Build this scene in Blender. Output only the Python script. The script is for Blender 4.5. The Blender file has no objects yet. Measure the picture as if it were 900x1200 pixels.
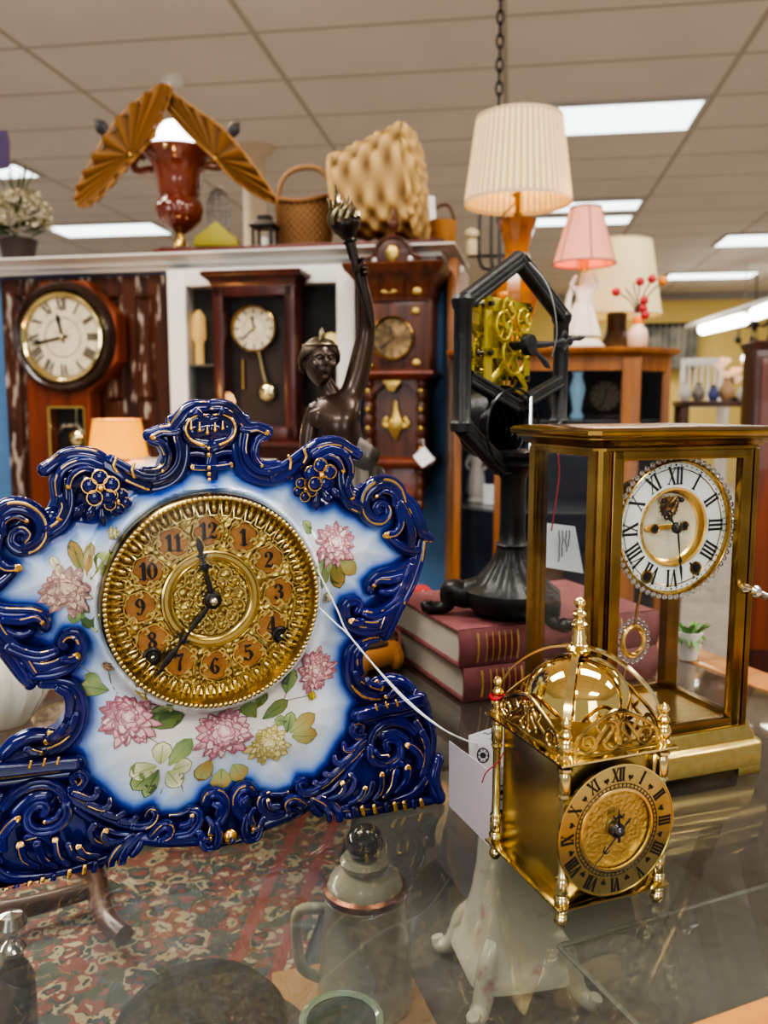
import bpy, bmesh, math, random
from mathutils import Vector, Matrix, Quaternion
from mathutils.geometry import delaunay_2d_cdt
random.seed(7)
C = bpy.context.scene.collection
PI = math.pi
R = math.radians
# ---------------------------------------------------------------- camera model (900x1200 photograph)
FPX, CX, CY, PITCH, ZCAM = 1000.0, 450.0, 600.0, R(7.07), 1.25
CP, SP = math.cos(PITCH), math.sin(PITCH)
CAMLOC = Vector((0, 0, ZCAM))
ZC = ZCAM - 0.294            # glass counter top

def ray(x, y):
    a = (x - CX) / FPX; b = (CY - y) / FPX
    return Vector((a, CP + b * SP, b * CP - SP))

def at_d(x, y, d):           # point at camera depth d
    return CAMLOC + ray(x, y) * d

def on_z(x, y, z):           # point where the view ray meets height z
    r = ray(x, y)
    return CAMLOC + r * ((z - ZCAM) / r.z)

def zat(X, Y, py):           # height of the point above (X, Y) that is seen at row py
    k = (CY - py) / FPX
    return ZCAM + Y * (k * CP - SP) / (CP + k * SP)

class Frame:
    """a local frame standing in the scene: x to the right along its face, y away from us, z up"""
    def __init__(s, loc, yaw=0.0, roll=0.0):
        s.loc = Vector(loc); s.yaw = R(yaw); s.roll = R(roll)
        s.M = Matrix.Translation(s.loc) @ Matrix.Rotation(s.yaw, 4, 'Z') @ Matrix.Rotation(-s.roll, 4, 'Y')
        s.I = s.M.inverted()
        s.o = s.I @ CAMLOC; s.r3 = s.I.to_3x3()
    def px(s, x, y, t=0.0):  # local (x, z) seen at a photo point, on the local plane y = t
        d = s.r3 @ ray(x, y)
        q = s.o + d * ((t - s.o.y) / d.y)
        return q.x, q.z
    def p3(s, x, y, t=0.0):
        q = s.px(x, y, t); return Vector((q[0], t, q[1]))
    def scale(s, x, y, t=0.0):   # metres per photo pixel there
        return (s.M @ s.p3(x, y, t) - CAMLOC).length / math.sqrt(FPX**2 + (x-CX)**2 + (y-CY)**2)

# ---------------------------------------------------------------- materials
def mat(name, col, rough=0.5, metal=0.0, noise=None, bump=None, coat=0.0, emit=None, attr=None, spec=0.5, sheen=0.0, trans=0.0, alpha=None, sss=0.0):
    """col: rgb; noise: (scale, other rgb, contrast lo, hi); bump: (kind, scale, strength); attr: 'Col' uses the painted vertex colours"""
    m = bpy.data.materials.new(name); m.use_nodes = True
    nt = m.node_tree; N = nt.nodes; L = nt.links
    b = N['Principled BSDF']
    b.inputs['Base Color'].default_value = (*col, 1); b.inputs['Roughness'].default_value = rough
    b.inputs['Metallic'].default_value = metal; b.inputs['Coat Weight'].default_value = coat
    b.inputs['Coat Roughness'].default_value = 0.04
    b.inputs['Specular IOR Level'].default_value = spec
    if trans: b.inputs['Transmission Weight'].default_value = trans
    if sss:
        b.inputs['Subsurface Weight'].default_value = sss; b.inputs['Subsurface Radius'].default_value = (0.01, 0.006, 0.004)
    tc = N.new('ShaderNodeTexCoord')
    src = None
    if attr:
        a = N.new('ShaderNodeAttribute'); a.attribute_name = attr; src = a.outputs['Color']
    if noise:
        n = N.new('ShaderNodeTexNoise'); n.inputs['Scale'].default_value = noise[0]; n.inputs['Detail'].default_value = 6
        L.new(tc.outputs['Object'], n.inputs['Vector'])
        r = N.new('ShaderNodeMapRange'); r.inputs['From Min'].default_value = noise[2]; r.inputs['From Max'].default_value = noise[3]
        L.new(n.outputs['Fac'], r.inputs['Value'])
        x = N.new('ShaderNodeMix'); x.data_type = 'RGBA'
        if src: L.new(src, x.inputs[6])
        else: x.inputs[6].default_value = (*col, 1)
        x.inputs[7].default_value = (*noise[1], 1)
        L.new(r.outputs['Result'], x.inputs[0]); src = x.outputs[2]
    if src: L.new(src, b.inputs['Base Color'])
    if bump:
        kind, sc, st = bump[:3]
        if kind == 'noise':
            t = N.new('ShaderNodeTexNoise'); t.inputs['Detail'].default_value = 5; o = t.outputs['Fac']
        elif kind == 'voronoi':
            t = N.new('ShaderNodeTexVoronoi'); t.feature = 'SMOOTH_F1'; o = t.outputs['Distance']
        else:
            t = N.new('ShaderNodeTexWave'); t.bands_direction = kind[-1].upper(); o = t.outputs['Fac']
        t.inputs['Scale'].default_value = sc
        L.new(tc.outputs['Object'], t.inputs['Vector'])
        bp = N.new('ShaderNodeBump'); bp.inputs['Strength'].default_value = st; bp.inputs['Distance'].default_value = bump[3] if len(bump) > 3 else 0.002
        L.new(o, bp.inputs['Height']); L.new(bp.outputs['Normal'], b.inputs['Normal'])
    if emit:
        b.inputs['Emission Color'].default_value = (*emit[0], 1); b.inputs['Emission Strength'].default_value = emit[1]
    m.diffuse_color = (*col, 1)
    return m

def wood(name, c1, c2, scale=6.0, stretch=(1, 1, 0.08), rough=0.4, coat=0.2):
    m = mat(name, c1, rough, coat=coat)
    nt = m.node_tree; N = nt.nodes; L = nt.links
    tc = N.new('ShaderNodeTexCoord'); mp = N.new('ShaderNodeMapping'); mp.inputs['Scale'].default_value = stretch
    n = N.new('ShaderNodeTexNoise'); n.inputs['Scale'].default_value = scale * 6; n.inputs['Detail'].default_value = 8; n.inputs['Distortion'].default_value = 0.6
    r = N.new('ShaderNodeValToRGB')
    r.color_ramp.elements[0].position = 0.35; r.color_ramp.elements[0].color = (*c2, 1)
    r.color_ramp.elements[1].position = 0.65; r.color_ramp.elements[1].color = (*c1, 1)
    L.new(tc.outputs['Object'], mp.inputs['Vector']); L.new(mp.outputs['Vector'], n.inputs['Vector'])
    L.new(n.outputs['Fac'], r.inputs['Fac']); L.new(r.outputs['Color'], N['Principled BSDF'].inputs['Base Color'])
    return m

def glass(name, tint=(0.95, 0.97, 0.96), fres=1.45, haze=0.0, hazecol=(0.6, 0.6, 0.58), rough=0.02, boost=1.0):
    """clear pane: what lies behind shows through, the room mirrors on it"""
    m = bpy.data.materials.new(name); m.use_nodes = True
    nt = m.node_tree; N = nt.nodes; L = nt.links
    N.remove(N['Principled BSDF']); out = N['Material Output']
    t = N.new('ShaderNodeBsdfTransparent'); t.inputs['Color'].default_value = (*tint, 1)
    g = N.new('ShaderNodeBsdfGlossy'); g.inputs['Roughness'].default_value = rough
    lw = N.new('ShaderNodeLayerWeight'); lw.inputs['Blend'].default_value = .5
    pw = N.new('ShaderNodeMath'); pw.operation = 'POWER'; pw.inputs[1].default_value = 5; L.new(lw.outputs['Facing'], pw.inputs[0])
    f0 = ((fres - 1) / (fres + 1)) ** 2
    mu = N.new('ShaderNodeMath'); mu.operation = 'MULTIPLY_ADD'; mu.inputs[1].default_value = (1 - f0) * boost; mu.inputs[2].default_value = f0 * boost; mu.use_clamp = True
    L.new(pw.outputs[0], mu.inputs[0])
    mx = N.new('ShaderNodeMixShader'); L.new(mu.outputs[0], mx.inputs[0]); L.new(t.outputs[0], mx.inputs[1]); L.new(g.outputs[0], mx.inputs[2])
    last = mx
    if haze > 0:   # dust and fine scratches on the pane
        d = N.new('ShaderNodeBsdfDiffuse'); d.inputs['Color'].default_value = (*hazecol, 1)
        tc = N.new('ShaderNodeTexCoord'); mp = N.new('ShaderNodeMapping'); mp.inputs['Scale'].default_value = (24, 70, 1); mp.inputs['Rotation'].default_value = (0, 0, 0.7)
        n = N.new('ShaderNodeTexNoise'); n.inputs['Scale'].default_value = 7; n.inputs['Distortion'].default_value = 1.5; n.inputs['Detail'].default_value = 8
        L.new(tc.outputs['Object'], mp.inputs['Vector']); L.new(mp.outputs['Vector'], n.inputs['Vector'])
        r = N.new('ShaderNodeMapRange'); r.inputs['From Min'].default_value = 0.3; r.inputs['From Max'].default_value = 0.85; r.inputs['To Min'].default_value = haze * 0.5; r.inputs['To Max'].default_value = haze * 2.2
        L.new(n.outputs['Fac'], r.inputs['Value'])
        m2 = N.new('ShaderNodeMixShader'); L.new(r.outputs['Result'], m2.inputs[0]); L.new(mx.outputs[0], m2.inputs[1]); L.new(d.outputs[0], m2.inputs[2]); last = m2
    L.new(last.outputs[0], out.inputs['Surface'])
    return m

# ---------------------------------------------------------------- mesh builder
def spl(pts, n=6, closed=False):
    """Catmull-Rom through tuples of any length"""
    P = [tuple(p) for p in pts]; out = []; k = len(P)
    if k < 3 and not closed:
        a, b = P[0], P[-1]
        return [tuple(a[j] + (b[j] - a[j]) * i / n for j in range(len(a))) for i in range(n + 1)]
    rng = range(k if closed else k - 1)
    for i in rng:
        if closed: p0, p1, p2, p3 = P[(i - 1) % k], P[i], P[(i + 1) % k], P[(i + 2) % k]
        else: p0, p1, p2, p3 = P[max(i - 1, 0)], P[i], P[i + 1], P[min(i + 2, k - 1)]
        for j in range(n):
            t = j / n
            out.append(tuple(0.5 * (2 * b + (c - a) * t + (2 * a - 5 * b + 4 * c - d) * t * t + (3 * b - a - 3 * c + d) * t ** 3) for a, b, c, d in zip(p0, p1, p2, p3)))
    if not closed: out.append(P[-1])
    return out

class MB:
    def __init__(s):
        s.v = []; s.f = []; s.c = []; s.mi = []; s.M = None; s.col = (1, 1, 1); s.m = 0
    def add(s, vs, fs, cols=None):
        b = len(s.v)
        for i, p in enumerate(vs):
            p = Vector(p)
            s.v.append(s.M @ p if s.M is not None else p)
            s.c.append(cols[i] if cols else s.col)
        for f in fs:
            s.f.append([b + i for i in f]); s.mi.append(s.m)
    def box(s, c, d, bev=0.0):
        x, y, z = c; a, b, e = d[0] / 2, d[1] / 2, d[2] / 2
        if bev <= 0:
            s.add([(x - a, y - b, z - e), (x + a, y - b, z - e), (x + a, y + b, z - e), (x - a, y + b, z - e), (x - a, y - b, z + e), (x + a, y - b, z + e), (x + a, y + b, z + e), (x - a, y + b, z + e)],
                  [(0, 3, 2, 1), (4, 5, 6, 7), (0, 1, 5, 4), (1, 2, 6, 5), (2, 3, 7, 6), (3, 0, 4, 7)])
        else:
            bev = min(bev, a * .95, b * .95, e * .95)
            bm = bmesh.new(); bmesh.ops.create_cube(bm, size=1)
            bmesh.ops.scale(bm, vec=d, verts=bm.verts)
            bmesh.ops.bevel(bm, geom=list(bm.edges), offset=bev, segments=2, affect='EDGES', profile=0.6)
            bmesh.ops.translate(bm, vec=c, verts=bm.verts); s.bm(bm)
    def b2(s, lo, hi, bev=0.0):
        s.box([(p + q) / 2 for p, q in zip(lo, hi)], [q - p for p, q in zip(lo, hi)], bev)
    def bm(s, bm, free=True):
        bm.verts.ensure_lookup_table(); bm.verts.index_update()
        s.add([v.co.copy() for v in bm.verts], [[v.index for v in f.verts] for f in bm.faces])
        if free: bm.free()
    def lathe(s, prof, n=32, c=(0, 0, 0), axis='z', cap=True, cols=None, flute=None):
        """prof: (radius, height) pairs. flute: (count, depth, lo, hi) ripples between heights"""
        vs = []; fs = []; cc = []
        for k, (r, h) in enumerate(prof):
            for i in range(n):
                a = 2 * PI * i / n; q = r
                if flute and flute[2] <= h <= flute[3]: q = r * (1 - flute[1] * (0.5 + 0.5 * math.cos(a * flute[0])))
                x, y = q * math.cos(a), q * math.sin(a)
                p = (x, y, h) if axis == 'z' else ((x, -h, y) if axis == 'y' else (h, x, y))   # axis y: height towards us
                vs.append((p[0] + c[0], p[1] + c[1], p[2] + c[2])); cc.append(cols[k] if cols else s.col)
        for k in range(len(prof) - 1):
            for i in range(n):
                j = (i + 1) % n
                fs.append((k * n + i, k * n + j, (k + 1) * n + j, (k + 1) * n + i))
        if cap:
            if prof[0][0] > 1e-6: fs.append(tuple(range(n - 1, -1, -1)))
            if prof[-1][0] > 1e-6: fs.append(tuple((len(prof) - 1) * n + i for i in range(n)))
        s.add(vs, fs, cc)
    def ball(s, c, r, n=12, sc=(1, 1, 1)):
        m = max(6, n // 2 + 2); vs = [(c[0], c[1], c[2] - r * sc[2])]; fs = []
        for k in range(1, m):
            t = PI * k / m
            for i in range(n):
                a = 2 * PI * i / n
                vs.append((c[0] + r * sc[0] * math.sin(t) * math.cos(a), c[1] + r * sc[1] * math.sin(t) * math.sin(a), c[2] - r * sc[2] * math.cos(t)))
        vs.append((c[0], c[1], c[2] + r * sc[2]))
        for i in range(n): fs.append((0, 1 + (i + 1) % n, 1 + i))
        for k in range(m - 2):
            for i in range(n):
                a, b = 1 + k * n + i, 1 + k * n + (i + 1) % n
                fs.append((a, b, b + n, a + n))
        o = 1 + (m - 2) * n
        for i in range(n): fs.append((o + i, o + (i + 1) % n, len(vs) - 1))
        s.add(vs, fs)
    def tube(s, path, rad, n=8, closed=False, cap=True, flat=None):
        """round tube along 3-D points; rad a number or one per point"""
        P = [Vector(p) for p in path]; k = len(P)
        if not hasattr(rad, '__len__'): rad = [rad] * k
        vs = []; fs = []; nrm = None
        for i in range(k):
            t = (P[(i + 1) % k] - P[i - 1]) if closed else (P[min(i + 1, k - 1)] - P[max(i - 1, 0)])
            if t.length < 1e-9: t = Vector((0, 0, 1))
            t.normalize()
            if nrm is None: nrm = t.orthogonal().normalized()
            nrm = nrm - t * nrm.dot(t)
            nrm = nrm.normalized() if nrm.length > 1e-6 else t.orthogonal().normalized()
            bi = t.cross(nrm)
            for j in range(n):
                a = 2 * PI * j / n
                vs.append(P[i] + (nrm * math.cos(a) + bi * math.sin(a)) * rad[i])
        for i in range(k if closed else k - 1):
            i2 = (i + 1) % k
            for j in range(n):
                j2 = (j + 1) % n
                fs.append((i * n + j, i * n + j2, i2 * n + j2, i2 * n + j))
        if cap and not closed:
            fs.append(tuple(range(n - 1, -1, -1))); fs.append(tuple((k - 1) * n + j for j in range(n)))
        s.add(vs, fs)
    def stroke(s, pts, y, depth=1.0, n=12, sm=6, colf=None, round_=True, groove=0.0):
        """moulded stroke in the local x-z plane: (x, z, half width) points; bulges by depth * half width to both sides of y"""
        Q = spl(pts, sm) if sm else [tuple(p) for p in pts]
        if round_:
            def ext(a, b):
                t = Vector((a[0] - b[0], a[1] - b[1])); t = t.normalized() if t.length > 1e-9 else Vector((1, 0))
                return [(a[0] + t.x * a[2] * q, a[1] + t.y * a[2] * q, a[2] * math.sqrt(max(0.0, 1 - q * q)) + 1e-6) for q in (0.5, 0.85, 1.0)]
            Q = ext(Q[0], Q[1])[::-1] + Q + ext(Q[-1], Q[-2])
        k = len(Q); vs = []; fs = []; cc = []
        for i in range(k):
            a, b = Q[max(i - 1, 0)], Q[min(i + 1, k - 1)]
            t = Vector((b[0] - a[0], b[1] - a[1])); t = t.normalized() if t.length > 1e-9 else Vector((1, 0))
            sx, sz = t.y, -t.x
            for j in range(n):
                f = 2 * PI * j / n
                r = max(Q[i][2], 1e-6)
                yy = y(Q[i][0], Q[i][1]) if callable(y) else y
                gv = 1 - groove * math.exp(-((f - PI / 2) / .42) ** 2) if groove else 1
                vs.append((Q[i][0] + sx * r * math.cos(f), yy - r * depth * math.sin(f) * gv, Q[i][1] + sz * r * math.cos(f)))
                cc.append(colf(i / (k - 1), f) if colf else s.col)
        for i in range(k - 1):
            for j in range(n):
                j2 = (j + 1) % n
                fs.append((i * n + j, i * n + j2, (i + 1) * n + j2, (i + 1) * n + j))
        fs.append(tuple(range(n - 1, -1, -1))); fs.append(tuple((k - 1) * n + j for j in range(n)))
        s.add(vs, fs, cc)
    def prism(s, poly, y0, y1, bev=0.0, axis='y'):
        """2-D outline (x, z) pushed from y0 to y1 (axis z: outline (x, y) between heights)"""
        k = len(poly)
        area = sum(poly[i][0] * poly[(i + 1) % k][1] - poly[(i + 1) % k][0] * poly[i][1] for i in range(k))
        if area < 0: poly = poly[::-1]
        def P(p, h): return (p[0], h, p[1]) if axis == 'y' else (p[0], p[1], h)
        if axis == 'y': vs = [P(p, y0) for p in poly] + [P(p, y1) for p in poly]
        else: vs = [P(p, y1) for p in poly] + [P(p, y0) for p in poly]
        fs = [tuple(range(k)), tuple(range(2 * k - 1, k - 1, -1))]
        for i in range(k):
            j = (i + 1) % k
            fs.append((i, i + k, j + k, j))
        if bev > 0:
            bm = bmesh.new(); V = [bm.verts.new(v) for v in vs]
            for f in fs: bm.faces.new([V[i] for i in f])
            e = [x for x in bm.edges if all(len(f.verts) == k or len(f.verts) == 4 for f in x.link_faces) and any(len(f.verts) == k for f in x.link_faces)]
            bmesh.ops.bevel(bm, geom=e, offset=bev, segments=2, affect='EDGES', profile=0.6); s.bm(bm)
        else: s.add(vs, fs)
    def rings(s, loops, closed=True, cap=True):
        """skin a list of equal-length vertex loops"""
        n = len(loops[0]); vs = [v for l in loops for v in l]; fs = []
        for k in range(len(loops) - 1):
            for i in range(n if closed else n - 1):
                j = (i + 1) % n
                fs.append((k * n + i, k * n + j, (k + 1) * n + j, (k + 1) * n + i))
        if cap and closed:
            fs.append(tuple(range(n - 1, -1, -1))); fs.append(tuple((len(loops) - 1) * n + i for i in range(n)))
        s.add(vs, fs)
    def moulding(s, x0, x1, y0, y1, prof, ch=0.0):
        """rectangular moulded slab: prof = (outset, z) pairs; ch cuts the corners"""
        loops = []
        for o, z in prof:
            a, b, c, d = x0 - o, x1 + o, y0 - o, y1 + o
            if ch: loops.append([(a + ch, c, z), (b - ch, c, z), (b, c + ch, z), (b, d - ch, z), (b - ch, d, z), (a + ch, d, z), (a, d - ch, z), (a, c + ch, z)])
            else: loops.append([(a, c, z), (b, c, z), (b, d, z), (a, d, z)])
        s.rings(loops)
    def obj(s, name, mats, parent=None, loc=None, sharp=40, yaw=None, smooth=True, fixn=True):
        me = bpy.data.meshes.new(name)
        me.from_pydata([tuple(v) for v in s.v], [], s.f)
        if not isinstance(mats, (list, tuple)): mats = [mats]
        for m in mats: me.materials.append(m)
        if len(mats) > 1: me.polygons.foreach_set('material_index', s.mi)
        if any(c != (1, 1, 1) for c in s.c):
            at = me.color_attributes.new('Col', 'FLOAT_COLOR', 'POINT')
            flat = []
            for c in s.c: flat += [c[0], c[1], c[2], 1.0]
            at.data.foreach_set('color', flat)
        me.validate(); me.update()
        if fixn:
            bm = bmesh.new(); bm.from_mesh(me); bmesh.ops.recalc_face_normals(bm, faces=bm.faces); bm.to_mesh(me); bm.free()
        if smooth:
            me.polygons.foreach_set('use_smooth', [True] * len(me.polygons)); me.set_sharp_from_angle(angle=R(sharp))
        o = bpy.data.objects.new(name, me); C.objects.link(o)
        if parent: o.parent = parent
        if loc is not None: o.location = loc
        if yaw is not None: o.rotation_euler = (0, 0, R(yaw))
        return o

def tag(o, label=None, cat=None, group=None, kind=None):
    if label: o['label'] = label
    if cat: o['category'] = cat
    if group: o['group'] = group
    if kind: o['kind'] = kind
    return o

def thing(name, label, cat, fr=None, group=None, loc=None, yaw=0):
    o = bpy.data.objects.new(name, None); C.objects.link(o); o.empty_display_size = 0.02
    if fr is not None: o.matrix_world = fr.M
    else: o.location = loc; o.rotation_euler = (0, 0, R(yaw))
    tag(o, label, cat, group); return o

def solo(mb, name, mats, label, cat, fr=None, group=None, **k):
    o = mb.obj(name, mats, **k); tag(o, label, cat, group)
    if fr is not None: o.matrix_world = fr.M
    return o

def struct(mb, name, mats, fr=None, **k):
    o = mb.obj(name, mats, **k); o['kind'] = 'structure'
    if fr is not None: o.matrix_world = fr.M
    return o

def dup(root, label=None):
    r = root.copy(); C.objects.link(r)
    if label: r['label'] = label
    for ch in root.children:
        c = ch.copy(); C.objects.link(c); c.parent = r; c.matrix_parent_inverse = ch.matrix_parent_inverse.copy()
        for g in ch.children:
            d = g.copy(); C.objects.link(d); d.parent = c; d.matrix_parent_inverse = g.matrix_parent_inverse.copy()
    return r

def circ(cx, cy, r, n=48, a0=0, a1=2 * PI, ry=None):
    ry = r if ry is None else ry
    full = abs(a1 - a0 - 2 * PI) < 1e-6
    return [(cx + r * math.cos(a0 + (a1 - a0) * i / (n if full else n - 1)), cy + ry * math.sin(a0 + (a1 - a0) * i / (n if full else n - 1))) for i in range(n)]

# numerals drawn as thick and thin strokes in a box of height 1
DIG = {
 '0': [[(.28, 1, .03), (.1, .75, .08), (.08, .5, .1), (.1, .25, .08), (.28, 0, .03), (.46, .25, .08), (.48, .5, .1), (.46, .75, .08), (.28, 1, .03)]],
 '1': [[(.3, .02, .1), (.3, .95, .1)], [(.28, .95, .03), (.1, .82, .05)], [(.08, .02, .03), (.52, .02, .03)]],
 '2': [[(.14, .74, .09), (.14, .9, .05), (.3, .99, .03), (.48, .82, .1), (.44, .6, .08), (.22, .32, .04), (.08, .08, .03)], [(.08, .08, .05), (.28, .1, .09), (.46, .04, .05), (.54, .22, .03)]],
 '3': [[(.1, .84, .08), (.26, .99, .03), (.46, .8, .1), (.4, .6, .05), (.24, .54, .03)], [(.24, .54, .03), (.46, .42, .08), (.48, .22, .1), (.28, 0, .04), (.08, .16, .09)]],
 '4': [[(.4, .02, .1), (.4, .98, .1)], [(.4, .98, .03), (.04, .32, .03), (.56, .32, .04)], [(.2, .02, .03), (.58, .02, .03)]],
 '5': [[(.12, .96, .05), (.3, .93, .07), (.48, .98, .04)], [(.14, .96, .03), (.12, .58, .03)], [(.12, .56, .03), (.34, .62, .06), (.5, .34, .1), (.32, .02, .04), (.08, .14, .08)]],
 '6': [[(.44, .9, .07), (.28, .99, .03), (.1, .6, .08), (.1, .3, .1), (.28, .01, .04), (.48, .28, .09), (.28, .54, .03), (.12, .36, .03)]],
 '7': [[(.06, .78, .03), (.1, .94, .06), (.28, .9, .08), (.44, .97, .05), (.52, .97, .03)], [(.52, .97, .03), (.3, .5, .06), (.26, .02, .1)]],
 '8': [[(.28, .99, .03), (.1, .8, .07), (.22, .58, .07), (.44, .34, .09), (.44, .14, .08), (.28, 0, .03), (.1, .18, .07), (.2, .42, .05), (.44, .66, .06), (.44, .86, .06), (.28, .99, .03)]],
 '9': [[(.12, .1, .07), (.28, .01, .03), (.46, .4, .08), (.46, .7, .1), (.28, .99, .04), (.08, .72, .09), (.28, .46, .03), (.44, .64, .03)]],
 'I': [[(.13, .04, .075), (.13, .96, .075)], [(.0, .02, .025), (.26, .02, .025)], [(.0, .98, .025), (.26, .98, .025)]],
 'V': [[(.08, .97, .08), (.27, .03, .06)], [(.46, .97, .03), (.27, .03, .03)], [(-.04, .98, .025), (.2, .98, .025)], [(.36, .98, .025), (.56, .98, .025)]],
 'X': [[(.06, .97, .08), (.48, .03, .08)], [(.48, .97, .03), (.06, .03, .03)], [(-.04, .98, .025), (.18, .98, .025)], [(.38, .98, .025), (.58, .98, .025)], [(-.04, .02, .025), (.16, .02, .025)], [(.38, .02, .025), (.58, .02, .025)]],
}
WID = {**{k: .6 for k in '0123456789'}, '1': .52, 'I': .27, 'V': .56, 'X': .58}
ROM = ['XII', 'I', 'II', 'III', 'IIII', 'V', 'VI', 'VII', 'VIII', 'IX', 'X', 'XI']

def glyphs(mb, txt, cx, cz, h, y, rot=0.0, wscale=1.0, depth=0.15, boldness=1.0):
    w = sum(WID[c] for c in txt) * wscale
    x = -w / 2; ca, sa = math.cos(rot), math.sin(rot)
    for c in txt:
        for st in DIG[c]:
            pts = []
            for (px, pz, r) in st:
                lx = (x + px * wscale) * h; lz = (pz - .5) * h
                pts.append((cx + lx * ca - lz * sa, cz + lx * sa + lz * ca, r * h * boldness))
            mb.stroke(pts, y, depth, 6, 4 if len(pts) > 2 else 2)
        x += WID[c] * wscale

def roman_dial(mb, cx, cz, r, h, y, wscale=1.0, bold=1.0):
    for i, t in enumerate(ROM):
        a = 2 * PI * i / 12
        glyphs(mb, t, cx + r * math.sin(a), cz + r * math.cos(a), h, y, -a, wscale, boldness=bold)

def hand(mb, cx, cz, ang, pts, y, depth=0.3, n=8, sm=4):
    """hand drawn pointing up: (sideways, along, half width); ang clockwise from 12"""
    a = -ang; ca, sa = math.cos(a), math.sin(a)
    mb.stroke([(cx + p[0] * ca - p[1] * sa, cz + p[0] * sa + p[1] * ca, p[2]) for p in pts], y, depth, n, sm)

def annulus(mb, cx, cz, r0, r1, y0, y1, n=64):
    """flat ring facing us from y1 (back) to y0 (front)"""
    mb.lathe([(r0, -y1), (r0, -y0), (r1, -y0), (r1, -y1), (r0, -y1)], n, (cx, 0, cz), 'y', cap=False)
# ---------------------------------------------------------------- camera
cam = bpy.data.cameras.new('camera'); camo = bpy.data.objects.new('camera', cam); C.objects.link(camo)
camo.location = CAMLOC; camo.rotation_euler = (PI / 2 - PITCH, 0, 0)
cam.sensor_fit = 'VERTICAL'; cam.sensor_height = 36; cam.lens = 30; cam.clip_start = 0.02; cam.clip_end = 60
cam.dof.use_dof = True; cam.dof.focus_distance = 0.575; cam.dof.aperture_fstop = 8.5
sc = bpy.context.scene; sc.camera = camo
sc.view_settings.view_transform = 'AgX'; sc.view_settings.look = 'AgX - High Contrast'; sc.view_settings.exposure = -0.06
sc.cycles.max_bounces = 10; sc.cycles.transparent_max_bounces = 24; sc.cycles.caustics_reflective = False; sc.cycles.caustics_refractive = False
sc.cycles.use_denoising = True; sc.cycles.sample_clamp_indirect = 4.0

w = bpy.data.worlds.new('World'); sc.world = w; w.use_nodes = True
w.node_tree.nodes['Background'].inputs['Color'].default_value = (0.95, 0.93, 0.9, 1)
w.node_tree.nodes['Background'].inputs['Strength'].default_value = 0.42

# ---------------------------------------------------------------- common materials
BRASS = mat('polished_brass', (0.77, 0.66, 0.36), 0.13, 1.0, noise=(60, (0.66, 0.53, 0.22), .45, .8))
BRASS_D = mat('aged_brass', (0.42, 0.27, 0.09), 0.22, 1.0, noise=(22, (0.16, 0.09, 0.03), .35, .8))
BRASS_B = mat('brushed_brass', (0.56, 0.44, 0.18), 0.3, 1.0, noise=(150, (0.5, 0.35, 0.11), .4, .8))
BRASS_Y = mat('lacquered_yellow_brass', (0.62, 0.5, 0.09), 0.36, 0.75)
GOLD = mat('gilding', (0.9, 0.62, 0.22), 0.25, 1.0)
BLACK = mat('black_enamel', (0.012, 0.011, 0.012), 0.35)
IRON = mat('black_cast_iron', (0.014, 0.014, 0.015), 0.38, 0.2, noise=(30, (0.03, 0.03, 0.031), .4, .7), bump=('noise', 220, .25))
CHROME = mat('steel', (0.75, 0.74, 0.72), 0.18, 1.0)
WHITE = mat('white_paint', (0.72, 0.7, 0.66), 0.5)
PAPER = mat('tag_card', (0.86, 0.86, 0.87), 0.7)
INK = mat('ink', (0.05, 0.05, 0.07), 0.6)
MAHOG = wood('red_mahogany', (0.085, 0.013, 0.007), (0.03, 0.005, 0.003), 5, rough=.32, coat=.15)
WALNUT = wood('carved_walnut', (0.13, 0.036, 0.012), (0.045, 0.012, 0.005), 6, rough=.38, coat=.1)
OAK = wood('golden_oak', (0.30, 0.11, 0.02), (0.17, 0.055, 0.01), 5, rough=.38, coat=.1)
OAKL = wood('light_oak_trim', (0.50, 0.23, 0.065), (0.32, 0.13, 0.035), 7, (.06, 1, 1), rough=.4)
CLEAR = glass('window_glass', (0.97, 0.98, 0.98), 1.4)
GLASSD = glass('cabinet_glass', (0.8, 0.82, 0.84), 1.45)
SHADE_W = mat('cream_pleated_cloth', (0.8, 0.66, 0.42), 0.85, emit=((1, 0.55, 0.16), 0.26), attr='Col')
SHADE_P = mat('pink_cloth', (0.72, 0.34, 0.25), 0.85, emit=((1, 0.33, 0.2), 0.22))
SHADE_C = mat('cream_linen', (0.74, 0.64, 0.4), 0.85, emit=((1, 0.75, 0.36), 0.16))
SHADE_O = mat('amber_cloth', (0.7, 0.27, 0.02), 0.85, emit=((1, 0.40, 0.03), 0.85))
BULB = mat('lit_bulb', (1, 1, 1), 0.3, emit=((0.93, 0.97, 1.0), 4.0))

# ---------------------------------------------------------------- room shell (aligned with the ceiling grid)
GY = 8.5
G = Frame((0, 0, 0), -GY)      # local x across, y deep, z up
A0, A1, B0, B1, HC = -6.2, 6.9, -3.6, 14.6, 3.06

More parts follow.
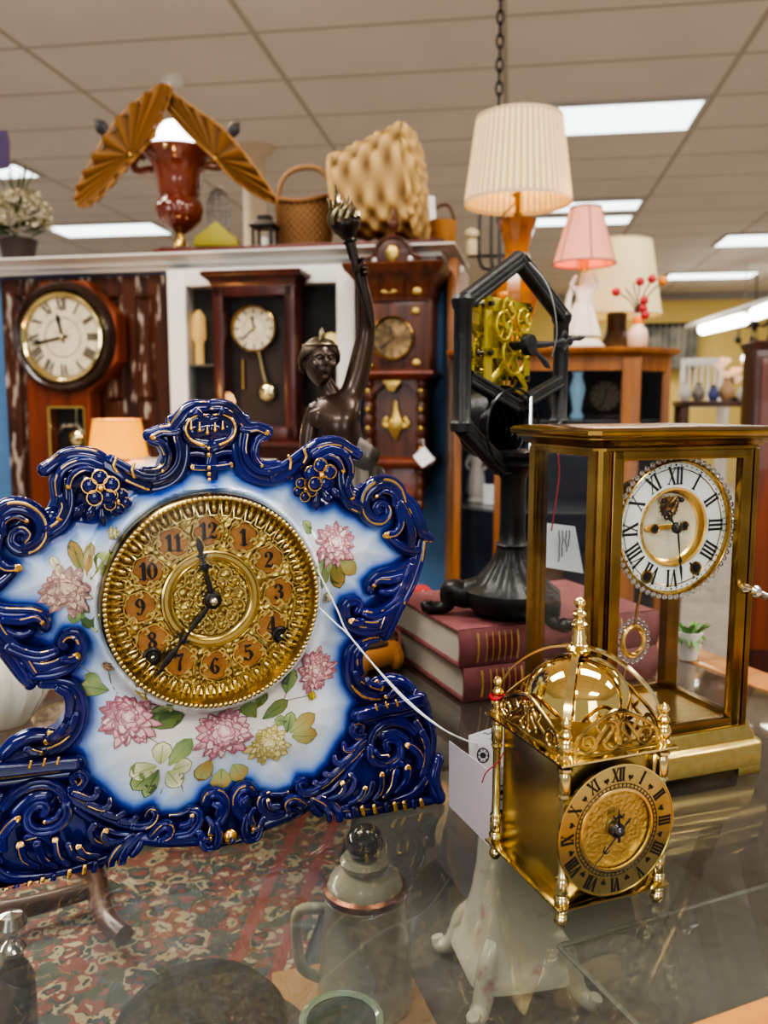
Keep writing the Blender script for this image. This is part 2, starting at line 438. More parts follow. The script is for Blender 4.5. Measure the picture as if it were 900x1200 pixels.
def ceiling_mat():
    m = mat('ceiling_tile', (0.72, 0.66, 0.6), 0.9, bump=('noise', 90, .3))
    nt = m.node_tree; N = nt.nodes; L = nt.links
    tc = N.new('ShaderNodeTexCoord'); sp = N.new('ShaderNodeSeparateXYZ'); L.new(tc.outputs['Object'], sp.inputs[0])
    def bar(out, off, per, wd):
        a = N.new('ShaderNodeMath'); a.operation = 'SUBTRACT'; a.inputs[1].default_value = off - per * 40; L.new(out, a.inputs[0])
        b = N.new('ShaderNodeMath'); b.operation = 'MODULO'; b.inputs[1].default_value = per; L.new(a.outputs[0], b.inputs[0])
        c = N.new('ShaderNodeMath'); c.operation = 'LESS_THAN'; c.inputs[1].default_value = wd; L.new(b.outputs[0], c.inputs[0])
        return c.outputs[0]
    x = bar(sp.outputs[0], -.09, 1.21, .032); y = bar(sp.outputs[1], 4.27, .61, .026)
    mx = N.new('ShaderNodeMath'); mx.operation = 'MAXIMUM'; L.new(x, mx.inputs[0]); L.new(y, mx.inputs[1])
    n = N.new('ShaderNodeTexNoise'); n.inputs['Scale'].default_value = 1.6; L.new(tc.outputs['Object'], n.inputs['Vector'])
    c0 = N.new('ShaderNodeMix'); c0.data_type = 'RGBA'; c0.inputs[6].default_value = (0.74, 0.67, 0.60, 1); c0.inputs[7].default_value = (0.62, 0.56, 0.51, 1); L.new(n.outputs['Fac'], c0.inputs[0])
    c1 = N.new('ShaderNodeMix'); c1.data_type = 'RGBA'; c1.inputs[7].default_value = (0.46, 0.39, 0.33, 1); L.new(c0.outputs[2], c1.inputs[6]); L.new(mx.outputs[0], c1.inputs[0])
    L.new(c1.outputs[2], N['Principled BSDF'].inputs['Base Color'])
    return m
mb = MB(); mb.b2((A0, B0, HC), (A1, B1, HC + .1)); struct(mb, 'ceiling', ceiling_mat(), G)
mb = MB(); mb.b2((A0, B0, -.1), (A1, B1, 0)); struct(mb, 'floor', mat('pale_floor', (0.54, 0.47, 0.4), .8, noise=(12, (0.44, 0.39, 0.34), .4, .6)), G)
mb = MB(); mb.b2((A0, B1, 0), (A1, B1 + .1, HC)); struct(mb, 'wall_back', mat('yellow_wall', (0.74, 0.56, 0.2), .8), G)
mb = MB(); mb.b2((A0, B1 - .03, HC - .12), (A1, B1, HC)); struct(mb, 'trim_1', mat('grey_cornice', (0.4, 0.36, 0.33), .8), G)

# ---------------------------------------------------------------- fluorescent ceiling lights
DIFF = mat('light_diffuser', (0.9, 0.95, 1), .5, emit=((0.86, 0.95, 1.0), 2.6), bump=('wavex', 12, .3))
LFR = mat('light_frame', (0.5, 0.48, 0.45), .5)
def ceil_light(a, b, wd, dp, label):
    t = thing('ceiling_light', label, 'ceiling light', loc=G.M @ Vector((a, b, HC)), yaw=-GY, group='fluorescent ceiling lights')
    m = MB(); e = .03
    for lo, hi in (((0, 0), (wd, e)), ((0, dp - e), (wd, dp)), ((0, e), (e, dp - e)), ((wd - e, e), (wd, dp - e))): m.b2((lo[0], lo[1], -.02), (hi[0], hi[1], 0))
    m.obj('frame', LFR, t)
    m = MB(); m.b2((e, e, -.016), (wd - e, dp - e, -.001)); m.obj('diffuser', DIFF, t)
    return t
ceil_light(-.09, 5.49, 1.21, .61, 'bright fluorescent ceiling panel right behind the cream pleated lamp shade, the largest one')
ceil_light(-.09, 7.99, 1.21, .42, 'narrow fluorescent ceiling panel just above the pink lamp shade, nearer of two strips')
ceil_light(-.09, 8.6, 1.21, .42, 'narrow fluorescent ceiling panel just above the pink lamp shade, farther of two strips')
ceil_light(2.2, 9.75, 1.21, .7, 'fluorescent ceiling panel at the right edge of the photo')
ceil_light(2.08, 12.4, 1.21, .6, 'farthest fluorescent ceiling panel near the yellow back wall')
ceil_light(-4.75, 8.25, 1.21, .6, 'fluorescent ceiling panel low behind the urn lamp with amber fans')
ceil_light(-4.9, 6.15, 1.21, .4, 'fluorescent ceiling panel at the far left edge above the dried bouquet')

def area(loc, size, energy, col=(1, 1, 1), rot=(0, 0, 0), name='ceiling_lamp'):
    l = bpy.data.lights.new(name, 'AREA'); l.shape = 'RECTANGLE'; l.size, l.size_y = size; l.energy = energy; l.color = col
    o = bpy.data.objects.new(name, l); C.objects.link(o); o.location = loc; o.rotation_euler = rot; return o
def point(loc, energy, col, rad=.03, name='lamp_light'):
    l = bpy.data.lights.new(name, 'POINT'); l.energy = energy; l.color = col; l.shadow_soft_size = rad
    o = bpy.data.objects.new(name, l); C.objects.link(o); o.location = loc; return o
for a, b, e in ((-1.9, .5, 46), (.2, .6, 40), (2.2, .5, 46), (-1.3, -1.8, 40), (1.1, -1.8, 40), (-3.4, 2.1, 40), (3.4, 2.6, 40), (-.1, 5.5, 26), (3.4, 5.5, 26), (-3.8, 5.5, 36), (0, 9.5, 20), (3.5, 9.5, 24), (-4, 9.5, 24), (1.5, 12.6, 40)):
    area(G.M @ Vector((a + .6, b + .3, HC - .04)), (1.15, .55), e, (1.0, .95, .88), (0, 0, -R(GY)))
# ================================================================ blue porcelain mantel clock
FP = Frame((-0.116 + .0105 * math.cos(R(22)), 0.548 + .0105 * math.sin(R(22)), ZC + .004), 22, 1.5)
pc = thing('mantel_clock', 'large cobalt blue and white porcelain mantel clock with painted chrysanthemums and round gold dial', 'clock', FP)

def glaze(name, base, dark, rough=0.06):
    """glossy porcelain glaze; red of the vertex colour = gilding"""
    m = mat(name, base, rough, coat=.5, noise=(30, dark, .35, .75), spec=.5)
    nt = m.node_tree; N = nt.nodes; L = nt.links; b = N['Principled BSDF']
    a = N.new('ShaderNodeAttribute'); a.attribute_name = 'Col'
    s = N.new('ShaderNodeSeparateColor'); L.new(a.outputs['Color'], s.inputs[0])
    n = N.new('ShaderNodeTexNoise'); n.inputs['Scale'].default_value = 260; n.inputs['Detail'].default_value = 3
    tc = N.new('ShaderNodeTexCoord'); L.new(tc.outputs['Object'], n.inputs['Vector'])
    ad = N.new('ShaderNodeMath'); ad.operation = 'MULTIPLY_ADD'; ad.inputs[1].default_value = .5; ad.inputs[2].default_value = -.25; L.new(n.outputs['Fac'], ad.inputs[0])
    a2 = N.new('ShaderNodeMath'); a2.operation = 'ADD'; L.new(s.outputs[0], a2.inputs[0]); L.new(ad.outputs[0], a2.inputs[1])
    r = N.new('ShaderNodeMapRange'); r.inputs['From Min'].default_value = .58; r.inputs['From Max'].default_value = .7; L.new(a2.outputs[0], r.inputs['Value'])
    g = N.new('ShaderNodeBsdfPrincipled'); g.inputs['Base Color'].default_value = (.85, .52, .16, 1); g.inputs['Metallic'].default_value = 1; g.inputs['Roughness'].default_value = .22
    mx = N.new('ShaderNodeMixShader'); L.new(r.outputs['Result'], mx.inputs[0]); L.new(b.outputs[0], mx.inputs[1]); L.new(g.outputs[0], mx.inputs[2])
    L.new(mx.outputs[0], N['Material Output'].inputs['Surface'])
    return m
COBALT = glaze('cobalt_glaze', (0.003, 0.010, 0.17), (0.001, 0.003, 0.035))
PORC = mat('painted_porcelain', (0.85, 0.85, 0.85), 0.16, coat=.4, attr='Col', bump=('noise', 60, .06))
PAINT = mat('overglaze_paint', (1, 1, 1), 0.3, attr='Col', noise=(500, (.55, .5, .42), .62, 1.0))

T0 = -.006
def W(pts, t=T0):
    out = []
    for x, y, r in pts:
        q = FP.px(x, y, t); out.append((q[0], q[1], r * 1.08 * FP.scale(x, y, t)))
    return out
def goldf(mode, seed):
    rnd = random.Random(seed)
    j0 = rnd.choice((2, 3, 5, 6)) * 2 * PI / 16
    cuts = sorted(rnd.random() for _ in range(4))
    def f(u, a):
        if mode == 0: return (0, 0, 0)
        if mode == 3: return (1, 0, 0) if math.sin(a) > -.2 else (0, 0, 0)
        if mode == 2: return (1, 0, 0) if (u > .8 and math.sin(a) > .5) or (u > .35 and abs(a - j0) < .1) else (0, 0, 0)
        on = (cuts[0] < u < cuts[1]) or (cuts[2] < u < cuts[3])
        return (1, 0, 0) if on and abs(a - j0) < .1 else (0, 0, 0)
    return f

# strokes of the right half, as seen in the photograph: (gold mode, front offset, depth, points)
CREST = [
 (1, -.006, 1.0, [(246,476,7),(259,476,8),(270,480,8),(279,489,8),(288,499,7),(300,501,7),(313,505,7)]),
 (2, -.010, 1.0, [(284,503,4),(293,504,4),(302,503,4),(312,507,4)]),
 (1, -.004, 1.0, [(284,492,9),(278,508,9),(277,525,9),(281,542,9),(290,555,9),(306,562,8),(324,561,7),(340,553,6)]),
 (1, -.010, 1.0, [(288,510,4),(286,526,4),(290,540,4),(302,551,4),(318,554,4)]),
 (1, -.008, 1.0, [(311,510,6),(302,515,6),(297,527,6),(300,540,6),(310,546,6),(325,545,6)]),
 (2, -.012, .8, [(300,516,2),(297,527,2),(300,538,2),(307,546,2)]),
 (0, -.007, .7, [(246,492,8),(262,490,8),(272,500,8),(268,514,8),(250,520,9)]),
 (0, -.006, .7, [(246,503,12),(260,505,12)]),
 (3, -.011, .8, [(250,486,1.2),(262,486,1.4),(272,492,1.6),(276,503,1.8),(271,514,1.8),(258,521,2)]),
 (1, -.009, .9, [(248,527,4),(258,522,4),(268,516,3)]),
 (0, -.006, .8, [(246,530,6),(250,545,6),(247,558,5),(246,566,4)]),
 (2, -.008, .8, [(247,548,4),(258,547,4),(270,545,4)]),
 (0, -.006, .8, [(250,534,5),(262,530,4),(274,530,4)]),
 (1, -.012, .8, [(258,486,3),(262,481,4),(270,484,3)]),
]
CORNER = [
 (1, -.006, .9, [(322,560,8),(338,550,9),(350,540,9),(362,530,8)]),
 (1, -.010, .9, [(312,552,5),(330,548,5),(345,537,5),(358,527,5)]),
 (3, -.016, .5, [(338,534,1.5),(341,541,1.6),(340,549,1.5)]), (3, -.016, .5, [(356,527,1.5),(359,535,1.6),(356,542,1.4)]),
 (1, -.006, 1.0, [(357,533,6),(368,523,7),(383,518,7),(397,519,7),(408,525,6),(418,532,7)]),
 (1, -.010, .9, [(368,534,4),(385,527,5),(402,532,5),(410,544,5),(411,558,4)]),
 (2, -.012, .9, [(372,540,3),(386,535,4),(397,541,4),(402,552,3)]),
 (0, -.003, .8, [(380,545,14),(395,550,12),(400,565,10)]),
 (1, -.007, 1.0, [(400,545,5),(399,560,6),(402,575,7),(410,588,8),(420,594,8)]),
 (2, -.010, .9, [(409,560,4),(407,572,4),(412,583,4)]),
 (1, -.006, 1.0, [(470,588,8),(464,573,9),(452,565,9),(438,568,9),(427,580,8),(426,597,8),(434,608,8),(446,610,7),(454,602,6),(452,592,5),(444,589,5),(439,595,5),(442,600,5)]),
 (2, -.010, .9, [(462,592,3),(460,580,3),(450,576,3),(441,582,2.5)]),
 (0, -.002, .6, [(440,580,12),(450,590,12),(445,600,10)]),
 (0, -.003, .6, [(415,580,9),(425,590,9)]),
 (1, -.006, 1.0, [(468,580,7),(481,592,8),(489,610,8),(494,625,8),(504,631,5)]),
 (1, -.009, .9, [(468,590,5),(477,606,5),(482,625,6),(481,640,5)]),
 (2, -.009, .9, [(466,594,5),(470,612,5),(464,624,5),(453,627,5)]),
 (0, -.006, .9, [(456,631,5),(467,639,7),(480,644,8),(489,645,6)]),
]
WING = [
 (1, -.005, 1.0, [(493,632,7),(489,655,8),(480,682,8),(467,708,8),(457,732,7),(451,745,6)]),
 (0, -.004, .9, [(485,650,7),(474,680,7),(460,705,7),(449,725,7),(446,742,6)]),
 (1, -.009, .9, [(480,664,5),(470,690,5),(457,713,5),(448,735,4)]),
 (1, -.007, 1.0, [(482,657,6),(468,667,7),(455,671,7),(442,675,7),(433,684,6),(433,692,5)]),
 (2, -.011, .9, [(470,676,4),(456,680,5),(444,680,4),(438,686,3)]),
 (0, -.007, .9, [(470,683,6),(458,693,6),(447,693,5)]),
 (1, -.008, 1.0, [(466,703,7),(452,714,7),(440,719,7),(428,718,6)]),
 (2, -.008, .9, [(455,722,5),(442,730,6),(428,730,5),(420,727,4)]),
 (1, -.007, 1.0, [(448,736,6),(432,739,7),(417,737,7),(407,728,7),(403,715,7),(407,706,7),(416,704,6),(421,710,5),(418,716,5)]),
 (2, -.012, 1.0, [(424,728,4),(416,730,5),(412,728,5)]),
 (0, -.003, .6, [(425,730,9),(440,728,9),(452,718,9)]),
]
LOWER = [
 (1, -.005, 1.0, [(440,748,5),(424,752,7),(413,761,8),(409,775,8),(410,790,8),(416,804,8),(428,813,8),(443,815,7)]),
 (1, -.009, .9, [(429,757,4),(421,766,5),(420,778,5),(423,788,4)]),
 (2, -.009, .9, [(416,788,4),(421,799,5),(431,804,5),(440,800,5)]),
 (0, -.006, 1.0, [(434,803,6),(445,800,8),(457,797,8),(470,800,8),(479,806,7)]),
 (2, -.012, .9, [(430,797,4),(436,803,5),(446,806,4)]),
 (0, -.004, .9, [(425,812,7),(445,813,8),(465,812,8),(484,811,7)]),
 (2, -.011, .9, [(463,808,4),(458,813,4),(452,816,3)]),
 (1, -.008, .9, [(419,838,8),(440,832,8),(466,826,8),(492,819,9)]),
 (3, -.017, .6, [(440,826,1.3),(442,832,1.5)]), (3, -.017, .6, [(452,823,1.3),(454,829,1.5)]), (3, -.017, .6, [(464,821,1.3),(466,827,1.5)]),
 (0, -.003, .8, [(418,848,6),(445,842,6),(475,836,6),(497,830,6)]),
 (0, -.006, .8, [(484,815,7),(494,824,8),(500,834,6)]),
]
FOOT = [
 (1, -.006, 1.0, [(427,862,4),(417,863,5),(412,856,5),(417,849,5),(424,851,4),(423,857,4)]),
 (1, -.006, 1.0, [(433,872,5),(437,858,6),(448,848,6),(463,845,6),(476,849,6),(485,858,5)]),
 (1, -.008, 1.0, [(433,877,6),(434,888,6),(445,895,6),(458,893,6),(467,884,6),(467,872,5),(459,866,5),(451,870,5),(453,878,5)]),
 (0, -.004, .8, [(447,860,8),(460,858,8),(474,866,7)]),
 (2, -.010, .9, [(440,880,3),(445,886,3),(454,886,3)]),
 (1, -.005, .9, [(430,868,5),(415,885,5),(398,902,5),(380,918,5),(362,927,5)]),
 (1, -.007, .9, [(424,868,4),(412,878,4),(404,878,4),(403,871,3)]),
 (1, -.007, .9, [(412,884,4),(400,894,4),(393,893,4),(392,887,3)]),
 (1, -.007, .9, [(399,899,4),(388,908,4),(381,907,4)]),
 (1, -.007, .9, [(384,914,4),(375,919,4),(369,917,4)]),
 (1, -.007, 1.0, [(372,924,5),(360,929,5),(351,926,5),(349,918,5),(355,914,4),(359,919,3)]),
 (0, -.005, .9, [(424,884,4),(408,905,4),(390,924,4),(372,934,5)]),
 (2, -.010, .9, [(386,936,3),(398,931,4),(403,923,4),(401,918,4)]),
 (1, -.009, .9, [(398,936,3),(411,926,4),(415,914,4),(411,908,4)]),
 (2, -.010, .9, [(410,941,3),(422,934,4),(427,924,4)]),
 (1, -.010, .9, [(424,939,3),(433,929,4),(436,918,4)]),
 (2, -.010, .9, [(438,937,3),(446,925,4),(447,908,4)]),
 (1, -.010, .9, [(450,934,3),(459,922,4),(463,905,5)]),
 (2, -.010, .9, [(464,928,3),(475,915,4),(477,900,5)]),
 (1, -.009, .9, [(453,905,3),(459,897,4),(470,895,4)]),
 (2, -.010, 1.0, [(491,898,4),(491,886,5),(484,877,5),(477,873,4)]),
 (1, -.008, .9, [(494,908,4),(499,890,5),(499,872,5),(494,858,5)]),
 (1, -.006, .9, [(487,846,4),(492,856,5),(495,866,4)]),
 (0, -.004, .9, [(500,838,5),(505,858,6),(504,882,6),(498,905,6)]),
 (1, -.005, .9, [(400,947,5),(430,945,5),(460,939,5),(485,928,6),(498,912,6)]),
 (0, -.006, 1.0, [(512,890,8),(508,906,8),(509,922,8),(514,934,8)]),
 (0, -.004, .8, [(505,938,7),(470,943,7),(435,949,7),(408,954,6)]),
 (1, -.007, .9, [(366,936,4),(378,943,5),(386,953,5),(387,960,4)]),
 (1, -.007, .9, [(374,934,4),(388,941,5),(397,951,5),(398,960,4)]),
 (0, -.006, .9, [(362,940,4),(368,948,5),(375,954,4)]),
]
for i, x in enumerate((414, 424, 438, 452, 462, 473, 484, 493)):
    FOOT.append((3 if i % 3 else 0, -.011, .7, [(x, 948 - (x - 408) * .12, 2.5), (x + 2, 956 - (x - 408) * .13, 2.5)]))
GARLAND = [
 (0, -.004, .9, [(368,937,7),(348,948,9),(325,958,9),(303,967,9),(288,979,9),(274,986,9)]),
 (1, -.009, 1.0, [(356,942,5),(345,936,6),(336,940,6),(338,949,5),(348,951,4)]),
 (1, -.009, 1.0, [(330,953,5),(317,955,6),(306,947,6),(305,936,6),(313,931,5)]),
 (2, -.012, .9, [(326,945,4),(317,945,4),(314,938,3)]),
 (2, -.012, .8, [(318,931,2.5),(328,931,2.5),(337,928,2)]),
 (1, -.009, 1.0, [(283,956,6),(276,947,6),(275,934,7),(281,924,7),(291,922,7),(297,929,5)]),
 (1, -.012, 1.0, [(286,948,4),(283,940,5),(288,935,4)]),
 (1, -.010, 1.0, [(288,958,5),(286,972,6),(291,983,6),(300,982,5),(305,973,4)]),
 (2, -.012, .9, [(297,948,3),(293,957,4),(296,966,4)]),
 (2, -.012, .9, [(308,960,4),(303,970,4),(297,972,3)]),
]
def mirror_s(pts): return [(-x, z, r) for x, z, r in pts]
seed = 0
def relief(name, strokes, sides, n=16):
    global seed
    mb = MB()
    for mode, t, dep, pts in strokes:
        w = W(pts, t)
        for sd in sides:
            seed += 1
            mb.stroke(w if sd > 0 else mirror_s(w), t, dep * 1.08, n, 6, goldf(mode, seed), True, .34 if mode in (1, 2) and max(p[2] for p in pts) > 3.5 else 0)
    return mb

crest = relief('crest', CREST, (1, -1))
for x, y in ((224, 499), (234, 501), (243, 504), (252, 501), (261, 499)):    # gilded drops in the crest
    q = W([(x, y - 5, 1), (x, y, 1.6), (x, y + 3, 2.4)], -.014); crest.stroke(q, -.014, .8, 8, 4, lambda u, a: (1, 0, 0))
for x, y, r in ((244.5, 525.5, 2.2), (244.7, 533, 2.8), (245, 548, 2.6), (245.2, 555.5, 2.6), (245.5, 562, 2.4)):
    q = FP.px(x, y, -.013); crest.col = (1, 0, 0); crest.ball((q[0], -.012, q[1]), r * .0006, 10)
crest.obj('crest', COBALT, pc)
def rose(mb, x, y, r, n, sd, t, a0=0.3):
    """moulded five-petal blossom with gilded petal rims"""
    q = FP.px(x, y, t); s = FP.scale(x, y, t); r *= s
    for k in range(n):
        a = a0 + 2 * PI * k / n
        cx, cz = q[0] + r * .62 * math.cos(a), q[1] + r * .62 * math.sin(a)
        pet = [(sd * (cx + r * .42 * math.cos(b) * (1.0)), cz + r * .42 * math.sin(b), r * .05) for b in [2 * PI * i / 10 for i in range(11)]]
        mb.col = (0, 0, 0); mb.ball((sd * cx, t, cz), r * .42, 12, (1, .3, 1))
        g = random.random() < .5
        mb.stroke(pet, t - r * .17, .9, 6, 2, (lambda u, b: (1, 0, 0)) if g else (lambda u, b: (1, 0, 0) if .2 < u < .5 else (0, 0, 0)), False)
    mb.col = (1, 0, 0); mb.ball((sd * q[0], t - r * .3, q[1]), r * .18, 10); mb.col = (0, 0, 0)
for sd in (1, -1):
    mb = relief('corner', CORNER, (sd,)); mb.obj('corner_scroll', COBALT, pc)
    mb = MB(); rose(mb, 375, 557, 19, 5, sd, -.017); rose(mb, 357, 573, 14, 5, sd, -.013, .9)
    for a, b in (((371, 580), (371, 597)), ((380, 577), (386, 589)), ((390, 574), (398, 583)), ((362, 580), (358, 588))):
        w = W([(a[0], a[1], 3), ((a[0] + b[0]) / 2, (a[1] + b[1]) / 2, 5), (b[0], b[1], 1.5)], -.010)
        mb.stroke(w if sd > 0 else mirror_s(w), -.010, .5, 10, 4, lambda u, a: (1, 0, 0) if abs(a - PI / 6) < .1 else (0, 0, 0))
    mb.obj('blossom', COBALT, pc)
    relief('wing', WING, (sd,)).obj('wing_scroll', COBALT, pc)
    relief('lower', LOWER, (sd,)).obj('lower_scroll', COBALT, pc)
    relief('foot', FOOT, (sd,)).obj('foot_scroll', COBALT, pc)
mb = relief('garland', GARLAND, (1, -1))
q = FP.px(271, 982, -.014); mb.col = (1, 0, 0); mb.ball((q[0], -.012, q[1]), .0045, 12, (1.1, .7, 1.3)); mb.col = (0, 0, 0); mb.ball((q[0], -.0165, q[1] - .001), .002, 8)
mb.obj('bottom_garland', COBALT, pc)

# ---- the case: one moulded porcelain shell
OUTL = [(246,472),(262,473),(274,480),(285,494),(300,498),(310,504),(304,512),(297,528),(305,545),(330,547),(345,538),(360,528),(385,522),(405,528),(412,545),(412,565),(418,578),(432,568),(455,568),(470,582),(486,600),(496,626),(488,645),(482,670),(468,705),(455,735),(448,745),(430,752),(418,765),(418,785),(430,800),(470,808),(488,815),(500,840),(507,870),(509,900),(513,936),(497,943),(408,954),(395,957),(372,940),(345,951),(320,963),(300,978),(287,990),(271,995)]
INNL = [(247,568),(256,552),(272,550),(285,562),(310,571),(335,567),(346,566),(350,580),(368,597),(380,599),(395,594),(408,604),(420,608),(432,617),(447,617),(460,604),(462,612),(452,622),(452,632),(466,645),(474,652),(462,661),(440,668),(426,682),(430,698),(440,700),(430,710),(418,697),(402,702),(396,718),(402,738),(412,748),(402,762),(400,780),(404,803),(416,824),(410,838),(408,858),(396,874),(384,896),(370,910),(350,910),(345,924),(325,931),(305,928),(296,917),(280,914),(271,928)]
def half(pts, t=0.0): return [FP.px(x, y, t) for x, y in pts]
def full(h):
    h = list(h); a = [(max(x, 0.0), z) for x, z in h]; a[0] = (0, a[0][1]); a[-1] = (0, a[-1][1])
    return a + [(-x, z) for x, z in a[-2:0:-1]]
OUT = full(half(OUTL)); INN = full(half(INNL, -.008))
def seg_d(p, poly):
    best = 9; x, z = p; inside = False; n = len(poly)
    for i in range(n):
        ax, az = poly[i]; bx, bz = poly[(i + 1) % n]
        dx, dz = bx - ax, bz - az; L2 = dx * dx + dz * dz or 1e-12
        t = max(0, min(1, ((x - ax) * dx + (z - az) * dz) / L2))
        d = (x - ax - t * dx) ** 2 + (z - az - t * dz) ** 2
        if d < best: best = d
        if (az > z) != (bz > z) and x < (bx - ax) * (z - az) / (bz - az) + ax: inside = not inside
    return math.sqrt(best) * (1 if inside else -1)
DCX, DCZ = FP.px(249, 703, -.02)
DR = (FP.px(375.5, 703, -.02)[0] - FP.px(122.5, 703, -.02)[0]) / 2
def sm(x): x = max(0, min(1, x)); return x * x * (3 - 2 * x)
def plate(x, z, d=None):
    if d is None: d = seg_d((x, z), INN)
    r = math.hypot(x - DCX, z - DCZ)
    t = -.003 - .008 * sm(d / .035) if d > 0 else -.003 + .003 * sm(-d / .01)
    ring = math.exp(-((r - DR * 1.045) / .0042) ** 2) * .0065
    t -= ring + .004 * (1 - sm((r - DR * 1.03) / .012)) * (1 if r > DR else 1)
    return t
def pcol(d, x, z):
    # cobalt at the rim fades through sky blue into warm white
    st = [(-.004, (.006, .02, .22)), (0.0, (.02, .06, .36)), (.002, (.12, .24, .62)), (.006, (.4, .54, .8)), (.012, (.6, .7, .84)), (.024, (.73, .76, .8)), (.045, (.77, .73, .69))]
    if d <= st[0][0]: return st[0][1]
    for (a, ca), (b, cb) in zip(st, st[1:]):
        if d <= b:
            t = (d - a) / (b - a); return tuple(p + (q - p) * t for p, q in zip(ca, cb))
    return st[-1][1]
step = .0018
vin = [Vector(p) for p in OUT]; n0 = len(vin)
xs = [p[0] for p in OUT]; zs = [p[1] for p in OUT]
zz = min(zs)
while zz < max(zs):
    xx = -max(xs) + (step / 2 if int(zz / step) % 2 else 0)
    while xx < max(xs):
        if seg_d((xx, zz), OUT) > step * .45: vin.append(Vector((xx, zz)))
        xx += step
    zz += step
cv, ce, cf, *_ = delaunay_2d_cdt(vin, [(i, (i + 1) % n0) for i in range(n0)], [list(range(n0))], 1, 1e-6)
mb = MB(); vs = []; cols = []
for p in cv:
    d = seg_d(p, INN); vs.append((p.x, plate(p.x, p.y, d), p.y)); cols.append(pcol(d, p.x, p.y))
mb.add(vs, [tuple(f) for f in cf], cols)
mb.col = (.01, .03, .25)
k = len(OUT); b = [(x, .0, z) for x, z in OUT]; e = [(x, .016, z) for x, z in OUT]
mb.rings([b, e], True, False); mb.add(e, [tuple(range(k))])
mb.col = (.5, .6, .75)
def off(poly, q): # inset towards the middle
    return [(x * q, .145 + (z - .145) * q) for x, z in poly]
loops = [[(x, y, max(z, .004)) for x, z in off(INN, q)] for y, q in ((.012, 1.05), (.05, 1.03), (.085, .98), (.095, .9))]
mb.rings(loops)
bx = max(x for x, z in OUT) * .93
mb.rings([[(-bx, .012, .005), (bx, .012, .005), (bx * .98, .012, .072), (-bx * .98, .012, .072)], [(-bx, .09, .005), (bx, .09, .005), (bx * .9, .085, .06), (-bx * .9, .085, .06)]])
mb.obj('case', PORC, pc, sharp=50)

# ---- painted flowers
def psurf(x, y, k=0): # photo point to painted surface
    s, z = FP.px(x, y, -.011); return s, z
def petal(mb, ox, oz, ang, ln, wd, c0, c1, k):
    ca, sa = math.cos(ang), math.sin(ang)
    prof = [(0, .12), (.3, .75), (.62, 1), (.85, .7), (1, .0)]
    vs = []; cs = []; fs = []
    def P(u, v): return (ox + ca * u - sa * v, oz + sa * u + ca * v)
    for i, (u, v) in enumerate(prof):
        for sgn in (-1, 0, 1):
            x, z = P(u * ln, sgn * v * wd / 2)
            vs.append((x, plate_t(x, z) - .00012 * k - .0004, z))
            t = min(1, u ** 1.3 + (0.12 if sgn else -.05)); t = max(0, t)
            cs.append(tuple(a + (b - a) * t for a, b in zip(c0, c1)))
    for i in range(len(prof) - 1):
        for j in range(2):
            a = i * 3 + j; fs.append((a, a + 1, a + 4, a + 3))
    mb.add(vs, fs, cs)
_pc = {}
def plate_t(x, z):
    key = (round(x / .002), round(z / .002))
    if key not in _pc: _pc[key] = plate(key[0] * .002, key[1] * .002)
    return _pc[key]
def mum(mb, x, y, r, tip, base, rot=0, sq=.85):
    ox, oz = psurf(x, y); s = FP.scale(x, y); R0 = r * s; rnd = random.Random(x * 7 + y)
    k = 1
    for tier, (q, n) in enumerate(((1.0, 17), (.8, 15), (.6, 12), (.42, 9), (.25, 6))):
        for i in range(n):
            a = rot + 2 * PI * (i + .5 * (tier % 2)) / n + rnd.uniform(-.14, .14)
            ln = R0 * q * rnd.uniform(.8, 1.08) * (1 if math.sin(a) < 0 else sq); wd = R0 * .26 * rnd.uniform(.8, 1.15)
            sx = ox + rnd.uniform(-.03, .03) * R0; sz = oz + .1 * R0 * tier / 4
            dk = tuple(v * .55 for v in tip)
            petal(mb, sx, sz, a, ln * 1.05, wd * 1.22, tuple(v * .75 for v in base), dk, k); k += .25
            m = rnd.uniform(0, 1)
            tp = tuple(v * (1 - .8 * m) + b * .8 * m for v, b in zip(tip, base))
            petal(mb, sx, sz, a, ln, wd, base, tp, k); k += .25
def leaf(mb, x, y, ang, ln, wd, c0, c1, k=1.5):
    ox, oz = psurf(x, y); s = FP.scale(x, y)
    a = R(ang)
    dk = tuple(v * .62 for v in c0)
    petal(mb, ox, oz, a, ln * s * 1.04, wd * s * 1.1, dk, dk, k - 1.2)
    petal(mb, ox, oz, a, ln * s, wd * s, c0, c1, k)
    w = [(ox, oz, .0003), (ox + math.cos(a) * ln * s * .85, oz + math.sin(a) * ln * s * .85, .00015)]
    mb.col = dk; mb.stroke(w, lambda p, q: plate_t(p, q) - .00012 * k - .0005, .3, 5, 3)
def stem(mb, pts, c=(.25, .22, .16)):
    w = []
    for x, y in pts: q = psurf(x, y); w.append((q[0], q[1], .00035))
    mb.col = c; mb.stroke(w, lambda p, q: plate_t(p, q), .6, 5, 5)
PK, PB = (.62, .17, .27), (.92, .78, .72)
YB = (.85, .8, .6); OL, GR, LG, BRN = (.2, .24, .07), (.16, .26, .11), (.42, .5, .22), (.45, .28, .09)
def spray(items):
    mb = MB()
    for it in items: it(mb)
    mb.obj('painted_flowers', PAINT, pc, sharp=80)
lf = lambda *a: (lambda mb: leaf(mb, *a)); mu = lambda *a: (lambda mb: mum(mb, *a)); stm = lambda *p: (lambda mb: stem(mb, p))
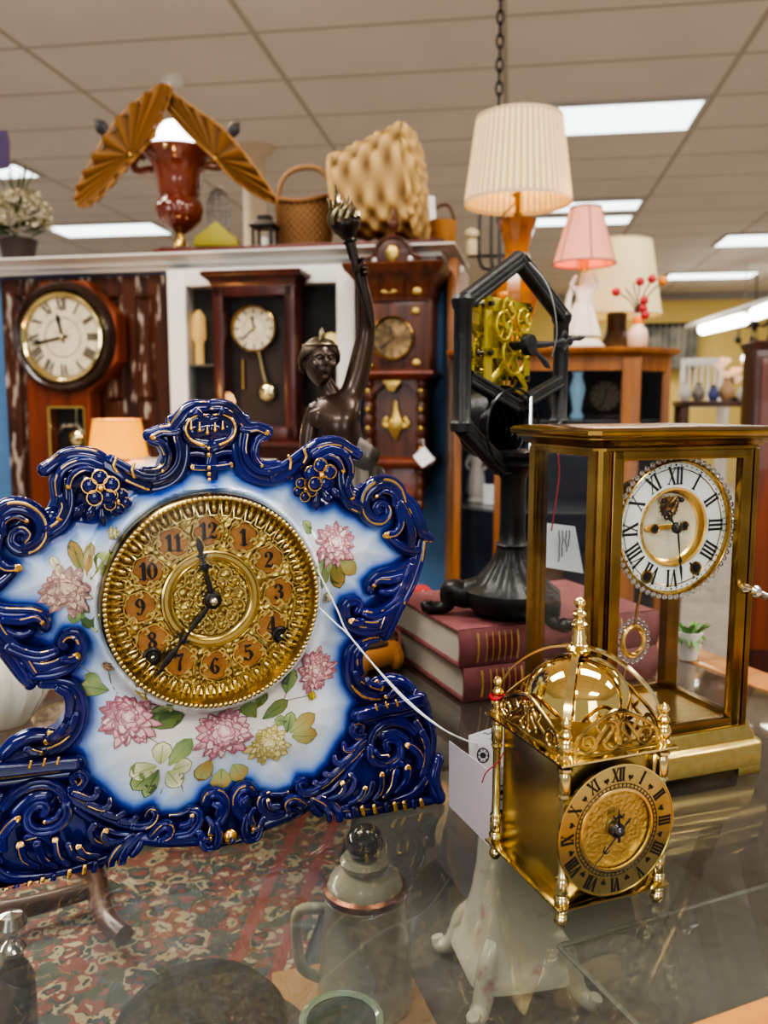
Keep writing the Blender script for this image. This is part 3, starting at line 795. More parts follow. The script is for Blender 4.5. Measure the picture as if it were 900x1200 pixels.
spray([stm((133, 645), (134, 630)), lf(97, 672, 105, 38, 15, OL, BRN), lf(102, 674, 78, 36, 13, BRN, OL), lf(106, 677, 55, 38, 17, OL, LG), lf(70, 672, 112, 20, 10, LG, YB), lf(98, 715, -65, 28, 20, GR, LG), lf(92, 712, -110, 22, 14, LG, GR),
       mu(78, 692, 34, (.6, .32, .34), (.86, .76, .52), .3), mu(133, 624, 8, (.5, .45, .1), YB)])
spray([lf(366, 626, 115, 16, 13, GR, LG), lf(386, 655, -110, 34, 16, LG, GR), lf(392, 657, -75, 36, 18, OL, BRN), lf(399, 655, -45, 30, 18, LG, BRN), lf(380, 655, -140, 22, 12, GR, LG),
       mu(394, 637, 29, PK, PB, .8), mu(387, 701, 8, (.5, .45, .3), YB)])
spray([stm((92, 782), (110, 795), (128, 812)), stm((127, 785), (131, 803), (138, 815)), mu(126, 780, 7, (.42, .25, .15), (.6, .45, .3)), lf(128, 812, 165, 32, 20, GR, LG), lf(120, 806, 140, 22, 14, LG, GR), lf(170, 815, 100, 24, 20, BRN, OL),
       lf(172, 850, 10, 42, 24, GR, OL), lf(175, 842, 35, 30, 18, GR, LG), stm((170, 862), (186, 872), (200, 890)), lf(188, 895, 80, 26, 22, LG, YB), lf(198, 897, 45, 38, 20, LG, GR), lf(203, 903, 10, 22, 20, LG, YB), lf(197, 905, -60, 26, 22, LG, YB), lf(186, 903, -115, 38, 16, GR, LG), lf(183, 898, 195, 30, 24, LG, YB), lf(178, 905, 225, 30, 22, GR, LG),
       stm((200, 905), (190, 935)), stm((210, 905), (216, 932)), mu(150, 842, 37, PK, PB, .1)])
spray([stm((365, 815), (335, 822), (325, 838)), stm((338, 808), (332, 820)), lf(262, 905, -95, 26, 24, LG, BRN), lf(248, 893, -120, 28, 22, BRN, LG), lf(275, 900, -60, 24, 22, LG, BRN), lf(300, 830, 60, 22, 14, OL, GR), lf(308, 842, 30, 34, 16, GR, OL), lf(300, 840, 125, 26, 18, OL, GR),
       lf(335, 812, 75, 30, 18, GR, LG), lf(336, 845, 165, 14, 12, GR, LG), lf(340, 858, 28, 34, 20, LG, BRN), lf(342, 862, -12, 32, 20, LG, BRN), lf(336, 858, 75, 24, 14, GR, LG),
       mu(262, 858, 37, PK, PB, .2), mu(314, 872, 28, (.62, .5, .1), (.85, .78, .55), .5), mu(371, 787, 27, PK, (.86, .72, .62), .9, 1.0), mu(366, 815, 6, (.5, .38, .05), (.7, .6, .1))])

# ---- gilded dial
YD = plate(DCX, DCZ) - .001           # dial floor
EMB = mat('embossed_gold', (.6, .48, .18), .3, 1.0, noise=(45, (.32, .25, .09), .4, .7), bump=('voronoi', 330, 1.0, .0016))
GOLDB = mat('bright_gold', (.66, .54, .24), .22, 1.0)
mb = MB()
mb.lathe([(0, -YD), (DR * .80, -YD), (DR * .82, -YD + .002)], 96, (DCX, 0, DCZ), 'y', cap=False)
mb.obj('dial_plate', EMB, pc)
mb = MB()
mb.lathe([(DR * .81, -YD + .001), (DR * .90, -YD + .004), (DR * .945, -YD + .013), (DR * .955, -YD + .0145), (DR * .975, -YD + .0135), (DR * 1.0, -YD + .010), (DR * 1.01, -YD - .002)], 128, (DCX, 0, DCZ), 'y', cap=False)
bz = mb.obj('bezel', mat('bezel_gold', (.44, .33, .13), .24, 1.0), pc)
mb = MB(); nb = 132
for i in range(nb):
    a = 2 * PI * i / nb; mb.ball((DCX + DR * .967 * math.cos(a), YD - .0142, DCZ + DR * .967 * math.sin(a)), .00155, 8)
mb.obj('rope_edge', GOLDB, bz)
mb = MB(); ne = 46
for i in range(ne):
    a = 2 * PI * i / ne; ca, sa = math.cos(a), math.sin(a)
    mb.M = Matrix.Translation((DCX + DR * .862 * ca, YD - .003, DCZ + DR * .862 * sa)) @ Matrix.Rotation(-a + PI / 2, 4, 'Y')
    mb.ball((0, 0, 0), .0032, 10, (.62, .75, 1.25))
    mb.tube([(-.0036, 0, .004), (-.0036, -.0012, 0), (-.0022, -.001, -.0046), (.0022, -.001, -.0046), (.0036, -.0012, 0), (.0036, 0, .004)], .0007, 6)
mb.M = None
mb.obj('egg_border', GOLDB, bz)
mb = MB(); mb.lathe([(DR * q, -YD + h) for q, h in ((.345, .0005), (.36, .0025), (.375, .003), (.39, .0022), (.40, .001), (.43, .001), (.445, .0025), (.46, .002), (.47, 0))], 96, (DCX, 0, DCZ), 'y', cap=False)
md = mb.obj('medallion_ring', GOLDB, pc)
mb = MB(); rnd = random.Random(3)
for i in range(40):
    a = 2 * PI * i / 40; mb.ball((DCX + DR * .325 * math.cos(a), YD - .001, DCZ + DR * .325 * math.sin(a)), .0009, 8)
for ring, n in ((.09, 6), (.17, 10), (.25, 14)):
    for i in range(n):
        a = 2 * PI * (i + ring * 9) / n; q = DR * ring
        p = [(DCX + q * math.cos(a + d) * (1 + e), DCZ + q * math.sin(a + d) * (1 + e), .0011) for d, e in ((-.25, .1), (-.05, .3), (.2, .15), (.22, -.12), (.02, -.1))]
        mb.stroke(p, YD - .0008, .9, 6, 3)
mb.obj('medallion_relief', GOLDB, md)
mb = MB(); rc = DR * .645
for i in range(12):       # embossed foliage between the number discs
    a = 2 * PI * (i + .5) / 12
    for q, w, d in ((.58, .0016, .09), (.66, .0018, -.1), (.73, .0017, .1), (.78, .0014, -.13), (.52, .0014, -.12), (.78, .0014, .13), (.52, .0014, .12)):
        x, z = DCX + DR * q * math.sin(a + d), DCZ + DR * q * math.cos(a + d)
        mb.stroke([(x - .002, z, w * .6), (x, z + .002, w), (x + .002, z - .0005, w), (x, z - .002, w * .6)], YD - .0008, .8, 6, 3)
mb.obj('dial_relief', GOLDB, pc)
CART = mat('copper_brown_disc', (.40, .19, .055), .42, .2, noise=(120, (.28, .12, .035), .4, .7))
mc = MB(); mn = MB(); mr = MB()
for i in range(12):
    a = 2 * PI * i / 12; x, z = DCX + rc * math.sin(a), DCZ + rc * math.cos(a)
    mc.lathe([(0, -YD + .0011), (DR * .13, -YD + .0011), (DR * .138, -YD + .0003)], 28, (x, 0, z), 'y', cap=False)
    mr.tube([(x + DR * .142 * math.cos(b) * (1 + .05 * math.sin(6 * b)), YD - .0012, z + DR * .142 * math.sin(b) * (1 + .05 * math.sin(6 * b))) for b in [2 * PI * j / 36 for j in range(36)]], .0007, 6, closed=True)
    glyphs(mn, str(i if i else 12), x, z, DR * .15, YD - .0016, 0, 1.0, .12, 1.15)
ct = mc.obj('number_discs', CART, pc)
mr.obj('disc_rims', GOLDB, ct); mn.obj('numerals', BLACK, pc)
hy = YD - .0055
mb = MB(); hand(mb, DCX, DCZ, R(350), [(0, .004, .0012), (0, .012, .0016), (0, .018, .0008), (0, .022, .0026), (0, .026, .001), (0, .030, .0008), (0, .036, .0022), (0, .041, .0003)], hy, .25)
hand(mb, DCX, DCZ, R(350), [(-.004, .021, .0007), (0, .0235, .0012), (.004, .021, .0007)], hy, .3); hand(mb, DCX, DCZ, R(350), [(-.003, .030, .0006), (0, .028, .001), (.003, .030, .0006)], hy, .3)
mb.obj('hour_hand', BLACK, pc)
mb = MB(); hand(mb, DCX, DCZ, R(221), [(0, .004, .0012), (0, .014, .0017), (0, .026, .001), (0, .031, .0022), (0, .035, .001), (0, .043, .0024), (0, .0585, .0003)], hy - .001, .25)
hand(mb, DCX, DCZ, R(221), [(-.0035, .029, .0007), (0, .032, .0012), (.0035, .029, .0007)], hy - .001, .3)
mb.obj('minute_hand', BLACK, pc)
mb = MB(); mb.lathe([(.0055, -hy - .001), (.0055, -hy + .0012), (.0045, -hy + .0022), (.003, -hy + .0024)], 24, (DCX, 0, DCZ), 'y'); hub = mb.obj('hand_hub', BLACK, pc)
mb = MB(); mb.ball((DCX, hy - .0025, DCZ), .0028, 14); mb.obj('centre_nut', CHROME, hub)
for x, y in ((178, 768), (328, 743)):
    q = FP.px(x, y, YD)
    mb = MB(); mb.lathe([(.0056, -YD), (.0058, -YD + .0032), (.0046, -YD + .0038), (.0036, -YD + .0024), (0, -YD + .002)], 24, (q[0], 0, q[1]), 'y', cap=False); h = mb.obj('winding_hole', BLACK, pc)
    mb = MB(); mb.box((q[0], YD - .0032, q[1]), (.0018, .003, .0018), .0003); mb.ball((q[0], YD - .0046, q[1]), .0014, 8); mb.obj('winding_square', CHROME, h)
q = FP.px(117, 722, -.02); mb = MB(); mb.tube([(q[0] + .006, -.018, q[1]), (q[0], -.018, q[1])], .0007, 8); mb.ball((q[0], -.018, q[1]), .0014, 10); mb.obj('bezel_catch', GOLD, pc)
mb = MB(); mb.lathe([(DR * .95 * math.sin(u), -YD + .0125 + .006 * (math.cos(u) ** 2)) for u in [PI / 2 * i / 10 for i in range(11)]], 64, (DCX, 0, DCZ), 'y', cap=False)
mb.obj('dial_glass', glass('dial_glass', (.96, .95, .93), 1.35, boost=.55), pc)

bpy.context.view_layer.update()
for ch in pc.children_recursive:        # the feet stand flat on the glass
    mw = ch.matrix_world; iv = mw.inverted()
    for v in ch.data.vertices:
        q = mw @ v.co
        if q.z < ZC + .0008: q.z = ZC + .0008; v.co = iv @ q
# ================================================================ glass display counter
CYAW = 23.0
_fe = Vector((.175, .388)); _re = Vector((.338, .996))     # a point of the front edge, a point of the right edge (outer glass line)
u = Vector((math.cos(R(CYAW)), math.sin(R(CYAW)))); nn = Vector((-u.y, u.x))
FC = Frame((0, 0, 0), CYAW)
cf = FC.I @ Vector((_fe.x, _fe.y, 0)); cr = FC.I @ Vector((_re.x, _re.y, 0))
X1, Y0 = cr.x, cf.y            # glass edges: right, front
X0, Y1 = -1.05, Y0 + .80       # left, back
counter = thing('display_counter', 'glass topped display counter with light oak edge carrying the front clocks', 'counter', FC)
mb = MB(); mb.b2((X0, Y0, ZC - .008), (X1, Y1, ZC), .001)
mb.obj('glass_top', glass('counter_glass', (.89, .90, .87), 1.5, haze=.028, hazecol=(.62, .6, .55), rough=.035, boost=1.6), counter)
mb = MB(); e = .05
for lo, hi in (((X0 - e, Y0 - e), (X1 + e, Y0)), ((X1, Y0), (X1 + e, Y1)), ((X0 - e, Y1), (X1 + e, Y1 + .02)), ((X0 - e, Y0), (X0, Y1))): mb.b2((*lo, ZC - .05), (*hi, ZC + .001), .003)
mb.obj('edge_trim', OAKL, counter)
ZS = ZC - .25
mb = MB(); mb.b2((X0, Y0, ZS - .02), (X1, Y1, ZS)); mb.obj('case_floor', mat('grey_felt', (.125, .122, .115), .8, noise=(5, (.085, .083, .08), .4, .6)), counter)
mb = MB()
for lo, hi in (((X0 - .02, Y0 - .02), (X1 + .02, Y0)), ((X1, Y0), (X1 + .02, Y1)), ((X0 - .02, Y1), (X1 + .02, Y1 + .02)), ((X0 - .02, Y0), (X0, Y1))): mb.b2((*lo, 0), (*hi, ZC - .05))
mb.obj('cabinet_side', wood('counter_wood', (.10, .06, .035), (.05, .03, .02), 4), counter)
# glass shelf inside the case
mb = MB(); q0 = FC.I @ on_z(655, 1105, ZC - .13)
mb.b2((q0.x, Y0 + .01, ZC - .136), (X1 - .01, q0.y + .0, ZC - .13))
mb.obj('glass_shelf', glass('shelf_glass', (.82, .86, .84), 1.5, haze=.05), counter)

mb = MB(); xa_, xb_, ya_, yb2_ = q0.x, X1 - .01, Y0 + .01, q0.y
for a_, b_ in (((xa_, ya_), (xa_, yb2_)), ((xa_, yb2_), (xb_, yb2_))): mb.tube([(*a_, ZC - .133), (*b_, ZC - .133)], .0022, 6)
mb.obj('shelf_edge', mat('pale_glass_edge', (.24, .26, .25), .2, coat=.5), counter)
# ---------------------------------------------------------------- things inside the case, seen through the top
def rug_mat():
    m = mat('oriental_rug', (.3, .08, .07), .95)
    nt = m.node_tree; N = nt.nodes; L = nt.links
    tc = N.new('ShaderNodeTexCoord')
    v = N.new('ShaderNodeTexVoronoi'); v.inputs['Scale'].default_value = 46
    dn = N.new('ShaderNodeTexNoise'); dn.inputs['Scale'].default_value = 60; dn.inputs['Detail'].default_value = 3; L.new(tc.outputs['Object'], dn.inputs['Vector'])
    dm = N.new('ShaderNodeMix'); dm.data_type = 'RGBA'; dm.blend_type = 'ADD'; dm.inputs[0].default_value = .03; L.new(tc.outputs['Object'], dm.inputs[6]); L.new(dn.outputs['Color'], dm.inputs[7]); L.new(dm.outputs[2], v.inputs['Vector'])
    r = N.new('ShaderNodeValToRGB'); r.color_ramp.interpolation = 'CONSTANT'
    el = r.color_ramp.elements; el[0].position = 0; el[0].color = (.40, .34, .23, 1); el[1].position = .24; el[1].color = (.19, .06, .05, 1)
    for p, c in ((.38, (.05, .065, .06)), (.52, (.34, .28, .18)), (.66, (.21, .075, .06)), (.84, (.07, .085, .07))):
        x = el.new(p); x.color = (*c, 1)
    n = N.new('ShaderNodeTexNoise'); n.inputs['Scale'].default_value = 14; L.new(tc.outputs['Object'], n.inputs['Vector'])
    sp = N.new('ShaderNodeSeparateColor'); L.new(v.outputs['Color'], sp.inputs[0])
    mx = N.new('ShaderNodeMath'); mx.operation = 'MULTIPLY_ADD'; mx.inputs[1].default_value = .65; L.new(v.outputs['Distance'], mx.inputs[0])
    m3 = N.new('ShaderNodeMath'); m3.operation = 'MULTIPLY'; m3.inputs[1].default_value = .62; L.new(sp.outputs[0], m3.inputs[0])
    L.new(m3.outputs[0], mx.inputs[2])
    ad = N.new('ShaderNodeMath'); ad.operation = 'MULTIPLY_ADD'; ad.inputs[1].default_value = .7; ad.inputs[2].default_value = -.3; L.new(n.outputs['Fac'], ad.inputs[0])
    a2 = N.new('ShaderNodeMath'); a2.operation = 'ADD'; a2.use_clamp = True; L.new(mx.outputs[0], a2.inputs[0]); L.new(ad.outputs[0], a2.inputs[1])
    L.new(a2.outputs[0], r.inputs['Fac'])
    # border bands along the right edge of the rug
    s3 = N.new('ShaderNodeSeparateXYZ'); L.new(tc.outputs['Object'], s3.inputs[0])
    w = N.new('ShaderNodeTexWave'); w.bands_direction = 'X'; w.inputs['Scale'].default_value = 7; w.inputs['Distortion'].default_value = .6; w.inputs['Detail Scale'].default_value = 8; L.new(tc.outputs['Object'], w.inputs['Vector'])
    g = N.new('ShaderNodeMath'); g.operation = 'GREATER_THAN'; g.inputs[1].default_value = .8; L.new(w.outputs['Fac'], g.inputs[0])
    gx = N.new('ShaderNodeMath'); gx.operation = 'GREATER_THAN'; gx.inputs[1].default_value = -.1; L.new(s3.outputs[0], gx.inputs[0])
    gg = N.new('ShaderNodeMath'); gg.operation = 'MULTIPLY'; L.new(g.outputs[0], gg.inputs[0]); L.new(gx.outputs[0], gg.inputs[1])
    c = N.new('ShaderNodeMix'); c.data_type = 'RGBA'; L.new(gg.outputs[0], c.inputs[0]); L.new(r.outputs['Color'], c.inputs[6]); c.inputs[7].default_value = (.24, .06, .05, 1)
    L.new(c.outputs[2], N['Principled BSDF'].inputs['Base Color'])
    return m
rr = on_z(410, 975, ZS); rl = on_z(352, 1140, ZS)
d = (Vector((rl.x - rr.x, rl.y - rr.y, 0))).normalized(); yw = math.degrees(math.atan2(-d.x, d.y)) + 180
FRUG = Frame((rr.x, rr.y, ZS), yw)
mb = MB()
nx, ny = 46, 26; vs = []; fs = []
for i in range(nx + 1):
    for j in range(ny + 1):
        x = -.75 * (1 - i / nx); y = -.42 + .46 * j / ny
        q = FC.I @ (FRUG.M @ Vector((x, y, 0))); q.x = max(X0 + .02, min(X1 - .02, q.x)); q.y = max(Y0 + .02, min(Y1 - .02, q.y))
        p = FRUG.I @ (FC.M @ q)
        vs.append((p.x, p.y, .006 + .003 * math.sin(x * 23) * math.sin(y * 17)))
for i in range(nx):
    for j in range(ny):
        a = i * (ny + 1) + j; fs.append((a, a + ny + 1, a + ny + 2, a + 1))
mb.add(vs, fs)
solo(mb, 'oriental_rug', rug_mat(), 'red and cream patterned oriental rug lying inside the glass counter', 'rug', FRUG, fixn=False)

# dark rounded hat-like lid, front left
c = on_z(236, 1200, ZS + .05)
fd = Frame((c.x, c.y, ZS + .009), 20)
t = thing('felt_hat', 'black rounded felt hat lying on the rug inside the counter', 'hat', fd)
mb = MB(); mb.lathe([(.0, .068), (.03, .067), (.055, .06), (.068, .045), (.074, .02), (.076, .004)], 40); mb.obj('crown', mat('black_felt', (.008, .008, .008), .8, bump=('noise', 300, .2)), t)
mb = MB(); mb.lathe([(.076, .004), (.098, .0), (.1, .003), (.076, .012)], 40, cap=False); mb.obj('brim', mat('dark_brim', (.05, .045, .042), .7), t)

# frosted glass stein with ball knob
c = on_z(428, 1172, ZS + .0135)
t = thing('glass_stein', 'pale frosted glass stein with a dark ball knob inside the counter', 'stein', Frame((c.x, c.y, ZS + .0136), 0))
FROST = mat('frosted_glass', (.5, .49, .37), .3, coat=.4, trans=.15, noise=(20, (.36, .35, .27), .4, .7))
mb = MB(); mb.lathe([(.0, 0), (.040, 0), (.043, .005), (.041, .03), (.038, .07), (.0355, .098), (.036, .102), (.033, .106)], 40); mb.obj('body', FROST, t)
mb = MB(); mb.lathe([(.0345, .103), (.037, .105), (.037, .110), (.0335, .112)], 40, cap=False); mb.obj('copper_rim', mat('copper_rim', (.3, .12, .06), .3, .7), t)
mb = MB(); mb.lathe([(.0335, .111), (.031, .118), (.023, .125), (.02, .128), (.022, .134), (.019, .138)], 36); mb.obj('lid', mat('pale_lid', (.52, .5, .38), .3, coat=.4), t)
mb = MB(); mb.ball((0, 0, .150), .0165, 20); mb.obj('knob', mat('dark_glass_knob', (.03, .035, .045), .05, coat=1.0), t)
mb = MB(); mb.tube(spl([(-.036, 0, .088), (-.058, -.004, .088), (-.060, -.006, .062), (-.056, -.004, .035), (-.041, 0, .022)], 5), .0052, 10); mb.obj('handle', FROST, t)
# green glass jar rim at the very front
c = on_z(400, 1200, ZC - .12)
t = thing('green_glass_jar', 'small green glass jar at the front edge inside the counter', 'jar', Frame((c.x, c.y, ZS + .001), 0))
GGR = mat('green_glass', (.16, .24, .15), .12, coat=.6, trans=.3)
hgt = ZC - .12 - ZS
mb = MB(); mb.lathe([(0, 0), (.026, 0), (.029, .006), (.029, hgt - .02), (.026, hgt - .012), (.026, hgt), (.0245, hgt), (.0245, .006), (0, .006)], 36, cap=False); mb.obj('body', GGR, t)
mb = MB(); mb.lathe([(.0255, hgt - .003), (.0285, hgt - .001), (.0285, hgt + .003), (.0255, hgt + .004), (.0235, hgt + .002)], 36, cap=False); mb.obj('rim', mat('green_rim', (.3, .42, .28), .12, coat=.6), t)
# tan card box
p = [on_z(x, y, ZS + .03) for x, y in ((318, 1120), (482, 1085), (520, 1215), (300, 1230))]
mb = MB(); fb = Frame((p[0].x, p[0].y, ZS + .001), 12); q = [fb.I @ v for v in p]
mb.prism([(0, 0), (.125, .012), (.135, -.1), (0, -.115)], .0, .012, .0015, axis='z')
solo(mb, 'tan_card', mat('tan_board', (.42, .24, .11), .7), 'flat tan card box under the frosted glass stein', 'box', fb)
# porcelain lamp foot with scrolled feet, pale with pink flowers
c = on_z(600, 1150, ZS)
fl = Frame((c.x, c.y, ZS + .001), 12)
t = thing('porcelain_stand', 'pale scroll footed porcelain stand with pink flowers inside the counter', 'porcelain stand', fl)
PSC = mat('cream_flowered_porcelain', (.66, .66, .58), .25, coat=.4, noise=(38, (.55, .28, .32), .62, .72))
mb = MB()
prof = [(.0, .052), (.012, .05), (.018, .044), (.035, .041), (.06, .035), (.09, .031), (.13, .029), (.165, .030)]
loops = []
for z, r in prof:
    loops.append([(r * (1 + .22 * abs(math.cos(2 * a)) ** 3) * math.cos(a + PI / 4), r * (1 + .22 * abs(math.cos(2 * a)) ** 3) * math.sin(a + PI / 4), .025 + z) for a in [2 * PI * i / 40 for i in range(40)]])
mb.rings(loops); mb.obj('body', PSC, t)
for k in range(4):
    mb = MB(); a = PI / 4 + k * PI / 2; ca, sa = math.cos(a), math.sin(a)
    mb.tube([(ca * q, sa * q, z) for q, z, r in spl([(.024, .12, .004), (.034, .075, .007), (.052, .05, .009), (.058, .03, .01), (.066, .014, .009), (.078, .009, .008), (.082, .016, .006)], 5)], [r for q, z, r in spl([(.024, .12, .004), (.034, .075, .007), (.052, .05, .009), (.058, .03, .01), (.066, .014, .009), (.078, .009, .008), (.082, .016, .006)], 5)], 10)
    mb.obj('scroll_foot', PSC, t)
# bentwood bracket in the left back of the case
mb = MB()
for pl_ in (((-16, 1072), (50, 1058), (112, 1040)), ((96, 1012), (112, 1028), (118, 1060), (128, 1080), (146, 1096))):
    P = spl([tuple(on_z(x, y, ZS + .03)) for x, y in pl_], 5); mb.tube(P, [.0125 - .003 * i / len(P) for i in range(len(P))], 10)
solo(mb, 'wooden_hook', wood('dark_bentwood', (.10, .035, .015), (.05, .018, .008), 6), 'brown curved wooden handle lying over the rug inside the counter', 'wooden handle')
# silver topped bottle at far left bottom
c = on_z(20, 1200, ZS + .02)
t = thing('dark_bottle', 'dark glass bottle with silver stopper at the left inside the counter', 'bottle', Frame((c.x, c.y, ZS + .012), 0))
mb = MB(); mb.lathe([(0, 0), (.016, 0), (.017, .004), (.017, .05), (.012, .062), (.008, .068), (.008, .076)], 28); mb.obj('body', mat('dark_bottle_glass', (.03, .03, .028), .12, coat=.5), t)
mb = MB(); mb.lathe([(.009, .074), (.011, .078), (.008, .083), (.004, .086), (.011, .093), (.013, .1), (.009, .108), (0, .111)], 24); mb.obj('stopper', CHROME, t)

# ================================================================ brass lantern clock
FL = Frame((.1007, .4538, ZC), 21)
lc = thing('lantern_clock', 'small polished brass lantern clock with domed bell, corner columns and pierced frets', 'clock', FL)
LW, LD = .0665, .078
o = .0035                                  # feet sit inside the plate edge
zb, zt = .0105, .0955                      # base plate bottom, top plate underside
mb = MB(); mb.moulding(-o, LW + o, -o, LD + o, [(0, zb), (.0015, zb + .0008), (.0015, zb + .0022), (0, zb + .003), (-.002, zb + .0036)]); mb.obj('base_plate', BRASS, lc)
mb = MB(); mb.moulding(-o, LW + o, -o, LD + o, [(-.001, zt), (.0015, zt + .0008), (.0025, zt + .0018), (.0025, zt + .003), (.0, zt + .0038)]); mb.obj('top_plate', BRASS, lc)
mb = MB(); mb.b2((.003, .004, zb + .003), (LW - .003, LD - .003, zt + .0005), .0006); mb.obj('case_box', mat('smooth_brass', (.6, .46, .19), .26, 1.0), lc)
col_prof = [(.0030, 0), (.0044, .0015), (.0044, .004), (.0032, .0055), (.0038, .0068), (.0038, .014), (.0030, .0155), (.0040, .0165), (.0026, .019), (.0025, .06), (.0030, .0625), (.0038, .064), (.0030, .0655), (.0037, .067), (.0037, .076), (.0030, .078), (.0044, .0795), (.0044, .081)]
foot_prof = [(.0, 0), (.0022, .0005), (.0040, .0028), (.0042, .0048), (.0034, .0066), (.0024, .0076), (.0034, .0086), (.0040, .0096), (.0036, .0105)]
fin_prof = [(.0044, 0), (.0046, .0015), (.0034, .003), (.0042, .0055), (.0046, .0075), (.0036, .0105), (.0026, .0118), (.0036, .013), (.0038, .0145), (.0024, .0165), (.0020, .0178), (.0029, .0195), (.0031, .0212), (.0022, .0234), (.0, .0245)]
corners = [(0, 0), (LW, 0), (LW, LD), (0, LD)]
FIN = mat('finial_brass', (.9, .7, .3), .1, 1.0)
for x, y in corners:
    mb = MB(); mb.lathe([(r, z + zb + .003) for r, z in col_prof], 24, (x, y, 0)); mb.obj('column', BRASS, lc)
    mb = MB(); mb.lathe(foot_prof, 20, (x, y, 0), flute=(8, .15, .002, .006)); mb.obj('foot', BRASS, lc)
    mb = MB(); mb.lathe([(r, z + zt + .0035) for r, z in fin_prof], 20, (x, y, 0)); mb.obj('corner_finial', FIN, lc)
mx, my = LW / 2, LD / 2
# bell dome and drum
mb = MB(); zd = .1145
mb.lathe([(.0285, zt + .003), (.0285, zd)], 48, (mx, my, 0)); mb.obj('drum', mat('matt_brass_drum', (.5, .37, .14), .35, 1.0), lc)
mb = MB(); mb.lathe([(.0315, zd - .001), (.0325, zd), (.0318, zd + .004)] + [(.0315 * math.cos(a), zd + .004 + .0262 * math.sin(a)) for a in [PI / 2 * i / 14 for i in range(1, 15)]], 64, (mx, my, 0), cap=False)
mb.obj('bell', mat('mirror_brass', (.88, .66, .26), .05, 1.0), lc)
mb = MB()
for x, y in corners:
    dx, dy = x - mx, y - my
    pts = spl([(1.0, zt + .012), (1.0, zt + .018), (.96, .118), (.84, .129), (.62, .1395), (.36, .147), (.1, .150)], 5)
    L2 = math.hypot(dx, dy); sx, sy = -dy / L2, dx / L2
    loops = []
    for q, z in pts:
        px_, py_ = mx + dx * q, my + dy * q
        wv = .0022
        loops.append([(px_ - sx * wv, py_ - sy * wv, z - .0006), (px_ + sx * wv, py_ + sy * wv, z - .0006), (px_ + sx * wv, py_ + sy * wv, z + .0009), (px_ - sx * wv, py_ - sy * wv, z + .0009)])
    mb2 = MB(); mb2.rings(loops); mb2.obj('bell_strap', BRASS, lc)
mb = MB(); mb.lathe([(.0075, .1475), (.008, .149), (.0055, .151), (.0042, .1535), (.0046, .156), (.0036, .158), (.0034, .161), (.0048, .1625), (.005, .164), (.0034, .166), (.003, .1675), (.0042, .169), (.0042, .1705), (.0024, .1725), (.0022, .174), (.0034, .1758), (.0034, .1775), (.0022, .1795), (0, .1805)], 24, (mx, my, 0)); mb.obj('top_finial', FIN, lc)
# pierced frets on the four sides
def fret(mb, w):
    h = .0235; z0 = zt + .0042; hw = w / 2 - .0055
    y = 0
    arch = [(-hw, z0 + .001, .0012), (-hw + .0005, z0 + .008, .0014), (-hw + .004, z0 + .0125, .0013), (-hw * .45, z0 + .019, .0014), (0, z0 + h, .0015), (hw * .45, z0 + .019, .0014), (hw - .004, z0 + .0125, .0013), (hw - .0005, z0 + .008, .0014), (hw, z0 + .001, .0012)]
    mb.stroke(arch, y, .8, 8, 5)
    for sg in (-1, 1):
        mb.stroke([(sg * (hw - .002), z0 + .004, .0012), (sg * (hw - .008), z0 + .0015, .0013), (sg * (hw - .013), z0 + .005, .0013), (sg * (hw - .011), z0 + .0105, .0013), (sg * (hw - .0055), z0 + .0105, .0012), (sg * (hw - .0052), z0 + .006, .001), (sg * (hw - .0085), z0 + .0052, .001)], y, .8, 8, 5)
        mb.stroke([(sg * (hw - .013), z0 + .006, .0013), (sg * .010, z0 + .012, .0014), (sg * .0055, z0 + .0165, .0013), (sg * .003, z0 + .013, .0012), (sg * .006, z0 + .009, .0012), (sg * .009, z0 + .0055, .0013), (sg * .004, z0 + .0015, .0013), (0, z0 + .003, .0012)], y, .8, 8, 5)
        mb.stroke([(sg * .011, z0 + .012, .0012), (sg * .014, z0 + .016, .0011)], y, .8, 8, 3)
        mb.stroke([(sg * .004, z0 + .0185, .0011), (0, z0 + .015, .0013), (0, z0 + .006, .0012)], y, .8, 8, 3)
    mb.stroke([(-hw, z0, .0011), (hw, z0, .0011)], y, .8, 8, 3)
FRETM = mat('antiqued_brass', (.6, .43, .17), .22, 1.0, noise=(70, (.12, .09, .05), .45, .7))
for (x, y, a, w) in ((mx, -.001, 0, LW), (-.001, my, -90, LD), (LW + .001, my, 90, LD), (mx, LD + .001, 180, LW)):
    mb = MB(); mb.M = Matrix.Translation((x, y, 0)) @ Matrix.Rotation(R(a), 4, 'Z'); fret(mb, w); mb.obj('pierced_fret', FRETM, lc)
# dial
cz = .0535; RC = .0392; yd = -.0042
mb = MB(); annulus(mb, mx, cz, RC * .60, RC, yd, yd + .0014, 96); ring = mb.obj('chapter_ring', mat('chapter_brass', (.56, .5, .26), .27, 1.0, noise=(90, (.45, .38, .17), .4, .8)), lc)
mb = MB()
annulus(mb, mx, cz, RC * .985, RC, yd - .0004, yd + .001, 96); annulus(mb, mx, cz, RC * .595, RC * .63, yd - .0004, yd + .001, 96); mb.obj('ring_edges', BRASS, ring)
mb = MB(); roman_dial(mb, mx, cz, RC * .845, RC * .2, yd - .0003, .95, 1.0)
for i in range(12):
    a = 2 * PI * (i + .5) / 12; x, z = mx + RC * .8 * math.sin(a), cz + RC * .8 * math.cos(a)
    hand(mb, x, z, a, [(-.0012, .0012, .0003), (-.0008, -.0002, .0006), (0, .0007, .0006), (.0008, -.0002, .0006), (.0012, .0012, .0003)], yd - .0003, .2, 6)
    hand(mb, x, z, a, [(0, .0005, .0004), (0, -.002, .0002)], yd - .0003, .2, 6, 2)
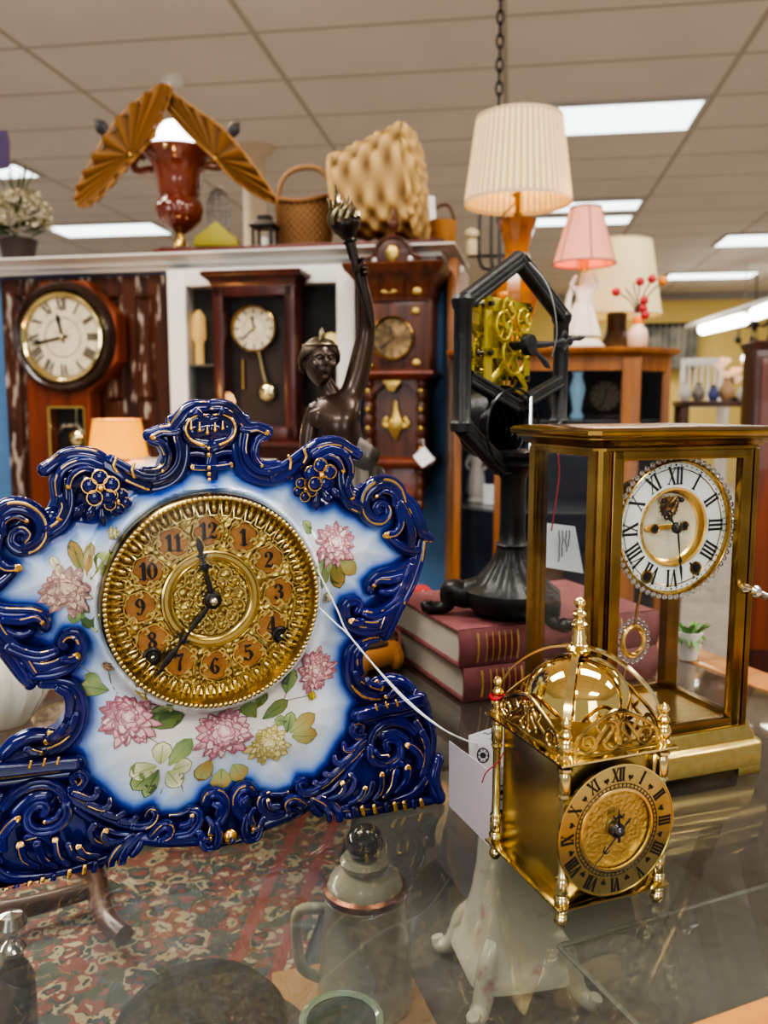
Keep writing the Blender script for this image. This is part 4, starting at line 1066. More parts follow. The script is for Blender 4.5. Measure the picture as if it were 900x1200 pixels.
for i in range(60):
    a = 2 * PI * i / 60; hand(mb, mx, cz, a, [(0, RC * .655, .00022), (0, RC * .70, .00022)], yd - .0002, .3, 6, 1)
mb.tube([(mx + RC * .65 * math.cos(a), yd - .0001, cz + RC * .65 * math.sin(a)) for a in [2 * PI * i / 64 for i in range(64)]], .00022, 5, closed=True)
mb.tube([(mx + RC * .705 * math.cos(a), yd - .0001, cz + RC * .705 * math.sin(a)) for a in [2 * PI * i / 64 for i in range(64)]], .00022, 5, closed=True)
mb.obj('engraved_numerals', BLACK, ring)
mb = MB(); mb.lathe([(0, -yd - .0022), (RC * .605, -yd - .0022)], 64, (mx, 0, cz), 'y', cap=False)
mb.obj('dial_centre', mat('matted_gold_centre', (.7, .52, .19), .34, 1.0, bump=('noise', 420, .5)), lc)
hy = yd - .002
mb = MB(); hand(mb, mx, cz, R(-3), [(0, -.006, .0009), (0, .006, .0008), (0, .0085, .001), (0, .011, .0006), (0, .0145, .0002)], hy, .4)
hand(mb, mx, cz, R(-3), [(-.0036, .0105, .0003), (-.0025, .0082, .0008), (0, .0095, .0008), (.0025, .0082, .0008), (.0036, .0105, .0003)], hy, .4); mb.obj('hour_hand', BLACK, lc)
mb = MB(); hand(mb, mx, cz, R(224), [(0, -.0105, .0002), (0, -.008, .001), (0, -.004, .0005), (0, .007, .0006), (0, .013, .0005), (0, .0245, .0002)], hy - .0008, .4)
hand(mb, mx, cz, R(224), [(-.0022, .0115, .0003), (-.0012, .0145, .0006), (0, .0135, .0005), (.0012, .0145, .0006), (.0022, .0115, .0003)], hy - .0008, .4); mb.obj('minute_hand', BLACK, lc)
mb = MB(); mb.lathe([(.0045, -yd - .002), (.0045, -yd + .0012), (.003, -yd + .0022), (.003, -yd + .0036), (.0018, -yd + .0046), (0, -yd + .0048)], 24, (mx, 0, cz), 'y'); mb.obj('hand_boss', mat('dark_steel', (.12, .12, .13), .2, .9), lc)
# red thread tied on a rear finial
mb = MB(); mb.tube([(.0 + .0043 * math.cos(a), LD + .0043 * math.sin(a), zt + .0142 + .0004 * math.sin(3 * a)) for a in [2 * PI * i / 20 for i in range(20)]], .0014, 8, closed=True); mb.obj('red_thread', mat('red_thread', (.5, .01, .02), .6), lc)

# ================================================================ price tags on the counter
FPK = mat('tag_card_shaded', (.78, .70, .74), .7)
zA = on_z(572, 991, ZC + .0005); zB = on_z(526, 944, ZC + .0005)
ang = math.degrees(math.atan2(zA.y - zB.y, zA.x - zB.x))
FT = Frame((zB.x, zB.y, ZC + .0006), ang)
tg = thing('price_tag', 'folded white card price tag on strings between the blue clock and the small brass clock', 'price tag', FT)
wl = (zA - zB).length
a0 = FT.px(526, 868); a1 = FT.px(579, 907)
mb = MB(); mb.prism([(0, 0), (wl, 0), (a1[0], a1[1]), (a0[0], a0[1])], 0, .0004); mb.obj('card', FPK, tg)
mb = MB()
F2 = Frame(FT.M @ Vector((wl, .0006, 0)), ang + 88)
c1 = F2.I @ (FT.M @ Vector((a1[0], .0006, a1[1])))
mb.M = FT.I @ F2.M; mb.prism([(0, 0), (.03, .0), (.03, c1.z + .004), (c1.x, c1.z)], 0, .0004); side = mb.obj('card_fold', PAPER, tg)
Fb = Frame(FT.M @ Vector((.01, .032, 0)), ang + 62); mb = MB(); mb.M = FT.I @ Fb.M
b0 = Fb.px(549, 862); b1 = Fb.px(592, 848)
mb.prism([(b0[0] + .002, 0), (b1[0], 0), (b1[0], b1[1]), (b0[0], b0[1])], 0, .0004); bk = mb.obj('card_back', PAPER, tg)
def scribble(mb, fr, x0, y0, w, h, n, sd):
    rnd = random.Random(sd); pts = []
    for i in range(n): pts.append((*fr.px(x0 + w * i / (n - 1), y0 + rnd.uniform(-h, h) - (x0 * 0)), .00028))
    mb.stroke(pts, -.0003, .4, 6, 4)
mb = MB(); mb.M = FT.I @ Fb.M; q = Fb.px(566, 885)
mb.tube([(q[0] + .0042 * math.cos(a), -.0003, q[1] + .0055 * math.sin(a)) for a in [2 * PI * i / 24 for i in range(24)]], .00045, 6, closed=True)
mb.lathe([(0, .0004), (.0022, .0004), (.0022, 0)], 20, (q[0], 0, q[1]), 'y', cap=False)
for k in range(8):
    a = 2 * PI * k / 8; mb.ball((q[0] + .0032 * math.cos(a), -.0003, q[1] + .0042 * math.sin(a)), .0005, 6)
scribble(mb, Fb, 566, 861, 22, 3, 9, 4); scribble(mb, Fb, 574, 866, 14, 2, 6, 9)
mb.obj('stamp', INK, bk)
mb = MB(); mb.M = FT.I @ F2.M; hq = c1.z
mb.tube([(.0085 + .003 * math.cos(a), -.0003, hq * .68 + .005 * math.sin(a)) for a in [2 * PI * i / 24 for i in range(24)]], .00045, 6, closed=True)
mb.lathe([(0, .0004), (.0016, .0004), (.0016, 0)], 20, (.0085, 0, hq * .68), 'y', cap=False)
mb.b2((.0073, -.0004, hq * .3), (.0093, 0, hq * .45)); mb.obj('stamp', INK, side)
mb = MB(); I = FT.I; Pm = FP.M
s0, s1 = I @ (Pm @ FP.p3(372, 668, -.0285)), I @ (Pm @ FP.p3(374, 712, -.0285))
mid = I @ (Pm @ FP.p3(412, 748, -.029)); m2 = I @ (Pm @ FP.p3(470, 815, -.034)); m3 = I @ at_d(520, 855, .585)
e0 = FT.I @ Fb.M @ Vector((b0[0] + .006, -.001, b0[1] - .006))
for s in (s0, s1):
    pts = spl([tuple(s), tuple(s.lerp(mid, .55)), tuple(mid), tuple(m2 + Vector((0, 0, .001 if s is s0 else -.0006))), tuple(m3), tuple(e0)], 6)
    m4 = MB(); m4.tube(pts, .00062, 6); m4.obj('string', mat('white_string', (.9, .9, .92), .5), tg)
mb = MB(); q = FT.I @ at_d(592, 868, .545); mb.tube(spl([tuple(FT.I @ at_d(590, 882, .54)), tuple(FT.I @ at_d(584, 893, .54)), tuple(FT.I @ at_d(570, 905, .545)), tuple(FT.I @ at_d(565, 917, .55))], 5), .0004, 6); mb.obj('red_thread', mat('red_cotton', (.45, .02, .05), .6), tg)

area(FC.M @ Vector((-.35, Y1 - .05, ZC - .03)), (.8, .05), 3.2, (1, .93, .82), (R(-28), 0, R(CYAW)), 'case_fill_light')  # fill light added to brighten the inside of the case


# fill lights added behind the viewer for highlights on glaze and brass
area((-1.7, -3.2, 1.75), (1.3, 1.5), 30, (.93, .97, 1), (R(-90), 0, R(180 - 8)), 'front_fill_light')
area((1.5, -3.2, 1.75), (1.3, 1.5), 24, (.93, .97, 1), (R(-90), 0, R(180 + 8)), 'front_fill_light')
# ================================================================ brass crystal regulator (four-glass clock)
RW, RD, RH = .1715, .123, .279
FR_ = Frame((.1482, .6017, ZC), 20)
rg = thing('crystal_regulator', 'tall brass four-glass clock with white enamel dial ringed by clear stones', 'clock', FR_)
mb = MB()
mb.moulding(0, RW, 0, RD, [(-.001, .006), (0, .007), (0, .024), (-.0015, .026), (-.004, .028), (-.0045, .031), (-.007, .036), (-.0075, .039)], .006)
for sx_, sy_ in ((0, 0), (1, 0), (1, 1), (0, 1)):
    fx, fy_ = (0, RW)[sx_], (0, RD)[sy_]; dx_, dy_ = (1, -1)[sx_], (1, -1)[sy_]
    mb.prism([(fx + dx_ * .006, fy_), (fx + dx_ * .028, fy_), (fx + dx_ * .022, fy_ + dy_ * .012), (fx + dx_ * .012, fy_ + dy_ * .022), (fx, fy_ + dy_ * .028), (fx, fy_ + dy_ * .006)], 0, .0075, .0008, axis='z')
mb.obj('plinth', BRASS_B, rg)
zp, zq = .039, .2615                       # glass opening
IN = .010                                 # posts set back from the plinth edge
mb = MB(); mb.moulding(0, RW, 0, RD, [(-.010, zq), (-.010, zq + .002), (-.007, zq + .003), (-.006, zq + .0045), (-.003, zq + .007), (-.001, zq + .0085), (-.001, zq + .0095), (.002, zq + .0105), (.003, zq + .012), (.003, zq + .0150), (.0005, zq + .0165), (-.004, zq + .0175)], .007)
mb.obj('top_moulding', BRASS_D, rg)
PW = .013
for i, (x, y) in enumerate(((IN, IN), (RW - IN - PW, IN), (RW - IN - PW, RD - IN - PW), (IN, RD - IN - PW))):
    mb = MB()
    sx = -1 if x < .05 else 1; sy = -1 if y < .05 else 1
    cx, cy = x + PW / 2, y + PW / 2; h = PW / 2
    pr = [(-h, h), (h, h), (h, -h * .35), (h * .7, -h * .35), (h * .7, -h * .6), (h * .3, -h), (-h * .35, -h), (-h * .35, -h * .75), (-h, -h * .6)]
    pl = [(cx + sx * p[0], cy - sy * p[1]) for p in pr]
    mb.prism(pl, zp, zq, axis='z'); mb.obj('corner_post', BRASS_D, rg, sharp=20)
xa, xb = IN + PW, RW - IN - PW
mb = MB()
for lo, hi in (((xa - .001, IN - .002, zp), (xa + .0085, IN + .006, zq)), ((xb - .0085, IN - .002, zp), (xb + .001, IN + .006, zq)), ((xa, IN - .002, zp), (xb, IN + .006, zp + .008)), ((xa, IN - .002, zq - .007), (xb, IN + .006, zq))): mb.b2(lo, hi, .0012)
door = mb.obj('door_frame', BRASS_D, rg)
BEV = glass('bevelled_glass', (.97, .98, .98), 1.5, boost=1.3)
def pane(x0, x1, z0, z1, y):
    b = .005; m = MB()
    o = [(x0, y, z0), (x1, y, z0), (x1, y, z1), (x0, y, z1)]; i = [(x0 + b, y - .0016, z0 + b), (x1 - b, y - .0016, z0 + b), (x1 - b, y - .0016, z1 - b), (x0 + b, y - .0016, z1 - b)]
    m.add(o + i, [(0, 1, 5, 4), (1, 2, 6, 5), (2, 3, 7, 6), (3, 0, 4, 7), (4, 5, 6, 7)]); return m
pane(xa + .0085, xb - .0085, zp + .008, zq - .007, IN + .002).obj('pane', BEV, door, smooth=False)
for a, b in (((IN + .003, 90), None), ((RW - IN - .003, 90), None)):
    m = MB(); m.M = Matrix.Translation((a[0], 0, 0)) @ Matrix.Rotation(PI / 2, 4, 'Z'); p = pane(IN + PW, RD - IN - PW, zp + .001, zq - .001, 0); m.add(p.v, p.f); m.obj('side_glass', BEV, rg, smooth=False)
pane(IN + PW, RW - IN - PW, zp + .001, zq - .001, RD - IN - .004).obj('rear_glass', BEV, rg, smooth=False)
for lo, hi in [((x, IN + PW, z), (x + .008, RD - IN - PW, z + .004)) for x in (IN, RW - IN - .008) for z in (zp, zq - .004)] + [((IN + PW, RD - IN - .008, z), (RW - IN - PW, RD - IN, z + .005)) for z in (zp, zq - .005)]:
    mb = MB(); mb.b2(lo, hi, .0008); mb.obj('glazing_rail', BRASS_D, rg)
mb = MB(); mb.b2((IN + .004, IN + .008, zp - .001), (RW - IN - .004, RD - IN - .008, zp + .0008)); mb.obj('floor_plate', BRASS_B, rg)
# movement and dial
dx, dz, yd = .0915, .2005, .026
Rg = .0555
mb = MB(); mb.lathe([(0, -.066), (.036, -.066), (.0375, -.064), (.0375, -.028), (.044, -.027), (.046, -.0255)], 64, (dx, 0, dz), 'y', cap=False); mv = mb.obj('movement_drum', mat('dark_brass_drum', (.3, .2, .07), .25, 1.0), rg)
mb = MB(); mb.tube([(dx - .037, .045, dz - .004), (dx - .051, .045, dz - .004)], .0016, 10); mb.ball((dx - .053, .045, dz - .004), .0042, 12, (1, .6, 1)); mb.obj('click_arm', BRASS_D, mv)
mb = MB(); annulus(mb, dx, dz, Rg * .53, Rg * .91, yd, yd + .002, 72); mb.obj('enamel_dial', mat('white_enamel', (.85, .87, .84), .15, coat=.5), rg)
mb = MB(); roman_dial(mb, dx, dz, Rg * .725, Rg * .24, yd - .0004, .95, .95)
for i in range(60):
    a = 2 * PI * i / 60; mb.ball((dx + Rg * .875 * math.sin(a), yd - .0002, dz + Rg * .875 * math.cos(a)), .00055 if i % 5 else .0008, 6)
for k in range(60):
    a = 2 * PI * k / 60
mb.obj('numerals', BLACK, rg)
mb = MB(); mb.lathe([(Rg * .90, -yd - .001), (Rg * .91, -yd + .003), (Rg * .93, -yd + .0045), (Rg * .945, -yd + .004), (Rg * .955, -yd + .001), (Rg * .955, -yd - .003)], 96, (dx, 0, dz), 'y', cap=False); bzl = mb.obj('bezel', mat('gold_bezel', (.78, .54, .16), .2, 1.0), rg)
STONE = mat('clear_stone', (.95, .93, .9), .03, .0, coat=1.0, spec=1.0, trans=.75)
mb = MB(); ns = 62
for i in range(ns):
    a = 2 * PI * i / ns; mb.ball((dx + Rg * .985 * math.cos(a), yd - .003, dz + Rg * .985 * math.sin(a)), .00235, 6, (1, .8, 1))
mb.obj('stone_ring', STONE, bzl, sharp=5)
mb = MB()
for i in range(ns):
    a = 2 * PI * (i + .5) / ns; mb.ball((dx + Rg * .975 * math.cos(a), yd - .0015, dz + Rg * .975 * math.sin(a)), .0011, 6)
mb.obj('setting_beads', GOLD, bzl)
mb = MB(); mb.lathe([(Rg * .53, -yd - .004), (Rg * .53, -yd + .0012), (Rg * .555, -yd + .0016), (Rg * .565, -yd)], 72, (dx, 0, dz), 'y', cap=False)
mb.lathe([(Rg * .53, -yd - .0), (Rg * .50, -yd - .005), (Rg * .47, -yd - .006)], 72, (dx, 0, dz), 'y', cap=False); mb.obj('inner_rim', GOLD, rg)
yi = yd + .006
mb = MB(); mb.lathe([(0, -yi), (Rg * .5, -yi)], 64, (dx, 0, dz), 'y', cap=False); mb.obj('dial_centre', mat('ivory_centre', (.83, .78, .58), .25, .15, coat=.4, noise=(30, (.7, .6, .36), .45, .7)), rg)
mb = MB(); rnd = random.Random(5); ez = dz + Rg * .26
mb.lathe([(0, -yi + .0016), (.0075, -yi + .0016), (.0075, -yi)], 40, (dx - .001, 0, ez + .001), 'y', cap=False)
for k in range(16):
    a = 2 * PI * k / 16; mb.box((dx - .001 + .0082 * math.cos(a), yi - .001, ez + .001 + .0082 * math.sin(a)), (.0012, .001, .0012))
for s in (-1, 1): mb.stroke([(dx - .001, ez + .004, .0009), (dx - .001 + s * .006, ez + .009, .001), (dx - .001 + s * .0095, ez + .006, .0012)], yi - .003, .5, 8, 4)
mb.stroke([(dx - .004, ez - .008, .0016), (dx + .002, ez - .003, .0022), (dx + .0055, ez + .004, .0016)], yi - .0025, .4, 8, 4)
mb.obj('escapement', mat('brown_brass', (.5, .3, .1), .35, .9, noise=(160, (.12, .06, .03), .4, .6)), rg)
mb = MB()
for s in (-1, 1): mb.ball((dx + s * .0085, yi - .0035, ez + .0065), .0021, 10)
mb.obj('pallet_stones', BLACK, rg)
mb = MB(); mb.stroke([(dx - .0205, dz - .001, .0026), (dx - .012, dz - .0005, .0024), (dx, dz, .002), (dx + .012, dz + .0, .0024), (dx + .0165, dz, .0026)], yi - .0012, .3, 8, 4); mb.obj('bridge', mat('amber_bridge', (.72, .42, .1), .3, .6), rg)
for x, z, r in ((dx - .0145, dz - .001, .0026), (dx + .0135, dz, .0026), (dx - .0235, dz - .0375, .0036), (dx + .0225, dz - .0335, .0036)):
    yy = yd if r > .003 else yi - .0022
    mb = MB(); mb.lathe([(r * 1.5, -yy), (r * 1.45, -yy + .0011), (r * 1.1, -yy + .0008)], 24, (x, 0, z), 'y', cap=False); h = mb.obj('winding_hole', BRASS_D, rg)
    mb = MB(); mb.lathe([(r * 1.15, -yy + .0008), (0, -yy + .0008)], 24, (x, 0, z), 'y', cap=False); mb.box((x, yy - .001, z), (r * .7, .0012, r * .7)); mb.obj('arbor', BLACK, h)
hy = yd - .004
mb = MB(); hand(mb, dx, dz, R(320), [(0, -.001, .001), (0, .006, .0007), (0, .011, .0022), (0, .015, .0008), (0, .020, .0004), (0, .0245, .0003)], hy, .3)
for s in (-1, 1): hand(mb, dx, dz, R(320), [(0, .0105, .0008), (s * .0032, .0125, .0009), (s * .0028, .0155, .0009), (0, .0165, .0008)], hy, .3)
mb.obj('hour_hand', BLACK, rg)
mb = MB(); hand(mb, dx, dz, R(172), [(0, .0, .001), (0, .012, .0009), (0, .022, .0006), (0, .026, .0018), (0, .029, .0006), (0, .032, .0014), (0, .044, .0002)], hy - .001, .3); mb.obj('minute_hand', BLACK, rg)
mb = MB(); mb.lathe([(.0045, -hy - .001), (.0045, -hy + .001), (.003, -hy + .002), (.0016, -hy + .003), (0, -hy + .0032)], 24, (dx, 0, dz), 'y'); mb.obj('hand_boss', mat('dark_boss', (.06, .055, .05), .25, .8), rg)
# pendulum with a ring of stones
px_, pz = rg.matrix_world.inverted() @ Vector((0, 0, 0)), 0
q = FR_.px(742, 751, .078)
mb = MB(); mb.tube([(q[0], .078, q[1] + .01), (q[0] + .006, .072, dz - .03)], .0012, 8); rod = mb.obj('pendulum_rod', BRASS_D, rg)
mb = MB(); mb.tube([(q[0] + .0105 * math.cos(a), .078, q[1] + .0125 * math.sin(a)) for a in [2 * PI * i / 40 for i in range(40)]], .0022, 8, closed=True); bob = mb.obj('pendulum_bob', GOLD, rg)
mb = MB()
for i in range(20):
    a = 2 * PI * i / 20; mb.ball((q[0] + .0155 * math.cos(a), .078, q[1] + .018 * math.sin(a)), .0022, 6)
mb.obj('bob_stones', STONE, bob, sharp=5)
# door latch
q = FR_.px(884, 690, IN - .006)
mb = MB(); mb.lathe([(.004, -IN + .002), (.004, -IN + .005), (.0025, -IN + .007), (.0025, -IN + .010), (.0045, -IN + .012), (.0048, -IN + .0145), (.003, -IN + .017), (0, -IN + .0175)], 20, (RW - IN - PW - .001, 0, q[1]), 'y'); mb.tube([(RW - IN - PW, IN - .012, q[1]), (RW - IN - PW + .009, IN - .014, q[1] - .005)], [.002, .0028], 8); mb.obj('latch', mat('nickel', (.8, .78, .74), .15, 1.0), rg)

# ================================================================ two red cloth books
FB = Frame((.0765, .82, ZC + .0006), 21)
CLOTH = mat('faded_red_cloth', (.19, .058, .062), .7, noise=(60, (.25, .09, .092), .4, .7), bump=('noise', 700, .12))
PAGES = mat('page_block', (.5, .46, .38), .8, bump=('wavez', 260, .3))
GLEAF = mat('gold_leaf_bands', (.75, .52, .18), .35, .9)
DKR = mat('dark_title_panel', (.13, .02, .022), .6)
def book(label, z0, h, ox, oy, L, wd):
    t = thing('hardback_book', label, 'book', Frame(FB.M @ Vector((ox, oy, z0)), 21), 'red hardback books')
    mb = MB(); th = .0032
    mb.b2((0, 0, 0), (L, wd, th), .001); mb.b2((0, 0, h - th), (L, wd, h), .001)
    # rounded spine facing front
    n = 10; pr = [(0 - .004 * math.sin(PI * i / n), h * i / n) for i in range(n + 1)]
    vs = []; fs = []
    for x in (0, L):
        for y, z in pr: vs.append((x, y, z))
        for y, z in pr[::-1]: vs.append((x, y + .0035, z))
    k = 2 * (n + 1)
    for i in range(k): fs.append((i, (i + 1) % k, (i + 1) % k + k, i + k))
    fs += [tuple(range(k)), tuple(range(2 * k - 1, k - 1, -1))]
    mb.add(vs, fs); mb.obj('cover', CLOTH, t)
    mb = MB(); mb.b2((.004, .004, th - .0002), (L - .004, wd - .005, h - th + .0002)); mb.obj('pages', PAGES, t)
    for x, w in ((.019, .0022), (.029, .0012), (.036, .0012), (.043, .0016), (.05, .0012), (.057, .0012), (.064, .0022), (.13, .0022), (.16, .0014), (.19, .0022)):
        loop = [[(x, y - .0003, z) for y, z in pr[1:-1]], [(x + w, y - .0003, z) for y, z in pr[1:-1]]]
        mb = MB(); mb.rings(loop, False, False); mb.obj('gilt_band', GLEAF, t, fixn=False)
    mb = MB()
    mb.rings([[(x, y - .00015, z) for y, z in pr[2:-2]] for x in (.031, .063)], False, False); mb.obj('title_panel', DKR, t, fixn=False)
    return t
book('faded red hardback book, lower of the two under the black skeleton clock', 0, .035, .002, 0, .235, .178)
book('faded red hardback book, upper of the two under the black skeleton clock', .0352, .038, -.002, .002, .24, .18)
ZBK = ZC + .0006 + .0732

# ================================================================ black cast iron skeleton clock
FS = Frame((.135, .888, ZBK + .0004), 50)
sk = thing('skeleton_clock', 'black cast iron pillar clock with bare brass works in a six sided frame', 'clock', FS)
def sz(y): return zat(.135, .888, y) - ZBK - .0004      # height for a photo row on the pillar axis
zt1, zt2 = sz(640), sz(548)
mb = MB()
prof = [(.020, sz(722)), (.034, sz(719)), (.046, sz(710)), (.0515, sz(698)), (.0505, sz(690)), (.043, sz(684)), (.033, sz(672)), (.024, sz(660)), (.0175, sz(647)), (.016, zt1)]
mb.lathe(prof, 64, flute=(22, .07, prof[5][1] - .001, prof[8][1])); mb.obj('bell_base', IRON, sk)
mb = MB(); mb.lathe([(.016, zt1 - .002), (.0175, zt1 + .002), (.0145, zt1 + .006), (.0135, zt1 + .02), (.0135, zt2 - .012), (.0165, zt2 - .006), (.0165, zt2)], 40, flute=(14, .06, zt1 + .015, zt2 - .02)); mb.obj('pillar', IRON, sk)
zf = sz(703)
for k, an in enumerate((178, 298, 58)):
    a = R(an - 50); ca, sa = math.cos(a), math.sin(a)
    mb = MB(); P = spl([(.030, zf + .012, .015), (.050, zf + .006, .0155), (.064, .026, .0115), (.068, .010, .008), (.080, .0066, .0066), (.089, .0085, .0076), (.0895, .0135, .004)], 5)
    mb.tube([(q * ca, q * sa, z) for q, z, r in P], [r for q, z, r in P], 12); mb.obj('leg', IRON, sk)
mb = MB(); z0 = zt2 - .004; zcap = sz(527)
mb.lathe([(.0165, z0), (.028, z0 + .004), (.031, z0 + .008), (.027, z0 + .012), (.033, z0 + .017), (.0335, z0 + .021), (.026, zcap)], 40); mb.obj('capital', IRON, sk)
HW = .095; zS = ZBK + .0004
zu, zl, za = .391 + ZC - zS, .274 + ZC - zS, .441 + ZC - zS
zb_ = z0 + .006
def chan(mb, a, b, w=.0085, d=.011):
    """moulded frame bar between two points of the frame plane"""
    v = Vector((b[0] - a[0], b[1] - a[1])); L_ = v.length; v.normalize(); s = Vector((v.y, -v.x))
    for q, rr_, y in ((0, w, 0), (-.6, w * .42, -d * .45), (.6, w * .42, -d * .45)):
        mb.tube([(a[0] + s.x * w * q, y, a[1] + s.y * w * q), (b[0] + s.x * w * q, y, b[1] + s.y * w * q)], rr_, 10)
mb = MB()
chan(mb, (-HW, zu), (0, za)); chan(mb, (0, za), (HW, zu)); mb.ball((0, 0, za), .009, 14); mb.obj('gabled_frame', IRON, sk); mb = MB()
chan(mb, (-HW, zl), (-.028, zb_)); chan(mb, (HW, zl), (.028, zb_)); chan(mb, (-.03, zb_), (.03, zb_))
mb.obj('lower_frame', IRON, sk)
for s in (-1, 1):
    mb = MB(); mb.lathe([(.011, zl - .004), (.0115, zl + .004), (.0085, zl + .008), (.0085, zu - .008), (.0105, zu - .004), (.0115, zu + .002), (.009, zu + .006)], 24, (s * HW, 0, 0)); mb.obj('upright', IRON, sk)
vz = .294 + ZC - zS; ve = .321 + ZC - zS
mb = MB(); chan(mb, (-HW + .006, ve), (0, vz), .007); chan(mb, (0, vz), (HW - .006, ve), .007); mb.obj('cradle', IRON, sk)
# movement: two pierced brass plates with wheels between
mb = MB(); pl, pr, pb, pt = -.043, .043, vz + .006, vz + .108
yF, yB = .008, .034
def plate_frame(mb, y):
    t = .0028
    for lo, hi in (((pl, pb), (pl + .012, pt)), ((pr - .012, pb + .02), (pr, pt)), ((pl, pt - .014), (pr, pt)), ((pl, pb), (pr - .004, pb + .013)), ((pl, pb + .042), (pr, pb + .052)), ((pl + .012, pb + .068), (-.002, pb + .076)), ((-.006, pb + .05), (.004, pt - .012))): mb.b2((lo[0], y, lo[1]), (hi[0], y + t, hi[1]), .0006)
    mb.stroke([(pl + .01, pb + .018, .004), (-.012, pb + .032, .0045), (.004, pb + .046, .005), (.016, pb + .034, .0045), (pr - .006, pb + .014, .004)], y + .0014, .3, 8, 5)
    mb.stroke([(-.036, pb + .085, .003), (-.022, pb + .07, .004), (-.006, pb + .058, .004)], y + .0014, .4, 8, 4)
mb = MB(); plate_frame(mb, yF); mb.obj('front_plate', BRASS_Y, sk)
mb = MB(); mb.M = Matrix.Translation((-.004, 0, .002)); plate_frame(mb, yB); mb.b2((pl + .03, yB, pb + .012), (pr - .01, yB + .0026, pt - .01)); mb.obj('back_plate', BRASS_Y, sk)
DPS = mat('dark_pillar_steel', (.09, .085, .07), .35, .7)
for x, z in ((pl + .006, pb + .006), (pr - .008, pb + .024), (pl + .006, pt - .007), (pr - .006, pt - .007), (pl + .006, pb + .047)):
    mb = MB(); mb.tube([(x, yF - .004, z), (x, yB + .004, z)], .0026, 10); mb.obj('plate_pillar', DPS, sk)
def wheel(mb, x, z, r, y, sp=5):
    mb.tube([(x + r * math.cos(a), y, z + r * math.sin(a)) for a in [2 * PI * i / 32 for i in range(32)]], .0016, 6, closed=True)
    nt_ = int(r * 1500)
    for i in range(nt_):
        a = 2 * PI * i / nt_; mb.box((x + (r + .0016) * math.cos(a), y, z + (r + .0016) * math.sin(a)), (.0014, .0018, .0014))
    for i in range(sp):
        a = 2 * PI * i / sp + x * 40; mb.tube([(x, y, z), (x + r * math.cos(a), y, z + r * math.sin(a))], .0013, 6)
    mb.lathe([(.0036, -y - .004), (.0036, -y + .004)], 16, (x, 0, z), 'y')
for x, z, r, y in ((.004, .048, .021, yF - .004), (-.02, .074, .014, yF - .006), (.018, .03, .018, yF + .012), (-.014, .03, .022, yF + .02), (.02, .082, .012, yF - .005), (-.03, .09, .009, yF + .01), (.008, .066, .017, yF + .008), (-.024, .05, .016, yB - .01), (-.006, .092, .011, yF - .003), (.027, .056, .012, yF - .002)):
    mb = MB(); wheel(mb, x, pb + z, r, y); mb.obj('gear_wheel', BRASS_Y, sk)
mb = MB(); mb.tube([(.004, yF - .02, vz + .062), (.004, yF + .01, vz + .062)], .0045, 14); mb.lathe([(0, .017), (.010, .017), (.011, .015), (.011, .009), (0, .009)], 24, (.004, 0, vz + .062), 'y'); mb.obj('hand_boss', IRON, sk)
yh = -.0155; hx, hz = .004, vz + .062
mb = MB()
mb.stroke([(hx - .004, hz, .004), (hx + .02, hz + .001, .0036), (hx + .05, hz + .004, .0028), (hx + .066, hz + .006, .006), (hx + .074, hz + .007, .0026), (hx + .083, hz + .009, .006), (hx + .092, hz + .011, .002), (hx + .105, hz + .0125, .0028), (hx + .12, hz + .015, .0004)], yh, .3, 8, 4)
for s in (-1, 1): mb.stroke([(hx + .062, hz + .006, .002), (hx + .069, hz + .007 + s * .0095, .0026), (hx + .078, hz + .008 + s * .004, .002)], yh, .3, 8, 4)
mb.obj('minute_hand', BLACK, sk)
mb = MB(); mb.stroke([(hx, hz, .004), (hx + .022, hz - .010, .003), (hx + .036, hz - .017, .005), (hx + .046, hz - .022, .0006)], yh + .003, .3, 8, 4); mb.obj('hour_hand', BLACK, sk)
mb = MB()
for i in range(9):      # coil gong under the cradle
    r = .016 + .0042 * i
    mb.tube([(-.02 + r * math.cos(a), .030 - .0052 * i, vz - .022 + r * .8 * math.sin(a)) for a in [2 * PI * j / 40 for j in range(40)]], .0014, 6, closed=True)
mb.obj('gong_coil', mat('blued_steel_coil', (.05, .05, .055), .25, .9), sk)
mb = MB(); mb.lathe([(0, -.034), (.036, -.034), (.037, -.03), (.037, .0)], 40, (-.018, 0, vz - .016), 'y', cap=False); mb.obj('drum', IRON, sk)
mb = MB(); mb.tube([(.012, -.012, zcap - .004), (.012, -.012, vz + .01)], .0022, 8); mb.obj('pendulum_rod', CHROME, sk)
mb = MB(); mb.tube(spl([(.0, -.014, za - .004), (.004, -.034, za - .03), (.012, -.04, za - .07), (.014, -.034, vz + .05)], 6), .0008, 6); mb.obj('wire', mat('grey_wire', (.3, .3, .3), .4, .6), sk)

# hanging card tag seen through the regulator's side glass
q0, q1 = at_d(637, 616, .86), at_d(682, 672, .86)
FTG = Frame((q0.x, q0.y, q1.z), -4)
t = thing('price_tag', 'white price tag on a red string behind the brass four-glass clock', 'price tag', FTG)
a, b, c, d = [FTG.px(*p) for p in ((634, 612), (674, 617), (684, 672), (634, 664))]
mb = MB(); mb.prism([a, b, c, d], 0, .0006); mb.obj('card', mat('glowing_tag', (.85, .9, .88), .7, emit=((.8, .9, .88), .12)), t)  # slight glow added to the card to brighten it
mb = MB(); e0 = FTG.px(646, 622)
top = FTG.I @ (FS.M @ Vector((.09, -.016, zl)))
mb.tube(spl([(e0[0], -.001, e0[1]), tuple(FTG.p3(655, 560)), tuple(FTG.p3(655, 525)), tuple(top)], 6), .0007, 6); mb.obj('string', mat('red_string', (.5, .02, .03), .6), t)
mb = MB(); rnd = random.Random(11)
